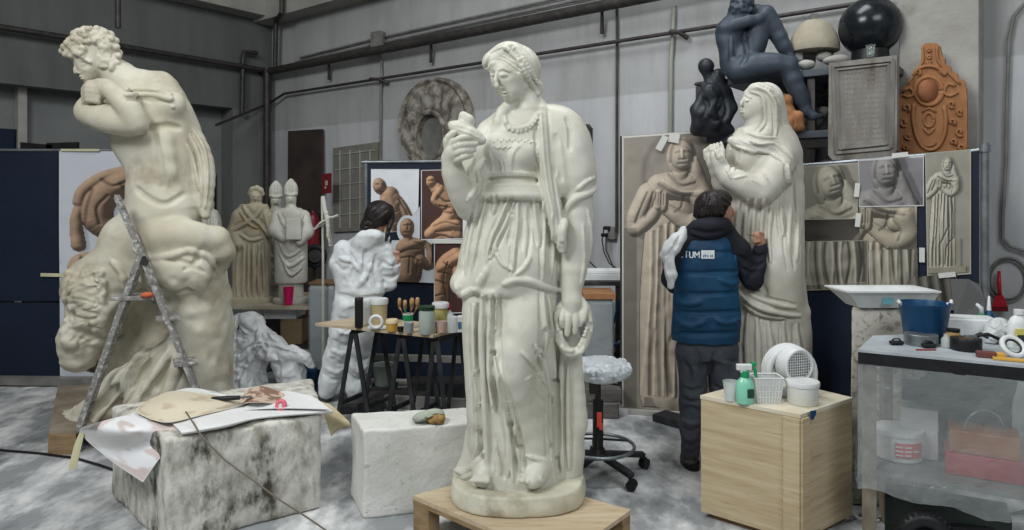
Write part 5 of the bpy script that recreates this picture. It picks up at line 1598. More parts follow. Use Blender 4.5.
	tag(bpy.data.objects['shoulder_rag'], 'white rag slung over the left shoulder of the person in the blue vest', 'rag')

def woman():
	t = thing('person', 'person with a black hair bun in white hooded coveralls, working at the photo board', 'person', G(350, 5.66))
	bx = (314, 198, 408, 412); dp = (-22, 30); Y0 = 5.66
	s = Sculpt(Y0, bx, dp, 0.0075)
	s.ell((380, 214, 0), (10.5, 12, 12), k=2)
	s.ell((386, 217, 6), (7, 8, 9), k=3)
	s.chain([(391.5, 216, 10, .9), (393.5, 219.5, 11, 1.2)], k=1)
	s.ell((389, 225, 8), (3.4, 4, 2.8), k=2)
	s.ell((384.4, 219, -8.2), (1.8, 1.4, 2.8), k=.7)
	s.chain([(381, 224, 1, 5), (376, 237, 1, 5.5)], k=3)
	s.loft([(238, 368, 1, 12, 6), (244, 364, 1, 19, 8), (256, 361, 1, 19, 10), (275, 360, 1, 16, 9), (292, 360, 0, 18, 11), (302, 358, 0, 19, 12)], k=4)
	s.chain([(384, 247, 2, 6), (389, 266, 4, 5.2), (390, 282, 6, 4.6), (394, 273, 6, 3.4), (397.5, 262, 3, 2.6)], k=3)
	s.chain([(345, 247, 2, 6), (341, 264, 4, 5), (345, 280, 10, 4.4), (360, 282, 18, 3.6), (372, 276, 22, 2.8)], k=3)
	s.chain([(349, 300, 0, 10), (344, 340, 0, 7.5), (334, 368, 0, 6), (327, 392, 0, 4.4)], k=4)
	s.chain([(366, 300, 0, 10), (362, 340, 2, 7.5), (358, 370, 2, 6), (355, 396, -2, 4.4)], k=4)
	s.chain([(326, 396, 0, 4.4), (325, 400, 6, 3)], k=2); s.chain([(354, 399, -2, 4.4), (350, 402, 2, 3)], k=2)
	# hand on the brush
	s.ell((397.5, 258.5, 2), (3, 2.6, 3.6), k=1.5)
	for i in range(4):
		s.chain([(395.6 + i * 1.3, 255.5, 1, 1.1), (394.6 + i * 1.4, 252.0, -1, 1.0), (393 + i * 1.2, 251.4, 1.5, .85)], k=.5)
	s.chain([(394.6, 258, 1, 1.2), (393.4, 254.5, 0, 1.0)], k=.5)
	s.ell((375, 275, 23), (3, 3, 2.6), k=1.5)
	for i in range(4):
		s.chain([(377, 273.5 + i * 1.3, 24, 1), (380.5, 273.4 + i * 1.3, 25, .9), (382.6, 274.5 + i, 24, .8)], k=.4)
	s.chain([(375, 272.6, 23, 1.1), (377.4, 270.6, 24, .9)], k=.4)
	s.build('body', M_skin, t)
	s = Sculpt(Y0, (356, 198, 400, 242), (-20, 20), 0.0062)
	s.ell((379, 213.5, -1), (14, 14, 13.5), k=3)
	s.ell((390, 220, 8), (8, 9, 10), k=2, op='sub')
	s.ell((368, 226, -5), (8, 8.5, 8), k=3)
	s.ell((372, 219, -4), (8, 9, 8), k=4)
	s.chain([(390, 208, 0, 3.5), (392, 218, -2, 2.6), (389, 228, -6, 2.2), (386, 240, -7, 1.6)], k=2, step=5)
	rs = random.Random(8)
	s.folds([[(384 + i, 203 + i * 1.5), (378, 208 + i * 2.2), (370, 216 + i * 1.6)] for i in range(5)], r=.9, out=1, op='sub', k=.7)
	s.folds([[(362, 222), (368, 220), (374, 224)], [(361, 227), (367, 226), (374, 230)]], r=.9, out=1, op='sub', k=.7)
	s.build('hair', M_hair, t)
	s = Sculpt(Y0, bx, dp, 0.0068)
	s.loft([(236, 370, 0, 12, 7), (242, 366, 0, 20, 9.5), (252, 361, 0, 25, 12), (266, 359, 0, 24, 13.5), (280, 359, 0, 24, 14), (291, 360, 0, 25, 14.5), (296, 360, 0, 22, 13), (304, 358, 0, 23, 14)], k=4)
	s.chain([(356, 241, -4, 5), (366, 237, -9, 6), (377, 236, -8, 5.5), (386, 238, -2, 4.5)], k=4, step=5)
	s.ell((364, 243, -9), (11, 6, 8), k=4)
	s.chain([(385, 249, 2, 8), (388, 262, 3, 7.4), (389, 276, 5, 7), (389, 284, 6, 6)], k=4)
	s.chain([(390, 284, 6, 6), (394, 275, 6, 4.6), (397, 266, 4, 3.6)], k=3)
	s.chain([(343, 248, 2, 9), (338, 262, 4, 8), (342, 279, 9, 7), (358, 282, 16, 5.4), (370, 277, 21, 4)], k=4)
	s.chain([(348, 302, 0, 14), (344, 330, -1, 13.5), (337, 356, -1, 12), (330, 380, 0, 10), (327, 391, 0, 8)], k=5)
	s.chain([(366, 302, 0, 14), (362, 335, 1, 12.5), (358, 365, 0, 11), (355, 388, -2, 9), (355, 394, -2, 8)], k=5)
	s.folds([[(338, 294), (350, 297), (362, 298), (382, 295)], [(350, 252), (354, 266), (350, 282)], [(366, 250), (364, 268), (368, 284)], [(376, 256), (374, 272), (378, 286)], [(384, 262), (390, 266), (398, 264)], [(384, 276), (391, 278), (398, 275)], [(336, 264), (342, 270), (348, 268)],
			 [(340, 318), (352, 322), (366, 318)], [(334, 340), (344, 346), (354, 342)], [(330, 358), (340, 364), (350, 360)], [(324, 374), (332, 380), (342, 376)], [(350, 356), (358, 362), (368, 358)], [(348, 374), (356, 380), (365, 376)], [(356, 306), (356, 326), (354, 344)]], r=1.7, out=.9, op='sub', k=2)
	s.folds([[(340, 258), (352, 262), (360, 272)], [(372, 262), (366, 276), (358, 286)], [(338, 330), (346, 334), (356, 330)], [(332, 350), (342, 354), (350, 350)], [(327, 368), (336, 372), (345, 368)], [(350, 366), (358, 370), (366, 366)]], r=1.8, out=.1, k=2)
	s.rough(1.2, 9, 5); s.rough(0.6, 4, 6)
	s.build('coverall', M_tyvek, t)
	for (x, y, d) in ((326, 397, 2), (354, 401, -2)):
		s = Sculpt(Y0, (x - 14, y - 10, x + 14, y + 8), (d - 14, d + 18), 0.006)
		s.chain([(x, y - 4, d, 6), (x, y, d, 6.2)], k=2)
		s.ell((x - 2, y + 2, d + 5), (6.5, 9, 4.5), k=3)
		s.flat_bottom(0.0)
		s.build('shoe', M_boot, t)
	m = MB(); m.tube([P(398, 256, Y0), P(393.5, 251, Y0 + .0), P(390, 247, Y0 + .02)], [.003, .003, .002], 6)
	tag(m.build('paint_brush', M_wood_d), 'thin brush in the raised hand of the person in white coveralls', 'brush')

man(); woman()

# ---------------------------------------------------------------- printed photographs pinned to the boards
M_ink = attr_mat('printed_paper', 0.6, 0.3)

class Ink:
	"""the picture printed on a sheet: a small relief drawn on a grid and turned into tones of ink"""

	def __init__(s, x0, y0, x1, y1, cell=0.7):
		s.b = (x0, y0, x1, y1)
		s.nx = int((x1 - x0) / cell) + 1; s.ny = int((y1 - y0) / cell) + 1
		s.X, s.Y = np.meshgrid(np.linspace(x0, x1, s.nx), np.linspace(y0, y1, s.ny))
		s.cx = (x1 - x0) / (s.nx - 1); s.cy = (y1 - y0) / (s.ny - 1)
		s.H = np.full(s.X.shape, -99.0)
		s.L = np.zeros(s.X.shape)
		s.lay = np.zeros(s.X.shape, int)
		s.T = lambda x, y: (x, y)
		s.sc = 1.0

	def frame(s, ox, oy, sc, cx, cy, rot=0.0, flip=1):
		"""following strokes: (cx, cy) lands on (ox, oy), scaled by sc"""
		c, d = math.cos(math.radians(rot)), math.sin(math.radians(rot))
		s.T = lambda x, y: (ox + sc * flip * (c * (x - cx) - d * (y - cy)), oy + sc * (d * (x - cx) + c * (y - cy)))
		s.sc = sc

	def put(s, h, k, lay):
		k = k * s.sc
		a = s.H; e = np.clip(0.5 + 0.5 * (h - a) / k, 0, 1)
		new = np.where(h > -90, np.where(a < -90, h, a * (1 - e) + h * e + k * e * (1 - e)), a)
		s.lay = np.where(h > np.maximum(a, -90), lay, s.lay)
		s.H = new

	def blob(s, x, y, rx, ry, h=None, z=0, rot=0, k=2, lay=1):
		x, y = s.T(x, y); rx *= s.sc; ry *= s.sc; h = (h if h is not None else min(rx, ry) / s.sc) * s.sc
		c, d = math.cos(math.radians(rot)), math.sin(math.radians(rot))
		u = ((s.X - x) * c + (s.Y - y) * d) / rx; v = (-(s.X - x) * d + (s.Y - y) * c) / ry
		q = 1 - u * u - v * v
		s.put(np.where(q > 0, z * s.sc + h * np.sqrt(np.maximum(q, 0)), -99), k, lay)
		return s

	def _dist(s, pts):
		p = spline(pts, 3.0)
		best = np.full(s.X.shape, 1e9); rad = np.zeros(s.X.shape)
		for a, b in zip(p[:-1], p[1:]):
			ax, ay = s.T(a[0], a[1]); bx, by = s.T(b[0], b[1])
			dx, dy = bx - ax, by - ay
			t = np.clip(((s.X - ax) * dx + (s.Y - ay) * dy) / (dx * dx + dy * dy + 1e-9), 0, 1)
			d = np.hypot(s.X - ax - t * dx, s.Y - ay - t * dy)
			r = (a[2] + (b[2] - a[2]) * t) * s.sc
			m = d - r < best - rad
			best = np.where(m, d, best); rad = np.where(m, r, rad)
		return best, rad

	def limb(s, pts, z=0, k=2, lay=1, flat=1.0):
		d, r = s._dist(pts)
		q = r * r - d * d
		s.put(np.where(q > 0, z * s.sc + flat * np.sqrt(np.maximum(q, 0)), -99), k, lay)
		return s

	def line(s, pts, w=1.0, a=-1.0):
		d, r = s._dist([tuple(p) + (0.0,) for p in pts])
		s.L += a * np.exp(-(d / (w * s.sc)) ** 2)
		return s

	def poly(s, pts, z=0.0, lay=1):
		"""filled outline at a constant height"""
		pts = [s.T(*p) for p in pts]
		ins = np.zeros(s.X.shape, bool)
		for (x0, y0), (x1, y1) in zip(pts, pts[1:] + pts[:1]):
			c = ((y0 > s.Y) != (y1 > s.Y))
			with np.errstate(divide='ignore', invalid='ignore'):
				c &= s.X < (x1 - x0) * (s.Y - y0) / (y1 - y0 + 1e-12) + x0
			ins ^= c
		s.put(np.where(ins, z * s.sc, -99), 0.5, lay)
		return s

	def tones(s, back, figs, back_var=0.08, cast=(7, 2), cast_dark=0.45, seed=1, light=(-0.55, -0.6, 0.6), gain=1.0):
		m = s.H > -90
		H = np.where(m, s.H, 0) * gain
		H = H + s.L * 1.2 + 1.1 * vnoise((s.ny, s.nx, 1), (max(2, int(s.ny * s.cy / 9)), max(2, int(s.nx * s.cx / 9)), 1), seed + 40)[:, :, 0] * s.sc
		gy, gx = np.gradient(H, s.cy, s.cx)
		n = np.stack([-gx, -gy, np.full(H.shape, 1.0)], -1); n /= np.linalg.norm(n, axis=-1, keepdims=True)
		l = np.array(light); l = l / np.linalg.norm(l)
		sh = np.clip((n * l).sum(-1), 0, 1)
		sh = 0.16 + 0.94 * sh ** 1.1
		sh = sh * np.clip(1 + s.L * 0.35, 0.35, 1.25)
		rs = np.random.RandomState(seed)
		nz = vnoise((s.ny, s.nx, 1), (max(2, s.ny // 14), max(2, s.nx // 14), 1), seed)[:, :, 0]
		nz2 = vnoise((s.ny, s.nx, 1), (max(2, s.ny // 4), max(2, s.nx // 4), 1), seed + 1)[:, :, 0]
		out = np.zeros(H.shape + (3,))
		out[:] = np.array(back)
		out *= (1 + back_var * nz)[..., None]
		dx, dy = int(cast[0] / s.cx), int(cast[1] / s.cy)
		sm = np.roll(np.roll(m, dx, 1), dy, 0).astype(float)
		for _ in range(3):
			sm = (sm + np.roll(sm, 1, 0) + np.roll(sm, -1, 0) + np.roll(sm, 1, 1) + np.roll(sm, -1, 1)) / 5
		out *= (1 - cast_dark * sm)[..., None]
		for i, c in figs.items():
			mm = m & (s.lay == i)
			out[mm] = (np.array(c) * (1 + 0.06 * nz + 0.05 * nz2)[..., None] * sh[..., None])[mm]
		return np.clip(out, 0.004, 1)

	def sheet(s, name, corners, rgb, label, group=None, thick=0.002, wav=0.0, away=(0, 1, 0), seed=0, holes=None):
		"""corners TL, TR, BR, BL in the world; returns the sheet, a thin solid"""
		TL, TR_, BR, BL = [np.array(c) for c in corners]
		u = np.linspace(0, 1, s.nx)[None, :, None]; v = np.linspace(0, 1, s.ny)[:, None, None]
		Pt = (TL * (1 - u) + TR_ * u) * (1 - v) + (BL * (1 - u) + BR * u) * v
		aw = np.array(away, float)
		if wav:
			nzz = vnoise((s.ny, s.nx, 1), (3, 3, 1), seed + 5)[:, :, 0]
			Pt = Pt + (nzz * wav)[..., None] * aw
		n = s.nx * s.ny
		V = np.vstack([Pt.reshape(-1, 3), (Pt + aw * thick).reshape(-1, 3)])
		i = np.arange(n).reshape(s.ny, s.nx)
		keep = np.ones((s.ny - 1, s.nx - 1), bool) if holes is None else ~holes[:-1, :-1]
		q = np.stack([i[:-1, :-1], i[1:, :-1], i[1:, 1:], i[:-1, 1:]], -1)[keep].reshape(-1, 4)
		qb = q[:, ::-1] + n
		k2 = np.pad(keep, 1)
		side = []
		for (dy, dx, a, b) in ((-1, 0, (0, 1), (0, 0)), (1, 0, (1, 0), (1, 1)), (0, -1, (0, 0), (1, 0)), (0, 1, (1, 1), (0, 1))):
			e = k2[1:-1, 1:-1] & ~k2[1 + dy:k2.shape[0] - 1 + dy, 1 + dx:k2.shape[1] - 1 + dx]
			yy, xx = np.nonzero(e)
			va = i[yy + a[0], xx + a[1]]; vb = i[yy + b[0], xx + b[1]]
			side.append(np.stack([va, vb, vb + n, va + n], 1))
		Fc = np.vstack([q, qb] + side)
		me = bpy.data.meshes.new(name)
		me.vertices.add(len(V)); me.vertices.foreach_set('co', V.astype(np.float32).ravel())
		me.loops.add(Fc.size); me.loops.foreach_set('vertex_index', Fc.ravel().astype(np.int32))
		me.polygons.add(len(Fc)); me.polygons.foreach_set('loop_start', (np.arange(len(Fc)) * 4).astype(np.int32))
		me.polygons.foreach_set('loop_total', np.full(len(Fc), 4, np.int32))
		me.update(calc_edges=True)
		col = np.ones((2 * n, 4), np.float32)
		col[:n, :3] = rgb.reshape(-1, 3)
		col[n:, :3] = srgb(214, 214, 210)
		at = me.color_attributes.new('ink', 'FLOAT_COLOR', 'POINT')
		at.data.foreach_set('color', col.ravel())
		me.validate()
		o = link_mesh(name, me, M_ink)
		tag(o, label, 'photo print', group)
		return o

def veiled_figure(k, full=True, turn=0.0):
	"""the printed veiled woman, strokes in the frame of the big banner"""
	t = turn
	k.limb([(672, 215, 26), (670, 300, 30), (672, 395, 32)], z=-14, k=3, flat=.7)
	k.limb([(660, 184, 13), (684, 184, 15), (700, 190, 13)], z=0)
	k.limb([(650, 192, 13), (638, 214, 11), (636, 226, 9)], z=2)
	k.limb([(638, 226, 8), (650, 216, 8), (660, 204, 6)], z=6)
	k.limb([(702, 196, 12), (704, 214, 10), (690, 222, 9), (668, 208, 6)], z=5)
	k.limb([(659, 204, 5), (660, 190, 4.5)], z=10, k=1); k.limb([(664, 206, 4.5), (665, 192, 4)], z=10, k=1)
	k.blob(682, 156, 15, 21, 12, z=2, k=1)
	k.limb([(694, 160, 6), (700, 178, 7), (706, 196, 6)], z=4)
	k.blob(681 + t, 172, 8, 13, 6, z=9, k=1)
	k.blob(682 + t * 2, 156, 10, 12.5, 7, z=12, k=1, rot=0)
	# features
	k.line([(676 + t * 2, 151), (680 + t * 2, 150)], 1.5, -.9); k.line([(686 + t * 2, 150), (690 + t * 2, 151)], 1.5, -.9)
	k.line([(683 + t * 3, 148), (683.5 + t * 3, 156)], 1.2, 1.0); k.line([(680 + t * 3, 157.5), (687 + t * 3, 157.5)], 1.0, -.8)
	k.line([(679 + t * 2.5, 162), (687 + t * 2.5, 162)], 1.1, -.8); k.line([(675 + t, 168), (682 + t, 170), (689 + t, 168)], 1.6, -1.3)
	k.line([(671, 160), (672, 148), (677, 139), (686, 138), (693, 146), (694, 160)], 1.6, -1.3)
	k.line([(670, 172), (682, 184), (696, 182)], 1.6, -1.2); k.line([(660, 182), (676, 192), (700, 196)], 1.6, -1.0); k.line([(664, 178), (682, 190), (704, 190)], 1.4, .8)
	for i in range(4):
		k.line([(657 + i * 2.6, 190 + i % 2), (656.5 + i * 2.6, 203)], .7, -1.0)
	for a, b, c in (((648, 190), (642, 204), (636, 220)), ((654, 190), (650, 204), (646, 214)), ((690, 200), (696, 210), (694, 220)), ((684, 196), (682, 206), (676, 210))):
		k.line([a, b, c], 1.4, -1.1)
	rs = random.Random(2)
	for i in range(13):
		x = 648 + i * 4.4
		y0 = 222 + abs(i - 5) * 2
		dx = (i - 6) * 0.5
		k.line([(x - dx, y0), (x + rs.uniform(-3, 3), 285), (x + dx + rs.uniform(-3, 3), 335), (x + dx * 1.4 + rs.uniform(-4, 4), 396)], rs.uniform(1.2, 2.2), -1.3 if i % 2 else 0.9)
	k.line([(690, 300), (676, 330), (668, 350), (672, 392)], 2.2, -1.3); k.line([(700, 330), (686, 350), (682, 392)], 2.0, -1.2)
	k.line([(655, 330), (650, 360), (650, 395)], 2.2, -1.2)

# -- the tall banner behind the man
yb0, yb1 = 5.5, 5.34
k = Ink(622, 130, 722, 410, 0.62)
k.poly([(645, 398), (712, 398), (714, 408), (644, 408)], 4, 2)
veiled_figure(k)
k.line([(640, 130), (641, 170), (642, 200)], 5, .0)
rgb = k.tones(srgb(150, 143, 132), {1: srgb(206, 192, 174), 2: srgb(160, 150, 136)}, .12, (9, 3), .42, gain=1.3)
m_ = (k.X < 637) & (k.Y > 225); rgb[m_] *= 0.62
aa = np.clip(1 - np.abs(np.hypot((k.X - 678) / 34, (k.Y - 172) / 42) - 1) * 7, 0, 1) * (k.H < -90) * (k.Y < 190)
rgb *= (1 - 0.35 * aa)[..., None]
rgb[(k.X < 623.6) | (k.X > 720.4) | (k.Y < 132)] = srgb(208, 206, 198)
tl, tr, br, bl = P(622, 136, yb0), P(722, 129, yb1), P(722, 414, yb1), P(622, 407, yb0)
bnr = k.sheet('photo_banner', [tl, tr, br, bl], rgb, 'tall printed banner of a veiled praying statue standing left of the man, taller than him', thick=0.004, away=(.05, 1, 0))
back = (tl - tr).cross(tl - bl).normalized()
if back.y < 0: back = -back
st = thing('banner_stand', 'light wooden frame and feet holding up the tall banner', 'stand', (bl + br) / 2)
off = back * 0.02
for a, b in ((tl, bl), (tr, br)):
	m = MB(); a2 = Vector((a.x, a.y, a.z)) + off; b2 = Vector((b.x, b.y, 0.03)) + off; m.bar(a2, b2, 0.03, 0.03); m.build('upright', M_iron, st)
m = MB(); m.bar(tl + off - Vector((0, 0, .04)), tr + off - Vector((0, 0, .04)), .03, .03); m.build('top_rail', M_iron, st)
m = MB(); m.bar(P(628, 411, 5.36), P(727, 419, 5.2), .05, .03); m.build('base_rail', M_beam, st)
m = MB(); m.bar(G(659, 5.22, .03), G(690, 5.02, .03), .16, .05); m.build('foot', M_black_dusty, st)
# two strips of tape at the top of the banner
def tape(px, py, Y, w, h, rot, label, material=None, axis_y=0.0):
	m = MB(); m.box(P(px, py, Y), (w, 0.002, h), rot=Matrix.Rotation(axis_y, 3, 'Z') @ Matrix.Rotation(rot, 3, 'Y'))
	return tag(m.build('tape_strip', material or M_tape), label, 'tape')
M_wtape = mat('white_tape', srgb(206, 206, 200), .6)
tape(662, 143, 5.40, .05, .12, .5, 'pale tape strip stuck at the head of the tall banner', M_wtape, -.2)
tape(674, 138, 5.39, .08, .07, .2, 'small pale paper scrap above the printed veiled head on the tall banner', M_wtape, -.2)

# -- the navy display board on the right with its prints
OB = 0.86
board = thing('display_board', 'navy fabric board on a steel pole frame carrying the veiled statue prints, at right', 'display board', R(890, 0, OB))
def RB(px, py, o=OB): return RP(px, py, o)
m = MB(); z1 = 1.93
m.extrude([R(797, 0.02, OB), R(979, 0.02, OB), R(979, z1, OB), R(797, z1 - .06, OB)], -NR * 0.02); m.build('fabric', M_navy, board)
m = MB(); m.tube([R(985, 0.0, OB), RP(985, 143, OB)], 0.022, 12); m.build('pole', M_steel, board, smooth='auto')
m = MB(); m.tube([R(800, 0.0, OB - .04), R(800, z1 - .05, OB - .04)], 0.022, 12); m.build('pole', M_steel, board, smooth='auto')
m = MB(); m.tube([R(798, z1 - .06, OB - .03), R(970, z1 - .0, OB - .03), RP(988, 149, OB - .02)], 0.016, 10); m.build('top_rail', M_steel, board, smooth='auto')
m = MB(); m.tube([RP(985, 152, OB + .0), RP(985, 145, OB + .0)], 0.03, 12); m.build('clamp', M_steel, board, smooth='auto')

def rprint(box, quad, draw, back, fig, label, off=0.012, **kw):
	kk = Ink(*box, 0.6)
	draw(kk)
	rgb = kk.tones(back, fig, kw.get('bv', .08), kw.get('cast', (7, 1)), kw.get('cd', .45), seed=kw.get('seed', 1))
	if 'post' in kw: kw['post'](kk, rgb)
	q = [RP(*p, OB + off) for p in quad]
	return kk.sheet('photo_print', q, rgb, label, 'prints of the veiled statue on the navy board', away=tuple(-NR), wav=0.004, seed=kw.get('seed', 1))

def border(w=1.2, c=(205, 204, 198), top=None):
	def f(kk, rgb):
		x0, y0, x1, y1 = kk.b
		mk = (kk.X < x0 + w) | (kk.X > x1 - w) | (kk.Y > y1 - w) | (kk.Y < y0 + (top or w))
		rgb[mk] = srgb(*c)
	return f

BK, FG = srgb(136, 132, 120), {1: srgb(176, 170, 154), 2: srgb(140, 136, 124)}

def d1(kk):
	kk.frame(832, 184, 1.12, 684, 156, -14); veiled_figure(kk, turn=1.3)
rprint((796, 163, 858, 219), [(796, 166), (858, 162), (858, 219), (796, 220)], d1, BK, FG, 'print of the veiled statue head turned right, top left on the navy board', seed=3, post=border(.8, (150, 148, 138), 2.0))
def d2(kk):
	kk.frame(832, 200, 1.12, 684, 176, -4)
	kk.limb([(640, 215, 14), (664, 238, 14)], z=2); kk.limb([(720, 215, 14), (696, 238, 14)], z=2); kk.blob(680, 236, 16, 14, 8, z=6)
	for x in (650, 660, 670, 690, 700, 708): kk.line([(x, 215), (x + (680 - x) * .5, 236)], 1.6, -1.2)
rprint((800, 219, 862, 241), [(800, 220), (860, 219), (860, 240), (800, 240)], d2, srgb(70, 66, 60), {1: srgb(104, 98, 88)}, 'narrow dark print of the statue sleeves, below the top left print', off=.006, seed=4)
def d3(kk):
	kk.frame(832, 200, 1.0, 680, 200)
	kk.limb([(680, 230, 34), (680, 300, 36)], z=0, flat=.5)
	rs = random.Random(6)
	for i in range(12):
		x = 650 + i * 5.4; kk.line([(x, 236), (x + rs.uniform(-4, 4), 262), (x + rs.uniform(-8, 8), 296)], 1.6, -1.4 if i % 2 else 1)
	kk.poly([(640, 284), (720, 284), (720, 296), (640, 296)], 18, 2)
rprint((800, 240, 870, 290), [(799, 241), (868, 240), (868, 288), (800, 291)], d3, BK, FG, 'print of a pleated skirt with hem band, lowest left on the navy board', off=.018, seed=5, post=border(.8, (150, 146, 132)))
def d4(kk):
	kk.frame(889, 180, 1.05, 684, 162, -2); veiled_figure(kk)
rprint((858, 158, 924, 207), [(858, 159), (924, 155), (924, 206), (859, 207)], d4, srgb(128, 125, 128), {1: srgb(150, 146, 144), 2: srgb(120, 117, 114)}, 'greyish print of the veiled statue facing front, top middle on the navy board', off=.016, seed=6, post=border(.8, (190, 190, 190), 2.4))
def d5(kk):
	kk.frame(889, 180, 1.05, 684, 162, 0); veiled_figure(kk)
	kk.limb([(654, 196, 10), (640, 214, 10), (660, 206, 7)], z=4); kk.limb([(712, 196, 10), (722, 212, 9), (690, 204, 7)], z=4)
rprint((859, 206, 918, 250), [(859, 206), (917, 206), (917, 249), (860, 250)], d5, srgb(120, 114, 102), {1: srgb(184, 174, 154), 2: srgb(150, 142, 126)}, 'print of the statue arms and upper skirt, middle of the navy board', off=.010, seed=7)
rprint((868, 249, 918, 290), [(868, 250), (918, 249), (918, 288), (869, 290)], lambda kk: (kk.frame(892, 205, .95, 680, 200), kk.limb([(680, 236, 30), (680, 300, 32)], z=0, flat=.5), [kk.line([(656 + i * 5, 246), (654 + i * 5 + (i % 3) * 3, 290)], 1.6, -1.4 if i % 2 else 1) for i in range(10)]), BK, FG, 'print of lower skirt folds, middle column just above the white tray', off=.014, seed=8)
def d7(kk):
	kk.frame(948, 163, 0.42, 682, 150, 2); veiled_figure(kk)
	kk.poly([(700, 330), (718, 330), (720, 400), (700, 400)], 0, 2); kk.poly([(640, 398), (735, 398), (735, 414), (640, 414)], 10, 2)
rprint((925, 151, 971, 276), [(925, 153), (971, 149), (971, 274), (927, 277)], d7, srgb(146, 142, 130), {1: srgb(196, 190, 174), 2: srgb(168, 162, 146)}, 'tall print of the whole veiled statue at the right end of the navy board', off=.012, seed=9, cast=(3, 1), post=border(.8, (176, 172, 160)))
rprint((911, 275, 938, 306), [(911, 277), (957, 274), (957, 310), (911, 310)], lambda kk: (kk.limb([(925, 270, 16), (925, 312, 18)], z=0, flat=.4), [kk.line([(913 + i * 3.4, 276), (916 + i * 3.4, 306)], 1.2, -1.4 if i % 2 else 1) for i in range(8)]), srgb(96, 94, 88), {1: srgb(110, 107, 100)}, 'dark low print of drapery peeling under the tall print', off=.02, seed=10)
# grey curled sheet beside it
m = MB(); m.extrude([RP(950, 279, OB + .03), RP(968, 279, OB + .05), RP(980, 285, OB + .03), RP(985, 300, OB + .03), RP(984, 320, OB + .03), RP(955, 320, OB + .03)], -NR * .004)
tag(m.build('curled_sheet', mat('grey_film', srgb(104, 104, 104), .4)), 'grey rounded sheet hanging by the steel pole above the table', 'sheet')
for px, py, r_ in ((857, 190, .1), (858, 220, .1), (900, 155, 1.5), (947, 275, 1.4), (922, 255, 0.0), (799, 248, 0.0)):
	m = MB(); m.box(RP(px, py, OB + .03), (.03, .003, .09), rot=ROTR @ Matrix.Rotation(r_, 3, 'Y')); o = m.build('tape_strip', M_wtape)
	tag(o, 'short white tape strip at %s' % {857: 'the seam between the two top left prints', 858: 'the corner of the top left print', 900: 'the top edge of the grey middle print', 947: 'the foot of the tall right print', 922: 'the right edge of the middle prints', 799: 'the left edge of the board beside the statue'}[px], 'tape')

# -- navy board behind the woman with four prints
BY = 6.25
bd = thing('display_board', 'navy display board with brown male torso prints in front of the person in white coveralls', 'display board', G(430, BY))
m = MB(); m.box((P(427, 0, BY + .03).x, BY + .03, 1.0), ((545 - 366) / F * BY, .02, 1.93)); 
m = MB(); xa, xb = P(366, 0, BY).x, P(548, 0, BY).x
m.box(((xa + xb) / 2, BY + .03, 1.0), (xb - xa, .02, 1.96)); m.build('fabric', M_navy, bd)
for px in (366, 548):
	m = MB(); m.tube([G(px, BY + .03, 0), G(px, BY + .03, 1.99)], .02, 10); m.build('pole', M_steel, bd, smooth='auto')
m = MB(); m.tube([G(362, BY + .02, 1.97), G(552, BY + .02, 1.99)], .016, 10); m.build('top_rail', M_steel, bd, smooth='auto')
m = MB(); m.tube([G(362, BY - .2, .06), G(552, BY - .2, .04)], .03, 10); m.build('base_rail', M_beam, bd, smooth='auto')
SK = {1: srgb(190, 156, 130), 2: srgb(140, 98, 74)}

def wprint(box, quad, draw, back, fig, label, Y=BY - .0, cut=None, seed=1, bw=0, cd=.3):
	kk = Ink(*box, 0.5)
	draw(kk)
	rgb = kk.tones(back, fig, .05, (2, 1), cd, seed=seed, gain=1.7, light=(-.6, -.6, .35))
	if bw: border(bw, (222, 224, 224))(kk, rgb)
	return kk.sheet('photo_print', [P(*p, Y) for p in quad], rgb, label, 'prints of a male statue on the navy board behind the work table', wav=.004, seed=seed, holes=cut(kk) if cut else None)

def torso_a(kk):
	kk.limb([(390, 196, 10), (393, 212, 11), (392, 232, 11)], z=0)
	kk.limb([(396, 198, 5), (404, 208, 5), (412, 224, 5)], z=4)
	kk.limb([(385, 200, 4), (392, 210, 4), (398, 204, 3.5)], z=6)
	kk.blob(383, 192, 3.5, 5, z=2); kk.blob(380, 186, 7, 9, 6, z=4, rot=-20, k=1)
	for p in ([(388, 206), (392, 214), (400, 212)], [(383, 222), (392, 225), (402, 222)], [(391, 212), (391, 232)], [(376, 184), (379, 184)], [(383, 184), (386, 186)], [(378, 191), (383, 192)], [(374, 178), (380, 176), (387, 180)], [(400, 200), (408, 214), (412, 226)]):
		kk.line(p, .9, -1.4)
wprint((371, 168, 420, 234), [(371, 169), (419, 169), (418, 231), (371, 233)], torso_a, srgb(214, 218, 222), SK, 'print of a male torso and head on white ground, upper left on the board', BY, seed=11, bw=.5, cd=.15)

def torso_b(kk):
	kk.limb([(434, 186, 5), (442, 194, 8), (452, 206, 8), (448, 220, 8), (438, 232, 10), (450, 238, 12)], z=0)
	kk.blob(431, 181, 5, 6, 5, z=4); kk.limb([(440, 190, 4), (434, 200, 3.5), (444, 206, 4)], z=5); kk.limb([(430, 234, 6), (440, 228, 7), (456, 226, 6)], z=5)
	kk.limb([(456, 196, 4), (459, 212, 4)], z=2); kk.blob(456, 238, 7, 7, 7, z=4)
	for p in ([(438, 196), (446, 202), (454, 200)], [(444, 212), (452, 214)], [(434, 226), (446, 222), (458, 226)], [(430, 240), (442, 236), (454, 240)], [(448, 188), (454, 200), (456, 214)], [(428, 180), (434, 180)], [(440, 206), (450, 208)], [(436, 232), (452, 231)]):
		kk.line(p, 1.0, -1.5)
wprint((421, 169, 464, 240), [(421, 170), (464, 169), (464, 239), (421, 240)], torso_b, srgb(74, 50, 46), {1: srgb(214, 168, 132)}, 'print of a seated orange-brown nude on dark ground, upper right on the board', BY - .004, seed=12, bw=.6)

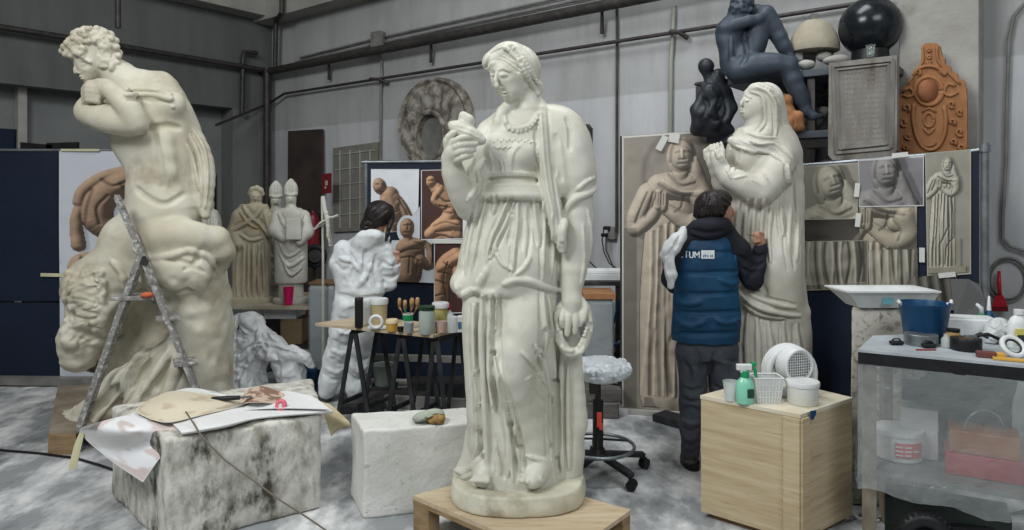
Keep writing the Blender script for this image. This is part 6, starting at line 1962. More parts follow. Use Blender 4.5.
def torso_c(kk):
	kk.limb([(410, 252, 15), (408, 275, 14)], z=0, flat=.7); kk.limb([(398, 258, 6), (395, 272, 5)], z=2)
	kk.limb([(420, 262, 7), (430, 266, 5), (430, 250, 4), (424, 243, 3)], z=5); kk.limb([(402, 249, 5), (412, 246, 5), (422, 242, 4)], z=7)
	kk.limb([(408, 236, 4.5), (407, 244, 5)], z=3); kk.blob(407, 228, 7.5, 10.5, 7, z=5, k=1)
	for p in ([(404, 225), (406.5, 225)], [(409, 225), (411.5, 225)], [(404, 232.5), (410, 232.5)], [(408, 224), (408, 229)], [(401, 219), (407, 217), (413, 220)], [(398, 260), (410, 258), (420, 262)], [(410, 258), (409, 275)], [(414, 242), (424, 246)], [(400, 254), (410, 250), (420, 250)], [(418, 262), (417, 275)]):
		kk.line(p, .9, -1.4)
def cut_c(kk):
	keep = (np.hypot((kk.X - 407) / 10.5, (kk.Y - 229) / 15) < 1) | ((kk.Y > 238) & (kk.X > 392 - (kk.Y - 240) * .35) & (kk.X < 432) & (kk.Y > 240)) | (kk.Y > 262) | ((kk.X > 404) & (kk.X < 420) & (kk.Y > 205 + (420 - kk.X) * 1.2))
	return ~keep
wprint((386, 203, 434, 284), [(386, 205), (434, 203), (434, 283), (386, 281)], torso_c, srgb(196, 200, 204), {1: srgb(176, 144, 118)}, 'cut-out print of a male head and bent arm, lower left on the board', BY - .03, cut_c, seed=13, cd=.1)

def torso_d(kk):
	kk.limb([(456, 256, 8), (446, 264, 9), (440, 280, 9), (438, 300, 10)], z=0)
	kk.limb([(462, 262, 6), (456, 280, 5), (462, 296, 5)], z=2); kk.limb([(440, 268, 4), (452, 262, 5), (462, 256, 5)], z=6); kk.blob(438, 306, 9, 8, 8, z=3)
	for p in ([(444, 262), (452, 268), (460, 264)], [(436, 280), (446, 284)], [(448, 262), (444, 280), (446, 300)], [(434, 296), (446, 294)], [(452, 272), (454, 290)], [(438, 272), (450, 274)]):
		kk.line(p, 1.0, -1.5)
wprint((434, 242, 466, 314), [(434, 243), (466, 241), (466, 313), (434, 314)], torso_d, srgb(70, 46, 42), {1: srgb(212, 164, 128)}, 'print of a bent orange-brown nude, lower right on the board above the jars', BY - .004, seed=14, bw=.6)
m = MB(); m.box(P(474, 225, BY - .01), (.2, .003, .26)); tag(m.build('paper_sheet', M_paper), 'blank white sheet pinned right of the seated nude print', 'paper')
tape(433, 241.5, BY - .02, .6, .035, 0, 'long pale strip between the upper and lower right prints on the board', M_wtape)

# -- navy boards at far left with the tall nude print
PY = 6.2
bd = thing('display_board', 'large navy fabric board at the far left edge', 'display board', G(0, PY))
m = MB(); xa, xb = P(-60, 0, PY).x, P(62, 0, PY).x
m.box(((xa + xb) / 2, PY + .03, 1.40), (xb - xa, .03, 1.33)); m.build('upper_panel', M_navy, bd)
m = MB(); m.box(((xa + xb) / 2, PY + .03, .37), (xb - xa, .03, .70)); m.build('lower_panel', M_navy, bd)
m = MB(); m.tube([Vector((xa, PY, 2.075)), Vector((xb + .9, PY + .03, 2.075))], .012, 8); m.build('top_rail', M_steel, bd)
m = MB(); m.bar(Vector((xa, PY - .04, .05)), Vector((xb + 1.3, PY - .04, .03)), .1, .06); m.build('base_rail', M_conduit, bd)

def nude_l(kk):
	kk.limb([(118, 176, 13), (104, 184, 14), (90, 200, 14), (88, 218, 13), (98, 232, 11), (106, 250, 9)], z=0)
	kk.limb([(108, 172, 6), (92, 178, 6), (78, 190, 5.5), (74, 202, 5)], z=4); kk.limb([(76, 204, 5), (72, 222, 5), (74, 246, 6)], z=3)
	kk.limb([(100, 228, 9), (110, 236, 7), (126, 252, 6)], z=5); kk.blob(124, 172, 8, 9, 8, z=2)
	kk.blob(82, 268, 17, 16, 12, z=0, k=3); kk.limb([(96, 262, 12), (112, 270, 12), (124, 262, 10)], z=0)
	kk.blob(86, 300, 18, 18, 12, z=0, k=3); kk.blob(80, 330, 16, 18, 12, z=0, k=3); kk.blob(88, 356, 20, 18, 11, z=0, k=3); kk.blob(112, 320, 18, 40, 10, z=-2, k=3)
	rs = random.Random(5)
	for i in range(46):
		x, y = rs.uniform(68, 124), rs.uniform(256, 372)
		kk.line([(x, y), (x + rs.uniform(-8, 8), y + rs.uniform(3, 12)), (x + rs.uniform(-10, 10), y + rs.uniform(8, 18))], 1.4, rs.choice((-1.4, -1.2, .9)))
	for p in ([(96, 196), (88, 208), (90, 224)], [(106, 184), (112, 192), (122, 192)], [(84, 190), (80, 210), (78, 232)], [(100, 214), (108, 220), (112, 230)], [(92, 180), (100, 186), (110, 182)], [(118, 200), (116, 214), (108, 226)], [(84, 236), (92, 246), (102, 252)]):
		kk.line(p, 1.4, -1.4)
kk = Ink(59, 151, 136, 380, .7); nude_l(kk)
rgb = kk.tones(srgb(200, 204, 212), {1: srgb(190, 160, 134)}, .04, (3, 1), .3, seed=15, gain=1.5, light=(-.5, -.6, .35))
kk.sheet('photo_print', [P(59, 151, PY), P(160, 151, PY + .02), P(160, 380, PY + .02), P(60, 379, PY)], rgb[:, :], 'tall print of the crouching nude statue at left, pinned beside the navy board', wav=.004, seed=15)
tape(78, 381, PY - .01, .42, .045, 0, 'long yellowish tape along the foot of the tall left print')
tape(53, 275, PY - .01, .22, .03, 0.02, 'short yellowish tape on the navy board edge at the left of the tall print')
tape(80, 150, PY - .01, .34, .02, 0, 'thin yellowish tape along the top of the tall left print')
# dark blue sheets stored behind
for i, (a, b, c, d, lab) in enumerate((((-6, 128), (14, 129), (11, 152), (-6, 152), 'dark blue folded board showing above the navy board, far left'), ((20, 142), (52, 145), (50, 156), (22, 156), 'dark board edge showing above the navy board, left of the print top'), ((46, 143), (77, 142), (72, 156), (50, 156), 'small dark slanted board edge just above the tall left print'))):
	m = MB(); m.extrude([P(*a, 7.0), P(*b, 7.0), Vector((P(*c, 7.0).x, 7.0, 0)), Vector((P(*d, 7.0).x, 7.0, 0))], (0, .04, 0)); tag(m.build('stored_board', M_navy if i == 0 else M_black), lab, 'board')

# ---------------------------------------------------------------- rack on the right wall and what stands on it
def shelf_box(mb, px0, px1, z0, z1, o_back, o_front):
	a, b = R(px0, 0, o_front), R(px1, 0, o_front)
	d = o_front - o_back
	mid = (a + b) / 2 - NR * d / 2
	mb.box((mid.x, mid.y, (z0 + z1) / 2), ((b - a).length, d, z1 - z0), rot=ROTR, bev=0.004)

rack = thing('storage_rack', 'dark storage rack with two boards behind the veiled statue, holding sculptures', 'rack', R(780, 0, .4))
m = MB(); shelf_box(m, 724, 893, 2.50, 2.55, 0.02, 0.72); m.build('shelf', M_shelf, rack)
m = MB(); shelf_box(m, 690, 893, 2.07, 2.12, 0.02, 0.72); m.build('shelf', M_shelf, rack)
for px in (700, 812, 888):
	for o in (0.05, 0.66):
		m = MB(); a = R(px, 0, o); m.box((a.x, a.y, 1.27), (.05, .05, 2.5), rot=ROTR); m.build('upright', M_iron, rack)
m = MB(); shelf_box(m, 728, 890, 2.0, 2.07, 0.66, 0.70); m.build('beam', M_iron, rack)
m = MB(); shelf_box(m, 822, 896, 0.0, 1.905, 0.735, 0.83); tag(m.build('plinth_box', M_black_dusty), 'dark plinth under the inscribed slab, hidden by the navy board', 'plinth')
m = MB(); shelf_box(m, 899, 975, 0.0, 1.905, 0.38, 0.60); tag(m.build('plinth_box', M_black_dusty), 'dark plinth under the carved crest panel, hidden by the navy board', 'plinth')

# beige dome on the top shelf
t = thing('dome', 'beige half-egg shaped dome with a square stub on the top shelf', 'dome', RP(814, 52, .45))
c0 = RP(814, 52, .45)
m = MB(); m.lathe(c0, [(0.155, 0), (0.172, 0.0), (0.176, .02), (0.172, .06), (0.155, .12), (0.12, .18), (0.075, .225), (0.0, .24)], 40); m.build('shell', mat('beige_plaster', srgb(168, 160, 142), .8, c2=srgb(146, 138, 120), scale=6, bump=.002), t, smooth='auto')
m = MB(); m.box(c0 + Vector((0, 0, .255)), (.05, .04, .05), bev=.004); m.build('stub', M_conduit, t)
m = MB(); m.box(c0 + Vector((-.12, 0, -.035)), (.06, .06, .07), bev=.01); m.box(c0 + Vector((.1, 0, -.035)), (.07, .06, .07), bev=.01); m.box(c0 + Vector((0, .08, -.035)), (.08, .06, .07), bev=.01); m.build('support', M_beam, t)
# dark sphere
c0 = RP(870, 27, .38)
t = thing('stone_ball', 'big glossy black sphere on the top shelf beside the beige dome', 'ball', c0 - Vector((0, 0, .2)))
m = MB(); m.ball(c0, (.208, .208, .208), 40, 24); m.build('ball', mat('black_gloss', srgb(24, 28, 32), .22, c2=srgb(44, 50, 54), scale=9, lo=.5, hi=.75), t, smooth=True)
zr = c0.z - .208
m = MB(); m.lathe((c0.x, c0.y, 2.55), [(.12, 0), (.13, .01), (.12, zr - 2.55 + .04), (.10, zr - 2.55 + .035)], 28); m.build('ring_stand', M_black, t, smooth='auto')

def stone(px, py, off, rx, ry, rz, label, material=None, seed=1):
	s = Sculpt(RY(px, off), (px - 26, py - 20, px + 26, py + 20), (-22, 22), .008)
	s.ell((px, py, 0), (rx, ry, rz), k=2); s.ell((px + rx * .3, py - rz * .2, -2), (rx * .6, ry * .6, rz * .7), k=3)
	s.rough(1.0, 8, seed)
	o = s.build('stone', material or M_beam)
	tag(o, label, 'stone', 'loose stones on the rack')

stone(807, 65, .62, 8.5, 7, 5, 'small white stone leaning by the blue-grey knee on the top shelf', seed=3)
stone(836, 60.5, .62, 13, 9, 5.5, 'flat white stone on the top shelf between dome and slab', seed=4)
stone(824, 57, .48, 7, 6, 5, 'small pale stone tucked beneath the beige dome', seed=5)
stone(822, 112, .55, 8, 6, 5.5, 'grey stone on the lower shelf beside the slab', M_conduit, 6)
stone(812, 121, .60, 10, 7, 5, 'flat grey stone on the lower shelf under the hanging blue foot', M_beam, 7)
# mottled relief panel between the shelves
m = MB(); m.extrude([RP(786, 80, .3), RP(829, 76, .3), RP(829, 114, .3), RP(786, 118, .3)], -NR * .05)
tag(m.build('relief_panel', mat('speckled_relief', srgb(94, 92, 90), .8, c2=srgb(52, 52, 54), scale=30, lo=.42, hi=.58, bump=.02, bscale=40)), 'dark speckled panel standing at the back of the lower shelf', 'panel')

# inscribed slab
def slab():
	t = thing('inscribed_slab', 'large grey-brown inscribed stone slab with a raised border, standing right of the shelves', 'slab', RP(862, 160, .82))
	q = [(829, 63), (897, 55), (897, 150), (893, 156), (834, 162), (828, 155)]
	m = MB(); m.extrude([RP(*p, .825) for p in q], -NR * .085); m.build('slab', M_slab, t)
	m = MB()
	o = .83
	for ins, w_ in ((4, .018), (8, .010)):
		a, b, c, d = RP(829 + ins, 62 + ins, o), RP(897 - ins, 56 + ins, o), RP(895 - ins, 152 - ins, o), RP(832 + ins, 157 - ins, o)
		for u, v in ((a, b), (b, c), (c, d), (d, a)): m.bar(u, v, .022, w_)
	m.build('border_moulding', M_slab, t)
	m = MB(); rs = random.Random(3)
	for i in range(14):
		y = 74 + i * 5.1
		x = 843
		while x < 884:
			L = rs.uniform(1.2, 3.4)
			yy = y - (x - 843) * .06
			m.bar(RP(x, yy, .822), RP(x + L, yy + rs.uniform(-.8, .8), .822), .007, .012)
			x += L + rs.uniform(.8, 1.6)
	m.build('carved_text', mat('slab_text', srgb(122, 116, 109), .9), t)

slab()
# glass tumbler on top of the slab
c0 = RP(870.5, 56.4, .78)
t = thing('tumbler', 'small clear glass tumbler on the top edge of the inscribed slab', 'glass', c0)
m = MB(); m.lathe(c0, [(.02, 0), (.026, .06), (.03, .075), (.027, .075), (.022, .01), (0, .01)], 20); m.build('glass', M_glass, t, smooth='auto')

# carved orange panel in front of the pillar
def orange_panel():
	t = thing('carved_panel', 'orange-brown carved crest panel with scrolled outline standing in front of the concrete pillar', 'carved panel', RP(932, 155, .5))
	prof = [(899, 160), (899, 100), (901, 92), (904, 86), (910, 84), (911, 78), (915, 74), (916, 68), (920, 66), (921, 60), (922, 46), (926, 43), (936, 43), (940, 46), (942, 56), (945, 58), (945, 64), (950, 66), (952, 72), (957, 73), (958, 78), (964, 80), (966, 88), (967, 100), (967, 156)]
	o = .52
	m = MB(); m.extrude([RP(*p, o) for p in prof], -NR * .06); m.build('panel', M_terra, t)
	m = MB()
	def crv(pts, w=.012, dz=.0):
		m.tube([RP(a, b, o + .006 + dz) for a, b in [tuple(q[:2]) for q in spline([(x, y) for x, y in pts], 3.0)]], w, 8)
	def circ(cx, cy, rx, ry, w=.01, a0=0, a1=360, n=28):
		crv([(cx + rx * math.cos(math.radians(a0 + (a1 - a0) * i / n)), cy + ry * math.sin(math.radians(a0 + (a1 - a0) * i / n))) for i in range(n + 1)], w)
	circ(929, 91, 13.5, 14, .014); circ(929, 91, 11, 11.5, .006); circ(929, 80, 17, 14, .012, 200, 340)
	crv([(903, 92), (910, 88), (914, 94), (908, 97), (903, 95)], .010); crv([(955, 86), (948, 84), (944, 92), (950, 96), (958, 92)], .010)
	crv([(914, 104), (913, 118), (916, 134), (922, 146), (930, 150), (938, 147), (944, 136), (946, 120), (944, 106)], .012)
	circ(929, 120, 5, 7, .008); crv([(924, 128), (929, 134), (934, 128)], .008); crv([(922, 112), (929, 108), (936, 112)], .008); circ(929, 140, 7, 6, .007, 20, 160)
	rs = random.Random(9)
	for (x, y) in ((952, 104), (960, 112), (952, 122), (960, 132), (953, 142), (961, 148), (906, 108), (904, 122), (908, 136), (905, 148), (917, 72), (942, 72)):
		s_ = rs.choice((-1, 1)); r0 = rs.uniform(3.4, 5)
		crv([(x + r0 * (1 - i * .09) * math.cos(s_ * i * .7 + 1), y + r0 * (1 - i * .09) * math.sin(s_ * i * .7 + 1)) for i in range(10)], .009)
	for (x, y) in ((929, 50), (929, 57), (929, 63)): circ(x, y, 1.6, 1.6, .008, n=10)
	crv([(922, 46), (923, 60), (916, 72), (908, 84)], .008); crv([(937, 46), (938, 60), (948, 72), (960, 84)], .008)
	m.build('scrollwork', M_terra, t, smooth=True)
	m = MB(); m.ball(RP(929, 91, o), (.075, .04, .08), 24, 14); m.build('boss', mat('terra_boss', srgb(150, 96, 62), .7, c2=srgb(120, 76, 52), scale=9), t, smooth=True)

orange_panel()

# ---------------------------------------------------------------- metal stepladder in front of the youth
def ladder():
	t = thing('stepladder', 'paint-spattered metal stepladder standing in front of the naked male statue', 'ladder', P(80, 430, 4.53))
	ml = mat('spattered_metal', srgb(140, 137, 134), .6, c2=srgb(200, 198, 194), scale=34, lo=.5, hi=.62, c3=srgb(96, 92, 90), s3=16, lo3=.55, hi3=.68, metal=.2)
	wv = Vector((-.47, .88, 0)) * .16
	top, hinge, rf, lf = P(117, 197, 4.52), P(145, 262, 4.53), P(205, 412, 4.56), P(80, 430, 4.53)
	hinge_l = P(141, 258, 4.53)
	for kx in (0, 1):
		o = wv * kx
		m = MB(); m.bar(top + o, hinge + o, .042, .03, bev=.004); m.build('handle_rail', ml, t)
		m = MB(); m.bar(hinge + o, rf + o, .05, .032, bev=.004); m.build('leg', ml, t)
		m = MB(); m.bar(hinge_l + o, lf + o, .062, .036, bev=.004); m.build('leg', ml, t)
	m = MB(); m.bar(top, top + wv, .03, .03); m.build('handle', ml, t)
	for f in (.38, .68):
		c = hinge.lerp(rf, f)
		m = MB(); m.box(c + wv / 2, (.14, .2, .022), rz=.5, bev=.004); m.build('step', ml, t)
	m = MB(); c = P(138, 298, 4.52); m.box(c + wv / 2, (.27, .2, .025), rz=.1, bev=.004); m.build('platform', ml, t)
	for y in (262, 266):
		pass
	m = MB(); m.tube([hinge - wv * .25, hinge + wv * 1.2], .022, 12); m.tube([hinge_l + Vector((.02, 0, .0)) - wv * .2, hinge_l + wv * 1.1], .016, 10); m.build('hinge', M_iron, t)
	m = MB(); m.ball(P(147, 295, 4.5), (.04, .035, .02), 12, 8); tag(m.build('sponge', mat('orange_sponge', srgb(190, 96, 60), .8), smooth=True), 'small orange sponge on the stepladder platform', 'sponge')

ladder()

# ---------------------------------------------------------------- sheets on the stained block
def soft_sheet(name, ctrl, rgb_or_mat, label, cat='paper', n=5, thick=.003, group=None):
	"""ctrl: rows of control points; a thin smooth sheet through them. rgb: function (u, v) -> colours"""
	A = np.array([[list(v) for v in row] for row in ctrl], float)
	def up(A_, ax):
		A_ = np.moveaxis(A_, ax, 0); N = A_.shape[0]
		if N == 2:
			t = np.linspace(0, 1, n * 3 + 1).reshape((-1,) + (1,) * (A_.ndim - 1)); out = A_[0] * (1 - t) + A_[1] * t
		else:
			q = np.concatenate([2 * A_[:1] - A_[1:2], A_, 2 * A_[-1:] - A_[-2:-1]])
			t = np.linspace(0, N - 1, (N - 1) * n * 2 + 1); i = np.minimum(t.astype(int), N - 2); f = (t - i).reshape((-1,) + (1,) * (A_.ndim - 1))
			a, b, c, d = q[i], q[i + 1], q[i + 2], q[i + 3]
			out = .5 * (2 * b + (c - a) * f + (2 * a - 5 * b + 4 * c - d) * f ** 2 + (3 * b - a - 3 * c + d) * f ** 3)
		return np.moveaxis(out, 0, ax)
	G_ = up(up(A, 0), 1)
	r, c = G_.shape[:2]
	idx = np.arange(r * c).reshape(r, c)
	q = np.stack([idx[:-1, :-1], idx[1:, :-1], idx[1:, 1:], idx[:-1, 1:]], -1).reshape(-1, 4)
	mb = MB(); top = G_.reshape(-1, 3)
	nrm = np.cross(G_[-1, 0] - G_[0, 0], G_[0, -1] - G_[0, 0]); nrm /= np.linalg.norm(nrm)
	if nrm[2] < 0: nrm = -nrm
	bot = top - nrm * thick
	N = len(top)
	per = list(idx[0, :]) + list(idx[1:, -1]) + list(idx[-1, -2::-1]) + list(idx[-2:0:-1, 0])
	fs = [tuple(x) for x in q] + [tuple(x[::-1] + N) for x in q] + [(per[i], per[(i + 1) % len(per)], per[(i + 1) % len(per)] + N, per[i] + N) for i in range(len(per))]
	mb.add([tuple(v) for v in top] + [tuple(v) for v in bot], fs)
	if callable(rgb_or_mat):
		o = mb.build(name, M_ink, smooth='auto', fix=True)
		U, V = np.meshgrid(np.linspace(0, 1, c), np.linspace(0, 1, r))
		col = np.ones((2 * N, 4), np.float32); col[:N, :3] = rgb_or_mat(U, V).reshape(-1, 3); col[N:, :3] = srgb(220, 220, 216)
		at = o.data.color_attributes.new('ink', 'FLOAT_COLOR', 'POINT'); at.data.foreach_set('color', col.ravel())
	else:
		o = mb.build(name, rgb_or_mat, smooth='auto')
	return tag(o, label, cat, group)

def TB(px, py, dz=0.0):
	"""point on top of the stained block (z = 0.50)"""
	z = .526 + dz
	return P(px, py, (CAMZ - z) * F / (py - HY))

def blotch(base, ink, seed, lo=-.1, amt=1.0, edge=.06):
	def f(U, V):
		r, c = U.shape
		a = vnoise((r, c, 1), (5, 6, 1), seed)[:, :, 0] + .5 * vnoise((r, c, 1), (12, 14, 1), seed + 1)[:, :, 0]
		w_ = np.clip((a - lo) * 2.2, 0, 1) * amt
		w_ = w_ * (np.minimum(np.minimum(U, 1 - U), np.minimum(V, 1 - V)) > edge)
		return np.array(base) * (1 - w_[..., None]) + np.array(ink) * w_[..., None]
	return f

W1 = srgb(232, 233, 234)
soft_sheet('printed_sheet', [[TB(92, 424), TB(118, 417), TB(150, 410)], [P(80, 432, 3.60), TB(128, 430), TB(172, 419)], [P(108, 458, 3.50), P(140, 447, 3.44), TB(190, 428)], [P(143, 482, 3.36), P(160, 458, 3.36), P(181, 434, 3.41)]],
		   blotch(W1, srgb(190, 160, 148), 5, -.1, .6, .0), 'white sheet with faded reddish print hanging in a point off the stained block', n=14)
soft_sheet('paper_sheet', [[TB(160, 412), TB(210, 406), TB(262, 402), TB(316, 398)], [TB(180, 431, .004), TB(222, 424, .02), TB(262, 416, .006), TB(331, 410, .004)], [P(181, 436, 3.42), P(224, 428, 3.50), P(262, 418.5, 3.62), P(333, 413, 3.75)]],
		   M_paper, 'long white sheet lying along the front edge of the stained block')
soft_sheet('paper_sheet', [[TB(160, 396), TB(188, 388), TB(214, 391, .03)], [TB(150, 404), TB(200, 398, .03), TB(240, 400)]], M_paper, 'white sheet at the back of the stained block under the buff cut-outs')
BUFF = srgb(212, 202, 178)
soft_sheet('printed_cutout', [[TB(150, 399, .02), TB(172, 391, .05), TB(200, 393, .05), TB(226, 397, .03)], [TB(136, 410, .02), TB(168, 402, .07), TB(205, 402, .06), TB(250, 401, .02)], [TB(150, 419, .02), TB(170, 422, .02), TB(205, 414, .02), TB(236, 407, .01)]],
		   blotch(BUFF, srgb(172, 150, 124), 21, .05, .55, .02), 'large buff cut-out print curling on top of the stained block', n=12)
soft_sheet('printed_sheet', [[TB(246, 390, .04), TB(262, 386, .06), TB(284, 393, .04)], [TB(238, 404, .01), TB(256, 402, .05), TB(280, 404, .01)]],
		   blotch(srgb(200, 178, 158), srgb(128, 96, 76), 11, -.1, .9, .02), 'small brown print with dark lines beside the pink roll on the stained block', n=14)
soft_sheet('paper_sheet', [[TB(262, 396, .02), TB(285, 391, .03), TB(312, 396, .04)], [TB(240, 410, .01), TB(280, 408, .02), TB(330, 409, .02)]], M_paper, 'white sheet with a curled edge at the right of the stained block top')
soft_sheet('paper_sheet', [[P(312, 399, 3.95), P(330, 404, 3.92)], [P(322, 411, 3.85), P(350, 424, 3.85)], [P(331, 436, 3.85), P(338, 430, 3.9)]], mat('kraft_paper', srgb(196, 186, 156), .7, c2=srgb(170, 156, 122), scale=9), 'yellowed paper flap hanging off the right corner of the stained block')
soft_sheet('tape_flap', [[P(84, 432, 3.58), P(80, 431, 3.62)], [P(80, 450, 3.56), P(74, 446, 3.6)], [P(76, 468, 3.55), P(68, 470, 3.56)]], M_tape, 'yellowish tape flap hanging from the left tip of the printed sheet', 'tape')
t = thing('scraper', 'tool with a black grip lying at the back of the stained block', 'tool', TB(226, 399))
m = MB(); m.tube([TB(212, 399, .05), TB(226, 398.4, .06), TB(240, 397.6, .06)], [.011, .014, .011], 10); m.build('handle', M_black, t, smooth='auto')
m = MB(); m.bar(TB(240, 397.6, .06), TB(252, 396.5, .055), .03, .004); m.build('blade', M_steel, t)
t = thing('tape_roll', 'small pink roll on the papers at the right of the stained block', 'tape roll', TB(281, 406))
M_pink = mat('pink_tape', srgb(220, 110, 124), .5)
m = MB(); m.torus(TB(281, 405, .03), .020, .012, 20, 8, rot=Matrix.Rotation(1.3, 3, 'X')); m.build('roll', M_pink, t, smooth=True)
m = MB(); m.tube([TB(281, 405, .03) + Vector((0, -.012, 0)), TB(281, 405, .03) + Vector((0, .012, 0))], .010, 12); m.build('core', M_paper, t, smooth='auto')
# cables on the floor and over the block
m = MB(); pts = [TB(186, 412, .06), TB(194, 424, .03), P(200, 434, 3.33), P(225, 460, 3.30), P(250, 478, 3.26), P(280, 500, 3.22), P(305, 516, 3.12), P(340, 540, 2.98)]
m.tube([Vector(q) for q in spline([tuple(p) for p in pts], .05)], .0045, 6); tag(m.build('cable', mat('brown_cable', srgb(110, 100, 88), .6), smooth=True), 'thin brown cable running down over the front of the stained block', 'cable')
m = MB(); m.tube([G(px, Y, .008) for px, Y in ((-30, 4.62), (0, 4.56), (40, 4.5), (75, 4.42), (100, 4.3), (128, 4.15))], .008, 6); tag(m.build('cable', M_black, smooth=True), 'dark cable on the floor leading under the stained block from the left edge', 'cable')

# ---------------------------------------------------------------- far table and what stands by it
def table_box(name, label, fp, z, thick, legs, m_top, m_leg, r=.02):
	t = thing(name, label, 'table', Vector((sum(p[0] for p in fp) / len(fp), sum(p[1] for p in fp) / len(fp), 0)))
	m = MB(); m.prism(fp, z - thick, z); m.build('table_top', m_top, t)
	for p in legs:
		m = MB(); m.box((p[0], p[1], (z - thick) / 2), (2 * r, 2 * r, z - thick)); m.build('leg', m_leg, t)
	return t

far = table_box('work_table', 'low dusty table carrying the plaster friar and bishops', [G(196, 6.25), G(316, 6.2), G(322, 7.15), G(188, 7.15)], .69, .03, [G(200, 6.3), G(313, 6.25), G(200, 7.05), G(314, 7.05)], mat('dusty_board', srgb(176, 168, 150), .7, c2=srgb(150, 140, 120), scale=6), M_iron)
m = MB(); m.prism([G(200, 6.3), G(313, 6.25), G(317, 7.0), G(196, 7.0)], .30, .32); m.build('lower_shelf', M_iron, far)
t = thing('plastic_cup', 'magenta plastic cup at the front edge of the far table', 'cup', G(288.5, 6.27, .69))
c0 = G(288.5, 6.27, .692); m = MB(); m.lathe(c0, [(.034, 0), (.036, .02), (.047, .155), (.049, .16), (.044, .158), (.032, .01), (0, .01)], 24); m.build('cup', M_magenta, t, smooth='auto')
for i, (px, w_, h, z, mm, lab) in enumerate(((272, .26, .22, .32, M_black, 'black crate under the far table, in its middle'), (296, .20, .22, .32, mat('cardboard', srgb(150, 132, 100), .8, c2=srgb(130, 112, 84), scale=6), 'brown cardboard box under the far table, at its right'), (285, .30, .10, .55, M_white, 'white paper stack wedged just beneath the far table top'), (245, .28, .2, .32, M_conduit, 'grey box under the far table behind the draped film'))):
	t = thing('storage_box', lab, 'box', G(px, 6.5, z)); c0 = G(px, 6.5, z + h / 2 + .001)
	m = MB(); m.box(c0, (w_, .3, h), bev=.008); m.build('body', mm, t)
	m = MB(); m.box(c0 + Vector((0, 0, h / 2)), (w_ + .015, .31, .02), bev=.004); m.build('lid', mm, t)
for i, (px, Y, w_, d_, h, mm, lab) in enumerate(((306, 6.05, .17, .14, .17, M_bluepl, 'small blue tool box on the floor right of the draped film'), (298, 6.3, .22, .2, .12, M_black_dusty, 'dusty black case on the floor behind the blue tool box'), (322, 6.25, .16, .2, .14, M_black_dusty, 'dusty black case on the floor left of the white coverall legs'), (272, 6.15, .2, .2, .10, M_greytub, 'grey tray on the floor within the folds of film'))):
	t = thing('tool_case', lab, 'case', G(px, Y, 0)); m = MB(); m.box(G(px, Y, h / 2 + .001), (w_, d_, h), bev=.01); m.build('body', mm, t)
	m = MB(); m.tube([G(px, Y, h) + Vector((-.05, 0, 0)), G(px, Y, h + .035) + Vector((-.035, 0, 0)), G(px, Y, h + .035) + Vector((.035, 0, 0)), G(px, Y, h) + Vector((.05, 0, 0))], .007, 6); m.build('handle', M_black, t)
# grey wrapped cabinet
t = thing('wrapped_cabinet', 'narrow cabinet wrapped in grey film between the far table and the person in white', 'cabinet', G(324, 6.3, 0))
m = MB(); m.box(G(326, 6.3, .44), (.22, .26, .88), bev=.01); m.build('body', M_greytub, t)
m = MB(); m.box(G(326, 6.3, .895), (.24, .28, .02), bev=.004); m.build('top', M_wood_d, t)
m = MB(); m.box(G(326, 6.3, .45), (.245, .285, .84), bev=.02); m.build('film', M_film_d, t)
# crucifix on its staff
t = thing('crucifix', 'thin white processional crucifix on a staff beside the wrapped cabinet', 'crucifix', G(323, 6.15, 0))
m = MB(); m.tube([P(322, 198, 6.1), P(323, 250, 6.1), G(323, 6.1, 0)], .011, 8); m.build('staff', M_cast, t, smooth='auto')
m = MB(); m.bar(P(323, 196, 6.08), P(331, 246, 6.08), .03, .02); m.bar(P(314, 229, 6.08), P(338, 215, 6.08), .022, .018); m.build('cross', M_cast, t)
s = Sculpt(6.05, (312, 200, 342, 250), (-5, 5), .006)
s.ell((326.5, 213, 0), (2, 2, 2.4), k=1); s.chain([(327, 217, 0, 2.4), (328, 226, 0, 2), (328, 236, 0, 1.6), (330, 243, 0, 1.1)], k=1); s.chain([(327, 219, 0, 1.1), (320, 223, 0, 1), (316, 227, 0, .8)], k=1); s.chain([(327, 218, 0, 1.1), (333, 217, 0, 1), (337, 215, 0, .8)], k=1)
s.build('corpus', M_cast, t)
# reel on the wall side
t = thing('hose_reel', 'dark round hose reel on a stand right of the bishop statues', 'reel', G(313, 7.4, 0))
m = MB(); m.torus(P(315, 256, 7.4), .10, .03, 28, 8, rot=Matrix.Rotation(math.pi / 2, 3, 'X')); m.build('hose', M_black_dusty, t, smooth=True)
m = MB(); m.tube([P(315, 256, 7.35), P(315, 256, 7.45)], .07, 16); m.build('drum', M_iron, t); m = MB(); m.bar(P(315, 262, 7.46), G(315, 7.46, 0), .04, .04); m.build('stand', M_iron, t)

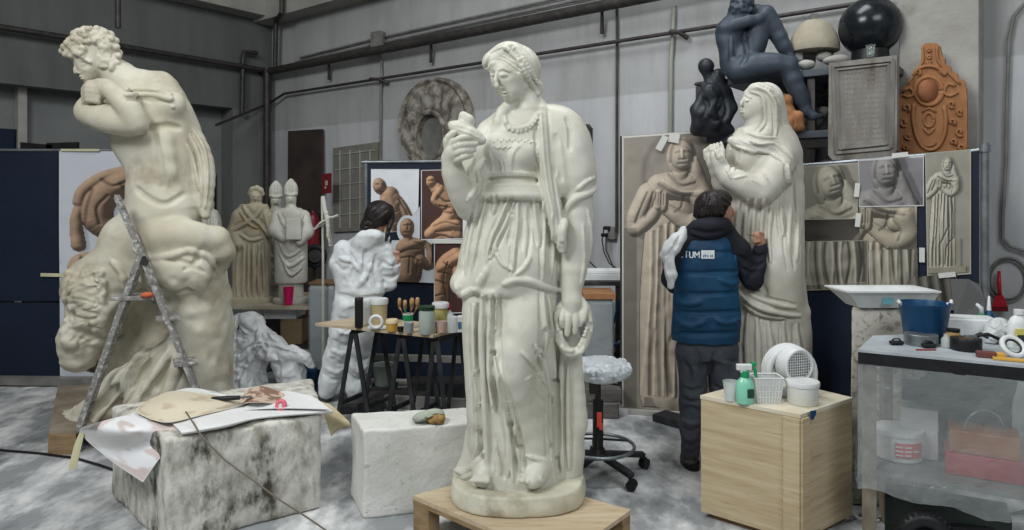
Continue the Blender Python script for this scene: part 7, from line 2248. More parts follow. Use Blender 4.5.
# film draped over a stool
def draped_film():
	t = thing('film_covered_stool', 'stool draped in crumpled clear polythene film in front of the far table', 'covered stool', G(247, 5.85, 0))
	s = Sculpt(5.85, (222, 302, 318, 400), (-26, 22), .0075)
	s.ell((248, 322, 0), (15, 15, 10), k=5)
	s.loft([(318, 247, 0, 14, 13), (340, 246, 0, 16, 15), (365, 246, 0, 19, 17), (394, 247, 0, 23, 20)], k=5)
	s.chain([(258, 335, -4, 9), (272, 345, -6, 9), (284, 358, -6, 10), (292, 378, -4, 12), (296, 392, -4, 12)], k=8, step=8)
	s.chain([(262, 350, -12, 7), (276, 352, -14, 6), (292, 352, -14, 5), (306, 358, -12, 4), (312, 366, -10, 3)], k=6, step=8)
	s.chain([(270, 392, -10, 8), (290, 394, -10, 8), (308, 392, -8, 5)], k=6)
	rs = random.Random(4)
	s.folds([[(rs.uniform(232, 262), y), (rs.uniform(230, 275), y + 14), (rs.uniform(232, 290), y + 28)] for y in range(312, 366, 4)], r=2.2, out=1.0, op='sub', k=1.5)
	s.ridges([([(236, 318), (234, 345), (232, 385)], 2), ([(258, 322), (256, 345), (244, 372), (240, 392)], 2), ([(262, 344), (250, 350), (238, 362)], 2), ([(262, 342), (276, 346), (296, 352)], 1.8), ([(270, 352), (264, 370), (270, 390)], 2.2), ([(282, 360), (284, 378), (288, 390)], 2)], k=1.2)
	s.rough(1.6, 8, 3); s.rough(.9, 4, 4)
	s.flat_bottom(.003)
	s.build('film', M_film, t)
	m = MB(); a = G(247, 5.85); m.lathe((a.x, a.y, .56), [(.095, 0), (.1, .01), (.1, .05), (.085, .065), (0, .07)], 24); m.build('seat', M_black, t, smooth='auto')
	m = MB(); m.tube([(a.x, a.y, .05), (a.x, a.y, .56)], .018, 10); m.build('column', M_steel, t)
	for kx in range(4):
		an = kx * math.pi / 2 + .5
		m = MB(); m.bar((a.x, a.y, .06), (a.x + .13 * math.cos(an), a.y + .11 * math.sin(an), .03), .03, .025); m.build('leg', M_black, t)

draped_film()

# ---------------------------------------------------------------- trestle table with jars
TA, TBt = G(315, 5.20), G(433, 4.75)
dv = (TBt - TA).normalized(); pv = Vector((-dv.y, dv.x, 0)) * .40
tt = thing('trestle_table', 'plywood board on black trestles crowded with jars, in front of the photo board', 'table', (TA + TBt) / 2)
m = MB(); m.prism([TA, TBt, TBt + pv + dv * .06, TA + pv + dv * .12], .70, .72); m.build('table_top', M_wood, tt)

def put_trestle(u, spread, label):
	c = TA + dv * u + pv * .12; c2 = TA + dv * u + pv * .9
	t = thing('trestle', label, 'trestle', c, 'black trestles under the work table')
	m = MB(); m.bar(Vector((c.x, c.y, .68)), Vector((c2.x, c2.y, .68)), .05, .04); m.build('top_bar', M_black, t)
	for p in (c, c2):
		for sg in (-1, 1):
			f = p + dv * spread * sg
			m = MB(); m.bar(Vector((p.x, p.y, .67)) + dv * .015 * sg, Vector((f.x, f.y, 0.0)), .03, .03); m.build('leg', M_black_dusty, t)
	for sg in (-1, 1):
		a = c + dv * spread * sg * .8; b = c2 + dv * spread * sg * .8
		m = MB(); m.bar(Vector((a.x, a.y, .14)), Vector((b.x, b.y, .14)), .02, .03); m.build('brace', M_black_dusty, t)
	return t

put_trestle(.32, .15, 'black metal trestle under the left end of the plywood table')
put_trestle(.74, .13, 'black metal trestle under the middle of the plywood table')
put_trestle(1.02, .10, 'black metal trestle at the right end of the plywood table, nearest the marble woman')

def jar(name, label, cat, px, Y, z, prof, material, parts=(), group=None, n=24, cover=None):
	"""prof: (radius px, height px) pairs at that depth"""
	u = Y / F; c = G(px, Y, z)
	t = thing(name, label, cat, c, group)
	m = MB(); m.lathe(c, [(r * u, h * u) for r, h in prof], n); m.build('body', material, t, smooth='auto')
	for (nm, pf, mt) in parts:
		m = MB(); m.lathe(c, [(r * u, h * u) for r, h in pf], n); m.build(nm, mt, t, smooth='auto')
	return t

ZT = .722
jar('tall_can', 'tall black can at the left of the jars on the plywood table', 'can', 359, 5.02, ZT, [(0, 0), (4, 0), (4.2, 1), (4.2, 28)], M_black, [('lid', [(4.3, 27.5), (4.3, 29.5), (3.6, 30), (0, 30)], M_iron)])
jar('plastic_tub', 'clear tub of yellowish paste with a white lid behind the white tape ring', 'tub', 379, 5.12, ZT, [(0, 0), (7.5, 0), (8.4, 22)], mat('paste_tub', srgb(186, 172, 132), .4), [('lid', [(9, 21), (9.2, 25), (8.6, 26.5), (0, 26.5)], M_white)])
jar('plastic_tub', 'whitish plastic beaker between the black can and the paste tub', 'tub', 367, 5.14, ZT, [(0, 0), (4.6, 0), (5.4, 24), (5.2, 24), (0, 20)], M_clearpl)
t = thing('tape_roll', 'white ring-shaped tape roll standing on the left of the plywood table', 'tape roll', G(376, 4.93, ZT))
m = MB(); m.torus(G(376, 4.93, ZT + .055), .042, .012, 28, 8, rot=Matrix.Rotation(math.pi / 2, 3, 'X') @ Matrix.Scale(1, 3)); m.build('roll', M_white, t, smooth=True)
m = MB(); m.box(G(378, 4.95, ZT + .014), (.14, .04, .026), bev=.008); m.build('base', M_white, t)
jar('plastic_tub', 'small yellow tub with a cream lid in front of the paste tub', 'tub', 392, 4.90, ZT, [(0, 0), (5.4, 0), (6, 8)], M_yellowpl, [('lid', [(6.4, 7.5), (6.4, 10), (5.5, 11.5), (0, 11.5)], mat('cream_lid', srgb(222, 204, 164), .5))])
jar('small_jar', 'small dark jar between the yellow tub and the brush cup', 'jar', 400.5, 4.86, ZT, [(0, 0), (3, 0), (3.2, 5), (0, 5.5)], M_black)
jar('plastic_cup', 'pale plastic cup in front of the brushes', 'cup', 409, 4.83, ZT, [(0, 0), (4, 0), (5, 10), (4.6, 10), (0, 2)], M_greytub)
bc = jar('brush_cup', 'green and white cup holding the brushes', 'cup', 408, 4.98, ZT, [(0, 0), (4.5, 0), (5.4, 15), (5, 15), (0, 2)], M_white, [('band', [(5.0, 8), (5.5, 14)], M_greenpl)])
for i, (x, y, w_, lab) in enumerate(((399.5, 299, .018, 'leftmost brush in the cup'), (405, 301, .02, 'short dark-ferruled brush second from the left in the cup'), (412, 299, .024, 'wide brush at the middle of the cup'), (417.5, 298.5, .022, 'broad brush leaning right out of the cup'))):
	t = thing('paint_brush', lab + ' on the plywood table', 'brush', G(408, 4.98, ZT + .1), 'brushes in the cup')
	b0 = P(407 + i * .8, 322, 4.98); b1 = P(x, y + 8, 4.98); b2 = P(x, y - 1, 4.98)
	m = MB(); m.tube([b0, b1], .004, 8); m.build('handle', M_wood_d, t)
	m = MB(); m.tube([b0.lerp(b1, .8), b1], [.006, w_ * .55], 10); m.build('ferrule', M_greenpl if i == 1 else M_bristle, t)
	m = MB(); m.tube([b1, b1.lerp(b2, .7), b2], [w_ * .6, w_ * .75, w_ * .45], 12); m.build('bristles', M_bristle, t, smooth=True)
jar('glass_jar', 'square glass jar of white powder with a dark green lid on the plywood table', 'jar', 427, 4.80, ZT, [(0, 0), (7.5, 0), (8.2, 1.5), (8.2, 21), (7.4, 23), (7.2, 24)], mat('powder_glass', srgb(168, 180, 172), .15, c2=srgb(186, 196, 188), scale=12, spec=.7), [('lid', [(7.8, 23.5), (8, 27), (7.4, 27.5), (0, 27.5)], mat('dark_green_lid', srgb(28, 58, 44), .4))], n=24)
jar('plastic_tub', 'tub of yellow powder with a white lid behind the glass jar', 'tub', 440.5, 4.98, ZT, [(0, 0), (6.4, 0), (7.2, 22)], mat('yellow_powder', srgb(196, 188, 120), .4), [('lid', [(8.4, 21), (8.6, 25), (8, 26), (0, 26)], M_white)])
jar('plastic_tub', 'low clear tub with pinkish contents right of the glass jar', 'tub', 441, 4.84, ZT, [(0, 0), (5, 0), (6, 11), (5.7, 11), (0, 1)], mat('pinkish_tub', srgb(206, 178, 164), .3))
jar('plastic_tub', 'clear plastic box right of the pinkish tub', 'tub', 453, 4.86, ZT, [(0, 0), (6, 0), (6.6, 15), (6.3, 15), (0, 1)], M_clearpl)
t = thing('plastic_box', 'white carton with a small blue mark at the right end of the plywood table', 'box', G(463, 4.86, ZT))
m = MB(); m.box(G(463, 4.86, ZT + .055), (.07, .06, .11), bev=.004); m.build('body', M_white, t)
m = MB(); m.box(G(460, 4.826, ZT + .05), (.028, .004, .045)); m.build('label', mat('faded_blue', srgb(70, 110, 140), .5), t)
t = thing('bottle', 'white squeeze bottle behind the pinkish tub', 'bottle', G(449, 5.0, ZT)); c0 = G(449, 5.0, ZT); u = 5 / F
m = MB(); m.lathe(c0, [(0, 0), (.03, 0), (.032, .01), (.032, .1), (.012, .125), (.01, .15), (0, .15)], 20); m.build('body', M_white, t, smooth='auto')
m = MB(); m.lathe(c0 + Vector((0, 0, .13)), [(.014, 0), (.014, .03), (.004, .05), (0, .05)], 14); m.build('cap', M_redpl, t, smooth='auto')
# under the table
t = thing('bucket', 'grey-green dusty bucket standing under the plywood table', 'bucket', G(384, 5.75, 0)); c0 = G(384, 5.75, 0)
m = MB(); m.lathe(c0 + Vector((0, 0, .12)), [(0, 0), (.075, 0), (.1, .16), (.107, .165), (.095, .16), (.07, .01)], 24); m.build('body', mat('dusty_green', srgb(140, 150, 142), .7), t, smooth='auto')
m = MB(); m.box(c0 + Vector((0, 0, .06)), (.2, .2, .118), bev=.01); tag(m.build('crate', M_black_dusty), 'dusty black crate under the grey-green bucket', 'crate')
for (px, Y, w_, h, rz, lab) in ((362, 5.45, .34, .07, .2, 'dusty black bag on the floor by the shoes of the person in white'), (398, 5.6, .5, .09, -.1, 'long dusty dark box on the floor under the plywood table'), (442, 5.75, .55, .16, .05, 'dusty dark box on the floor at the foot of the photo board')):
	t = thing('floor_box', lab, 'box', G(px, Y, 0)); m = MB(); m.box(G(px, Y, h / 2 + .001), (w_, .2, h), rz=rz, bev=.012); m.build('body', M_black_dusty, t)
	m = MB(); m.box(G(px, Y, h + .003), (w_ * .9, .16, .012), rz=rz, bev=.004); m.build('lid', M_iron, t)
for (x0, x1, Y, z, lab) in ((385, 466, 5.5, .05, 'long grey bar on the floor, nearest under the plywood table'), (372, 466, 5.95, .30, 'pale rail behind the trestles, above the floor boxes')):
	m = MB(); m.bar(G(x0, Y, z), G(x1, Y - .1, z), .05, .05 if z > .1 else .098); tag(m.build('metal_bar', M_conduit), lab, 'bar')
# dark film hanging from the front of the photo board
m = MB()
# stone chip wrapped in cloth on the white block
t = thing('stone_chip', 'broken yellow stone chip in a pale cloth on the white block', 'stone', G(430, 3.72, .457))
s = Sculpt(3.72, (408, 402, 452, 430), (-20, 20), .0045)
s.ell((436, 418.5, 0), (10, 9, 5.5), rot=-6, k=2); s.rough(1.2, 5, 3); s.flat_bottom(.455); s.build('chip', mat('ochre_stone', srgb(186, 152, 92), .85, c2=srgb(132, 100, 58), scale=22, bump=.004), t)
s = Sculpt(3.72, (404, 400, 454, 430), (-20, 22), .0045)
s.ell((432, 414.5, 2), (13, 10, 5), rot=-4, k=3); s.ell((421, 417, 0), (9, 9, 4), rot=-10, k=3); s.ell((436, 420, -5), (10, 9, 5), k=1.5, op='sub')
s.folds([[(414, 416), (424, 412), (438, 411)], [(416, 420), (424, 416), (434, 413)], [(424, 422), (428, 416), (440, 414)]], r=1.0, out=1, op='sub', k=.8); s.rough(.7, 5, 4); s.flat_bottom(.456)
s.build('cloth', mat('greenish_rag', srgb(176, 182, 166), .85, c2=srgb(140, 146, 132), scale=14), t)

# ---------------------------------------------------------------- swivel stool
def stool():
	a = G(598, 4.2)
	t = thing('swivel_stool', 'swivel work stool with a film-wrapped white seat beside the marble woman', 'stool', a)
	s = Sculpt(4.2, (566, 348, 636, 388), (-34, 34), .0055)
	s.ell((600, 368, 0), (29, 28, 9.5), k=3, p=2.6); s.ell((600, 374, 0), (26, 25, 7), k=4)
	rs = random.Random(5)
	s.folds([[(rs.uniform(576, 626), 366), (rs.uniform(576, 626), 371), (rs.uniform(578, 624), 379)] for _ in range(20)], r=1.2, out=1.0, op='sub', k=1)
	s.rough(1.0, 7, 6); s.rough(.6, 3.5, 7)
	s.build('seat', mat('wrapped_seat', srgb(226, 232, 236), .3, c2=srgb(206, 214, 220), scale=10, bump=.004, bscale=40, spec=.7), t)
	m = MB(); m.tube([(a.x, a.y, .12), (a.x, a.y, .44)], .032, 16); m.build('column_cover', M_black, t, smooth='auto')
	m = MB(); m.tube([(a.x, a.y, .42), (a.x, a.y, .58)], .018, 12); m.box((a.x, a.y, .575), (.17, .15, .02)); m.box((a.x - .03, a.y - .02, .52), (.05, .05, .07)); m.tube([(a.x, a.y, .55), (a.x + .12, a.y - .05, .54)], .006, 6); m.build('mechanism', M_iron, t, smooth='auto')
	m = MB(); m.box((a.x + .004, a.y - .034, .33), (.03, .006, .09), bev=.002); m.box((a.x + .014, a.y - .036, .29), (.02, .006, .04)); m.build('red_tag', mat('orange_red_tag', srgb(226, 84, 70), .5), t)
	m = MB(); m.torus((a.x, a.y, .165), .215, .011, 44, 8); m.build('foot_ring', M_steel, t, smooth=True)
	for i in range(3):
		an = i * 2.094 + .4; m = MB(); m.tube([(a.x + .03 * math.cos(an), a.y + .03 * math.sin(an), .2), (a.x + .215 * math.cos(an), a.y + .215 * math.sin(an), .165)], .007, 6); m.build('ring_spoke', M_iron, t)
	m = MB(); m.lathe((a.x, a.y, .09), [(.05, 0), (.055, .02), (.04, .06), (.03, .06)], 20); m.build('hub', M_black, t, smooth='auto')
	for i in range(5):
		an = math.radians(-58 + 72 * i)
		e = Vector((a.x + .30 * math.cos(an), a.y + .30 * math.sin(an), .085))
		m = MB(); m.bar((a.x + .03 * math.cos(an), a.y + .03 * math.sin(an), .115), e, .045, .03, bev=.006); lg = m.build('base_arm', M_black_dusty, t)
		m = MB()
		for sg in (-1, 1):
			n_ = Vector((-math.sin(an + .6), math.cos(an + .6), 0)) * .016 * sg
			m.tube([e + n_ - Vector((0, 0, .052)) - n_ * .4, e + n_ - Vector((0, 0, .052)) + n_ * .5], .030, 16)
		m.box(e - Vector((0, 0, .03)), (.03, .03, .03), rz=an, bev=.006)
		m.build('caster', M_black, lg, smooth='auto')

stool()

# ---------------------------------------------------------------- behind the stool
t = thing('wrapped_cabinet', 'grey film-wrapped cabinet with a wooden top behind the marble woman, left of the banner', 'cabinet', G(596, 5.75, 0))
m = MB(); m.box(G(597, 5.75, .42), (.22, .3, .84), bev=.008); m.build('body', M_greytub, t)
m = MB(); m.box(G(597, 5.75, .865), (.26, .34, .05), bev=.004); m.build('top', mat('orange_wood', srgb(176, 128, 88), .6, c2=srgb(150, 104, 70), scale=5), t)
m = MB(); m.box(G(597, 5.75, .42), (.24, .32, .8), bev=.02); m.build('film', M_film_d, t)
m = MB(); m.tube([G(572, 6.1, 1.0), G(621, 6.1, 1.0)], .04, 12); m.box(G(600, 6.1, .96), (.5, .1, .05)); tag(m.build('white_roll', M_white), 'white roll lying level behind the grey cabinet', 'roll')
t = table_box('side_table', 'dark low table behind the stool and grey cabinet', [G(570, 5.9), G(621, 5.9), G(621, 6.3), G(570, 6.35)], .94, .03, [G(574, 5.95), G(618, 5.95), G(574, 6.25), G(618, 6.25)], M_black_dusty, M_iron)
m = MB(); m.prism([G(572, 5.95), G(619, 5.95), G(619, 6.2), G(572, 6.25)], .3, .33); m.build('lower_shelf', M_iron, t)
for i, (px, z, w_, h, mm, lab) in enumerate(((616, .335, .07, .22, M_white, 'white carton on the dark side table shelf beside the banner'), (600, .335, .2, .12, M_black_dusty, 'dusty crate on the shelf behind the stool column'))):
	t2 = thing('storage_box', lab, 'box', G(px, 6.05, z)); m = MB(); m.box(G(px, 6.05, z + h / 2), (w_, .15, h), bev=.006); m.build('body', mm, t2)
m = MB(); m.box(G(593, 5.35, .06), (.36, .25, .118), bev=.01); m.box(G(600, 5.35, .17), (.30, .22, .1), bev=.01); tag(m.build('timber_stack', mat('grey_timber', srgb(104, 100, 96), .8, c2=srgb(76, 72, 70), scale=8, stretch=(1, 6, 6))), 'stacked grey timber on the floor behind the stool', 'timber')
for i, pts in enumerate(([(620, 300), (614, 322), (611, 328)], [(622, 340), (614, 346), (609, 347)])):
	m = MB(); m.tube([P(x, y, 5.68) for x, y in pts], .012, 6); tag(m.build('blue_strap', M_bluepl), ('upper' if i == 0 else 'lower') + ' blue strap hanging between the grey cabinet and the banner', 'strap')

# ---------------------------------------------------------------- on the crate
ZC = .631

def on_crate(px, py): return (CAMZ - ZC) * F / (py - HY)

Yb = on_crate(745, 403); c0 = G(745, Yb, ZC)
t = thing('spray_bottle', 'mint green spray bottle with a green trigger on the plywood crate', 'bottle', c0)
m = MB(); u = Yb / F
m.lathe(c0, [(0, 0), (8.2 * u, 0), (8.8 * u, 1 * u), (8.8 * u, 18 * u), (7 * u, 23 * u), (4 * u, 26 * u), (3.6 * u, 27 * u)], 28, 1, .75); m.build('body', M_mint, t, smooth='auto')
m = MB(); m.lathe(c0 + Vector((0, 0, 26 * u)), [(4.2 * u, 0), (4.3 * u, 6 * u), (3.4 * u, 6.5 * u)], 20); m.build('collar', M_greenpl, t, smooth='auto')
m = MB(); m.box(c0 + Vector((-1 * u, 0, 36 * u)), (15 * u, 5 * u, 6 * u), bev=.004); m.box(c0 + Vector((-2 * u, 0, 32.5 * u)), (6 * u, 4.5 * u, 4 * u), bev=.003); m.build('spray_head', M_white, t)
m = MB(); m.tube([c0 + Vector((6 * u, 0, 37 * u)), c0 + Vector((10 * u, 0, 33 * u)), c0 + Vector((11 * u, 0, 26 * u)), c0 + Vector((13 * u, 0, 24 * u))], [.008, .009, .008, .006], 8); m.box(c0 + Vector((8.5 * u, 0, 39 * u)), (5 * u, 5 * u, 4 * u), bev=.003); m.build('trigger', M_greenpl, t)
m = MB(); m.box(c0 + Vector((3.6 * u, -6.4 * u, 11 * u)), (7 * u, .8 * u, 9 * u), bev=.001); m.build('label', mat('dark_label', srgb(34, 70, 58), .5), t)
Y2 = on_crate(0, 400)
jar('plastic_cup', 'small clear plastic cup left of the spray bottle', 'cup', 731, on_crate(0, 400), ZC, [(0, .5), (6, .5), (6, 0), (8, 19), (7.6, 19), (5.6, 1)], M_clearpl, n=24)
# clear ribbed basket
def basket():
	Yk = on_crate(0, 401); c = G(766, Yk, ZC); u = Yk / F
	t = thing('plastic_basket', 'clear ribbed plastic basket between the spray bottle and the white fan', 'basket', c)
	m = MB(); n = 4
	lo = [(-11, -8), (11, -8), (11, 8), (-11, 8)]; hi = [(-14, -10), (14, -10), (14, 10), (-14, 10)]
	for i in range(4):
		a, b = lo[i], lo[(i + 1) % 4]; A, B = hi[i], hi[(i + 1) % 4]
		q = [c + Vector((a[0] * u, a[1] * u, 0)), c + Vector((b[0] * u, b[1] * u, 0)), c + Vector((B[0] * u, B[1] * u, 25 * u)), c + Vector((A[0] * u, A[1] * u, 25 * u))]
		nn = (q[1] - q[0]).cross(q[3] - q[0]).normalized() * .002
		m.extrude(q, nn)
	m.box(c + Vector((0, 0, .003)), (22 * u, 16 * u, .004)); m.build('walls', M_clearpl, t)
	m = MB()
	for i in range(9):
		f = i / 8; m.bar(c + Vector(((-11 + 22 * f) * u, -8.2 * u, 0)), c + Vector(((-14 + 28 * f) * u, -10.2 * u, 25 * u)), .003, .003)
	for h in (6, 12, 18):
		w_ = 11 + 3 * h / 25; m.bar(c + Vector((-w_ * u, -(8.2 + 2 * h / 25) * u, h * u)), c + Vector((w_ * u, -(8.2 + 2 * h / 25) * u, h * u)), .003, .003)
	m.build('ribs', M_white, t)
	m = MB(); 
	for i in range(4):
		A, B = hi[i], hi[(i + 1) % 4]; m.tube([c + Vector((A[0] * u, A[1] * u, 25 * u)), c + Vector((B[0] * u, B[1] * u, 25 * u))], .004, 6)
	m.build('rim', M_white, t)

basket()

def fan_heater():
	Yk = 3.62; u = Yk / F
	t = thing('fan_heater', 'round white fan with a wire grille on the plywood crate', 'fan', G(792, Yk, ZC))
	R0 = Matrix.Rotation(math.radians(90), 3, 'X')
	yaw = Matrix.Rotation(math.radians(18), 3, 'Z')
	rot = yaw @ R0                      # disc normal along -y
	c = P(799, 366, Yk - .06)
	ax = yaw @ Vector((0, -1, 0))
	m = MB()
	prof = [(.068, 0.0), (.084, .0), (.088, .02), (.090, .06), (.084, .10), (.06, .13), (0, .14)]
	# body of revolution about the view axis
	vs = []; fs = []; n = 36
	for (r, h) in prof:
		for k_ in range(n):
			a = 2 * math.pi * k_ / n
			vs.append(c + rot @ Vector((r * math.cos(a), r * math.sin(a), 0)) - ax * h)
	for i in range(len(prof) - 1):
		for k_ in range(n):
			a = i * n + k_; b = i * n + (k_ + 1) % n
			fs.append((a, b, b + n, a + n))
	m.add(vs, fs); m.build('housing', M_white, t, smooth='auto')
	m = MB(); m.torus(c, .080, .008, 36, 8, rot=rot)
	for i in range(-5, 6):
		d = i * .0135; L = math.sqrt(max(.0, .077 ** 2 - d * d))
		m.tube([c + rot @ Vector((d, -L, .004)), c + rot @ Vector((d, L, .004))], .0018, 5); m.tube([c + rot @ Vector((-L, d, .004)), c + rot @ Vector((L, d, .004))], .0018, 5)
	m.build('grille', M_white, t, smooth='auto')
	m = MB(); m.tube([c - ax * .02, c - ax * .03], .066, 28)
	for i in range(5):
		a = i * 1.256; m.box(c - ax * .015 + rot @ Vector((.035 * math.cos(a), .035 * math.sin(a), 0)), (.05, .006, .03), rot=rot @ Matrix.Rotation(a, 3, 'Z') @ Matrix.Rotation(.5, 3, 'X'))
	m.build('blades', mat('grey_blades', srgb(120, 118, 112), .5), t)
	c2 = P(789, 368, Yk + .02)
	m = MB(); pts = []
	for i in range(15):
		a = math.radians(-8 + 176 * i / 14); pts.append(c2 + Vector((.118 * math.cos(a) , 0, .128 * math.sin(a) - .02)))
	pts = [Vector((pts[0].x - .0, pts[0].y, ZC + .01))] + pts + [Vector((pts[-1].x + .0, pts[-1].y, ZC + .01))]
	for yy in (-.03, 0, .03):
		m.tube([p + Vector((0, yy, 0)) for p in pts], .018, 10)
	m.build('stand_arch', M_white, t, smooth=True)
	m = MB(); m.box(c2 + Vector((0, 0, ZC + .012 - c2.z)), (.26, .14, .022), bev=.008); m.build('base', M_white, t)

fan_heater()
jar('plastic_tub', 'white plastic tub with a lid in front of the white fan', 'tub', 802.5, on_crate(0, 403), ZC, [(0, 0), (13.8, 0), (14.6, 1), (15.4, 19)], mat('milky_tub', srgb(216, 218, 212), .4), [('lid', [(16.2, 18), (16.4, 21.5), (15.8, 22.5), (0, 22.5)], M_white)])
m = MB(); m.extrude([P(810, 411, 3.315), P(815, 410, 3.33), P(815, 414, 3.33), P(812, 420, 3.325), P(810, 418, 3.32)], (0.004, -.004, 0)); tag(m.build('tape_scrap', M_bluepl), 'scrap of blue tape at the top edge of the plywood crate', 'tape')

# ---------------------------------------------------------------- pedestal, tray, right-hand bench
rough_block('stone_pedestal', [G(851, 3.76), G(905, 3.74), G(925, 4.05), G(858, 4.12)], 0, 1.06, mat('speckled_stone', srgb(198, 194, 182), .85, c2=srgb(150, 144, 130), scale=26, lo=.5, hi=.62, c3=srgb(120, 112, 100), s3=14, lo3=.62, hi3=.7, bump=.004, bscale=40), 'tall speckled stone pedestal carrying the white tray', 'pedestal', .006, 5)
Yt = 3.80; u = Yt / F
t = thing('plastic_tray', 'white oblong plastic tray on the speckled pedestal', 'tray', P(895, 306, Yt))
m = MB(); a0, a1, b0, b1 = P(848, 292, Yt - .12), P(940, 291, Yt - .12), P(860, 307, Yt - .07), P(930, 307, Yt - .07)
zt, zb = a0.z, 1.064
dep = .26
def tq(x0, x1, y0, y1, z): return [Vector((x0, y0, z)), Vector((x1, y0, z)), Vector((x1, y1, z)), Vector((x0, y1, z))]
top = tq(a0.x, a1.x, Yt - .12, Yt + .14, zt); bot = tq(b0.x, b1.x, Yt - .07, Yt + .09, zb)
ti = tq(a0.x + .012, a1.x - .012, Yt - .108, Yt + .128, zt); bi = tq(b0.x + .012, b1.x - .012, Yt - .058, Yt + .078, zb + .008)
vs = bot + top + ti + bi
fs = [(3, 2, 1, 0)] + [(i, (i + 1) % 4, 4 + (i + 1) % 4, 4 + i) for i in range(4)] + [(4 + i, 4 + (i + 1) % 4, 8 + (i + 1) % 4, 8 + i) for i in range(4)] + [(8 + i, 8 + (i + 1) % 4, 12 + (i + 1) % 4, 12 + i) for i in range(4)] + [(12, 13, 14, 15)]
m.add(vs, fs); m.build('tray', M_white, t)
m = MB()
for i in range(4): m.bar(top[i], top[(i + 1) % 4], .016, .008)
m.build('rim', M_white, t)
m = MB(); m.box(P(888, 301, Yt - .10), (.055, .004, .035)); m.build('label', mat('teal_label', srgb(110, 168, 176), .5), t)

# bench
ZB = .943
FB, BB, BC, FC = G(858, 3.27), G(873, 3.60), G(1040, 3.75), G(1060, 2.90)
bench = thing('workbench', 'black-edged workbench hung with a sheet of polythene, at the right edge', 'workbench', (FB + FC) / 2)
m = MB(); m.prism([FB, FC, BC, BB], ZB - .012, ZB); m.build('bench_top', mat('dusty_white_top', srgb(178, 184, 188), .6, c2=srgb(152, 158, 162), scale=6), bench)
m = MB(); m.prism([FB, FC, BC, BB], ZB - .07, ZB - .012); m.build('apron', M_black, bench)
for p in ((FB, .03), (FC, .03), (BB, .02), (BC, .02)):
	q = p[0] + ((FB + FC + BB + BC) / 4 - p[0]).normalized() * .06
	m = MB(); m.box((q.x, q.y, (ZB - .065) / 2), (.045, .045, ZB - .065)); m.build('leg', mat('dusty_leg', srgb(150, 142, 124), .7, c2=srgb(120, 112, 96), scale=8), bench)
cen = (FB + FC + BB + BC) / 4
sh = [cen + (p - cen) * .93 for p in (FB, FC, BC, BB)]
m = MB(); m.prism(sh, .36, .385); m.build('lower_shelf', M_conduit, bench)

def film_wall(a, b, z0, z1, nx_, seed, out):
	nzv = 24
	rs = np.random.RandomState(seed)
	N1 = vnoise((nx_, nzv, 1), (8, 6, 1), seed)[:, :, 0]; N2 = vnoise((nx_, nzv, 1), (20, 16, 1), seed + 1)[:, :, 0]
	vs = []; d = (b - a)
	for i in range(nx_):
		for j in range(nzv):
			f = i / (nx_ - 1); g = j / (nzv - 1)
			zl = z0[0] + (z0[1] - z0[0]) * f + .012 * math.sin(f * 17)
			p = a + d * f + out * (.012 + .010 * N1[i, j] + .008 * N2[i, j]) * (1.2 - g)
			vs.append((p.x, p.y, zl + (z1 - zl) * g))
	n = len(vs)
	o2 = [(v[0] + out.x * .0015, v[1] + out.y * .0015, v[2]) for v in vs]
	fs = []
	for i in range(nx_ - 1):
		for j in range(nzv - 1):
			k_ = i * nzv + j; fs.append((k_, k_ + nzv, k_ + nzv + 1, k_ + 1))
	return vs, fs

dfr = (FC - FB).normalized(); nfr = Vector((dfr.y, -dfr.x, 0))
m = MB(); vs, fs = film_wall(FB, FC, (.30, .26), ZB - .066, 60, 3, nfr); m.add(vs, fs); m.build('front_film', M_film_d, bench, smooth=True, fix=False)
dl = (FB - BB).normalized(); nl = Vector((dl.y, -dl.x, 0))
m = MB(); vs, fs = film_wall(BB, FB, (.26, .30), ZB - .066, 24, 7, nl); m.add(vs, fs); m.build('side_film', M_film_d, bench, smooth=True, fix=False)
# stored under the bench
def sbox(px, Y, z, w_, d_, h, body, label, extra=None, name='storage_box', cat='box'):
	t = thing(name, label, cat, G(px, Y, z)); rz = math.atan2(dfr.y, dfr.x)
	m = MB(); m.box(G(px, Y, z + h / 2), (w_, d_, h), rz=rz, bev=.006); m.build('body', body, t)
	if extra: extra(t, rz)
	return t
sbox(919, 3.48, .387, .16, .2, .24, M_white, 'white carton standing under the bench behind the film')
t = jar('plastic_tub', 'white tub with a red and white label under the bench, left', 'tub', 898, 3.42, .387, [(0, 0), (20, 0), (21, 1), (22, 26)], M_white, [('lid', [(23, 25), (23, 29), (0, 30)], M_white)])
c0 = G(898, 3.42, .387); m = MB(); u = 3.42 / F
vs = []; fs = []
for i in range(11):
	a = math.radians(-125 + 7 * i)
	for h in (6, 20): vs.append(c0 + Vector((22.4 * u * math.cos(a), 22.4 * u * math.sin(a), h * u)))
for i in range(10): fs.append((2 * i, 2 * i + 2, 2 * i + 3, 2 * i + 1))
m.add(vs, fs); m.build('label', mat('red_label', srgb(206, 66, 66), .5), t)
m = MB()
for r_ in range(3):
	for i in range(2 + (r_ % 2)):
		for sgm in range(3):
			a = math.radians(-121 + 20 * i + sgm * 5.2); h = 8.5 + r_ * 4
			p = c0 + Vector((22.7 * u * math.cos(a), 22.7 * u * math.sin(a), h * u)); m.box(p, (.010, .003, .006), rz=a + math.pi / 2)
m.build('label_print', M_white, t)
t = sbox(983, 3.22, .387, .30, .2, .10, M_redpl, 'red plastic crate base under the bench, right', name='plastic_crate', cat='crate')
obx = sbox(983, 3.22, .489, .27, .18, .10, mat('orange_brown_box', srgb(176, 112, 62), .6, c2=srgb(150, 92, 50), scale=6), 'orange-brown box stacked on the red crate under the bench')
m = MB(); rr = []
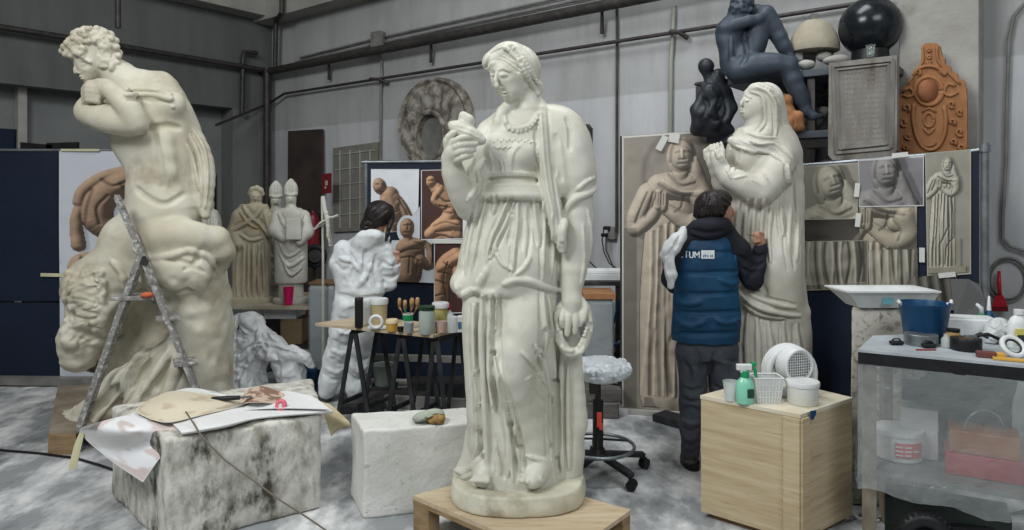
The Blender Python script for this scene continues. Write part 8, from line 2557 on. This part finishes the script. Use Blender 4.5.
for i in range(17):
	a = math.pi * i / 16; rr.append(G(984, 3.20, .59) + Vector((.09 * math.cos(a), 0, .09 * math.sin(a))))
m.tube(rr, .005, 6); m.build('handle', M_steel, obx)
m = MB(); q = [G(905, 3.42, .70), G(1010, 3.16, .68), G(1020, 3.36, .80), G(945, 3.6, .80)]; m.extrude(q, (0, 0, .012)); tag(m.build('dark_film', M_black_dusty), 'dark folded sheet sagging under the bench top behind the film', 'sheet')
sbox(955, 3.46, .387, .46, .04, .34, M_black_dusty, 'dark board leaning at the back of the bench shelf', name='backing_board', cat='board')
sbox(945, 3.32, .002, .5, .2, .22, mat('dark_green_bin', srgb(44, 54, 50), .6), 'dark green bin on the floor under the bench shelf', name='floor_bin', cat='bin')
# hand truck wheel
t = thing('hand_truck', 'black hand truck with a thick tyre on the floor at the foot of the bench', 'hand truck', G(924, 3.16, 0))
c0 = G(924, 3.14, .125); ay = Vector((.25, .97, 0)).normalized()
rot = Matrix.Rotation(math.radians(-14), 3, 'Z') @ Matrix.Rotation(math.pi / 2, 3, 'X')
m = MB(); m.torus(c0, .085, .040, 36, 12, rot=rot, sx=1, sy=1)
for i in range(28):
	a = 2 * math.pi * i / 28; m.box(c0 + rot @ Vector((.118 * math.cos(a), .118 * math.sin(a), 0)), (.012, .014, .06), rot=rot @ Matrix.Rotation(a, 3, 'Z'))
m.build('tyre', M_black, t, smooth='auto')
m = MB(); m.tube([c0 + rot @ Vector((0, 0, -.02)), c0 + rot @ Vector((0, 0, .045))], .048, 20); m.build('rim', M_black_dusty, t, smooth='auto')
m = MB(); m.tube([c0 + rot @ Vector((0, 0, .03)), c0 + rot @ Vector((0, 0, .055))], .022, 14); m.build('hub', M_steel, t, smooth='auto')
m = MB(); e = c0 + rot @ Vector((0, 0, -.35)); m.tube([c0, e], .012, 8); m.build('axle', M_steel, t)
m = MB(); m.bar(c0 + Vector((.0, .08, 0)), c0 + Vector((.32, .02, .02)), .04, .05); m.bar(c0 + Vector((.3, .02, -.09)), c0 + Vector((.55, -.03, -.09)), .3, .012); m.build('frame', M_black, t)
for i, (pts, lab) in enumerate((([(850, 520), (865, 512), (880, 516), (900, 522)], 'tangled grey cable on the floor by the crate corner'), ([(945, 515), (970, 510), (1000, 516), (1030, 512)], 'dark cable on the floor under the right end of the bench'), ([(848, 512), (860, 522), (880, 520), (896, 512)], 'pale cable crossing the grey one by the pedestal foot'))):
	m = MB(); m.tube([G(x, (CAMZ - .01) * F / (y - HY), .01 + .008 * i) for x, y in [tuple(q[:2]) for q in spline(pts, 6)]], .008, 6); tag(m.build('cable', (M_conduit, M_black, M_beam)[i], smooth=True), lab, 'cable')

def onb(py): return (CAMZ - ZB) * F / (py - HY)

# blue bucket on the bench
Yk = 3.47; c0 = G(924.5, Yk, ZB + .001); u = Yk / F
t = thing('bucket', 'blue plastic bucket on the left end of the bench', 'bucket', c0)
m = MB(); m.lathe(c0, [(0, 0), (17 * u, 0), (18 * u, 1.5 * u), (22.5 * u, 34 * u), (23.4 * u, 35 * u), (24 * u, 38 * u), (23 * u, 38 * u), (21.6 * u, 34 * u), (16.5 * u, 2 * u), (0, 1.5 * u)], 40); m.build('body', M_bluepl, t, smooth='auto')
for sg in (-1, 1):
	m = MB(); m.tube([c0 + Vector((sg * 22.5 * u, 0, 36 * u)), c0 + Vector((sg * 26 * u, -.01, 38 * u)), c0 + Vector((sg * 26.5 * u, 0, 40 * u))], .008, 8); m.build('ear', M_white, t)
jar('tin', 'low round grey tin in front of the blue bucket', 'tin', 921, onb(344.5), ZB, [(0, 0), (14.6, 0), (15, .5), (15, 10.5), (14.4, 11.2), (0, 11)], M_steel, n=36)
for (px, py, lab) in ((896.5, 345, 'small black clip left of the grey tin on the bench'), (929, 348, 'small black clip in front of the grey tin on the bench')):
	t = thing('black_clip', lab, 'clip', G(px, onb(py), ZB)); c = G(px, onb(py), ZB + .012)
	m = MB(); m.box(c, (.062, .03, .018), bev=.006); m.build('body', M_black, t)
	m = MB(); m.tube([c + Vector((-.02, 0, .01)), c + Vector((-.012, 0, .018)), c + Vector((.012, 0, .018)), c + Vector((.02, 0, .01))], .004, 6); m.build('grip', M_black, t)
m = MB(); m.box(G(926, onb(350.5), ZB + .004), (.09, .012, .006)); tag(m.build('pencil', mat('dull_red', srgb(150, 80, 84), .5)), 'thin reddish pencil along the front edge of the bench', 'pencil')
t = thing('white_carton', 'low white box behind the tools on the bench', 'box', G(965, 3.52, ZB)); m = MB(); m.box(G(966, 3.56, ZB + .05), (.24, .12, .10), rz=-.3, bev=.006); m.build('body', M_white, t)
m = MB(); m.box(G(966, 3.56, ZB + .102), (.23, .11, .008), rz=-.3); m.build('lid', M_white, t)
jar('amber_jar', 'amber-brown jar right of the blue bucket', 'jar', 953, 3.34, ZB, [(0, 0), (6, 0), (6.5, 1), (6.5, 13), (5.6, 15)], M_amber, [('lid', [(6.2, 14.5), (6.2, 17.5), (0, 18)], M_black)])
jar('glass_bottle', 'small clear bottle lying between the bucket and the amber jar', 'bottle', 946, 3.30, ZB, [(0, 0), (4, 0), (4.4, 1), (4.4, 9), (2, 12), (2, 14)], M_clearpl)
t = thing('tape_roll', 'large black tape roll lying on the bench', 'tape roll', G(965, onb(351), ZB)); c = G(966, onb(350), ZB + .03)
m = MB(); m.lathe(c - Vector((0, 0, .029)), [(.03, 0), (.062, 0), (.064, .004), (.064, .052), (.062, .056), (.03, .056), (.03, 0)], 36); m.build('roll', M_black, t, smooth='auto')
m = MB(); m.lathe(c - Vector((0, 0, .028)), [(.026, 0), (.03, 0), (.03, .054), (.026, .054), (.026, 0)], 28); m.build('core', M_wood_d, t, smooth='auto')
t = thing('pliers', 'black-handled pliers lying on the big tape roll', 'tool', G(975, 3.2, ZB + .06)); c = G(975, 3.2, ZB + .075)
m = MB(); m.tube([c, c + Vector((.05, -.01, .012)), c + Vector((.10, -.015, -.01))], .008, 8); m.tube([c, c + Vector((.045, .03, .006)), c + Vector((.09, .05, -.015))], .008, 8); m.build('handles', M_black, t, smooth=True)
m = MB(); m.box(c + Vector((-.02, 0, 0)), (.05, .018, .012), bev=.003); m.build('jaws', M_steel, t)
t = thing('small_block', 'brown rubbing block at the front edge of the bench', 'block', G(985, onb(358), ZB)); c = G(986, onb(357.5), ZB + .014)
m = MB(); m.box(c, (.075, .035, .027), rz=-.4, bev=.004); m.build('body', mat('maroon_block', srgb(110, 66, 62), .7), t)
m = MB(); m.box(c + Vector((.05, -.02, .001)), (.035, .032, .022), rz=-.4, bev=.004); m.build('end', M_yellowpl, t)
m = MB(); m.box(G(1012, onb(361), ZB + .006), (.14, .04, .010), rz=-.5, bev=.002); tag(m.build('wooden_strip', M_yellowpl), 'yellow wooden strip at the front right of the bench', 'strip')
t = thing('tape_roll', 'white tape ring leaning at the right edge of the bench', 'tape roll', G(1012, 3.1, ZB)); c = G(1013, 3.12, ZB + .045)
m = MB(); m.torus(c, .045, .012, 28, 8, rot=Matrix.Rotation(.9, 3, 'X')); m.build('roll', M_white, t, smooth=True)
m = MB(); m.torus(c, .034, .006, 24, 6, rot=Matrix.Rotation(.9, 3, 'X')); m.build('core', M_iron, t, smooth=True)
# crumpled bags and bottles at the back
s = Sculpt(3.42, (984, 310, 1020, 350), (-18, 16), .0055)
s.ell((998, 330, 0), (12, 12, 12), k=3); s.ell((1008, 334, -4), (9, 10, 9), k=3); s.ell((990, 337, -4), (7, 8, 7), k=3)
rs = random.Random(3); s.folds([[(rs.uniform(986, 1012), y), (rs.uniform(986, 1014), y + 6), (rs.uniform(986, 1014), y + 12)] for y in range(318, 338, 2)], r=1.3, out=1, op='sub', k=1); s.rough(1.3, 5, 2); s.flat_bottom(ZB + .001)
tag(s.build('plastic_bag', mat('white_bag', srgb(216, 220, 220), .35, c2=srgb(190, 194, 194), scale=12, spec=.6)), 'crumpled white plastic bag at the back of the bench', 'bag')
Yk = 3.3; c0 = G(1019, Yk, ZB); u = Yk / F
t = thing('detergent_bottle', 'white bottle with a yellow and dark label at the right edge of the bench', 'bottle', c0)
m = MB(); m.lathe(c0, [(0, 0), (10 * u, 0), (11 * u, 1 * u), (11 * u, 24 * u), (8 * u, 30 * u), (4 * u, 33 * u), (4 * u, 34 * u)], 28, 1, .7); m.build('body', M_white, t, smooth='auto')
m = MB(); m.lathe(c0 + Vector((0, 0, 33.5 * u)), [(4.6 * u, 0), (4.6 * u, 5 * u), (0, 5.4 * u)], 18); m.build('cap', M_white, t, smooth='auto')
m = MB(); m.box(c0 + Vector((-3 * u, -7.4 * u, 13 * u)), (11 * u, 1.6 * u, 15 * u), bev=.001); lb = m.build('label', mat('pale_yellow_label', srgb(214, 206, 110), .5), t)
m = MB(); m.box(c0 + Vector((-3 * u, -8.4 * u, 11 * u)), (9 * u, .6 * u, 7 * u)); m.build('label_print', mat('dark_print', srgb(50, 60, 56), .5), t)
Yk = 3.72; c0 = G(981.5, Yk, ZB); u = Yk / F
t = thing('spray_bottle', 'clear spray bottle with a green collar behind the crumpled bag', 'bottle', c0)
m = MB(); m.lathe(c0, [(0, 0), (6 * u, 0), (6.2 * u, 8 * u), (3 * u, 13 * u), (2.6 * u, 14 * u)], 20); m.build('body', M_clearpl, t, smooth='auto')
m = MB(); m.lathe(c0 + Vector((0, 0, 13 * u)), [(3.2 * u, 0), (3.2 * u, 4 * u), (2.4 * u, 4.4 * u)], 16); m.build('collar', M_greenpl, t, smooth='auto')
m = MB(); m.tube([c0 + Vector((0, 0, 17 * u)), c0 + Vector((-.5 * u, 0, 23 * u)), c0 + Vector((-5 * u, 0, 27 * u))], [.012, .012, .007], 8); m.build('spray_head', M_white, t, smooth=True)
c0 = G(989, 3.74, ZB)
t = thing('glue_bottle', 'blue bottle with a long white nozzle beside the steel pole', 'bottle', c0)
m = MB(); m.lathe(c0, [(0, 0), (4.6 * u, 0), (4.8 * u, 16 * u), (2.4 * u, 20 * u), (0, 20.5 * u)], 20); m.build('body', M_bluepl, t, smooth='auto')
m = MB(); m.lathe(c0 + Vector((0, 0, 20 * u)), [(2 * u, 0), (1.0 * u, 14 * u), (0, 15 * u)], 12); m.build('nozzle', M_white, t, smooth='auto')
# red brush on the wall, ring added for a round scuff mark
t = thing('hand_brush', 'red hand brush hanging on the far right wall', 'brush', RP(1000, 290, .03))
m = MB(); m.tube([RP(999, 271, .04), RP(999, 284, .05), RP(1000, 296, .05)], [.010, .014, .012], 8); m.build('handle', M_redpl, t, smooth=True)
m = MB(); m.extrude([RP(996, 295, .04), RP(1003, 295, .04), RP(1008, 306, .04), RP(992, 306, .04)], NR * .04); m.build('head', M_redpl, t)
m = MB(); m.extrude([RP(992, 306, .045), RP(1008, 306, .045), RP(1008.5, 311, .045), RP(991.5, 311, .045)], NR * .03); m.build('bristles', mat('dark_red_bristle', srgb(110, 24, 32), .8), t)
m = MB(); pts = [RP(1008 + 20 * math.cos(2 * math.pi * i / 36), 280 + 22 * math.sin(2 * math.pi * i / 36), .012) for i in range(37)]; m.tube(pts, .009, 6, cap=False)
pts = [RP(1008 + 17.5 * math.cos(2 * math.pi * i / 36), 280 + 19 * math.sin(2 * math.pi * i / 36), .012) for i in range(37)]; m.tube(pts, .006, 6, cap=False)
tag(m.build('scuff_ring', M_conduit, smooth=True), 'thin grey ring added for a round scuff on the wall behind the red brush', 'hoop')
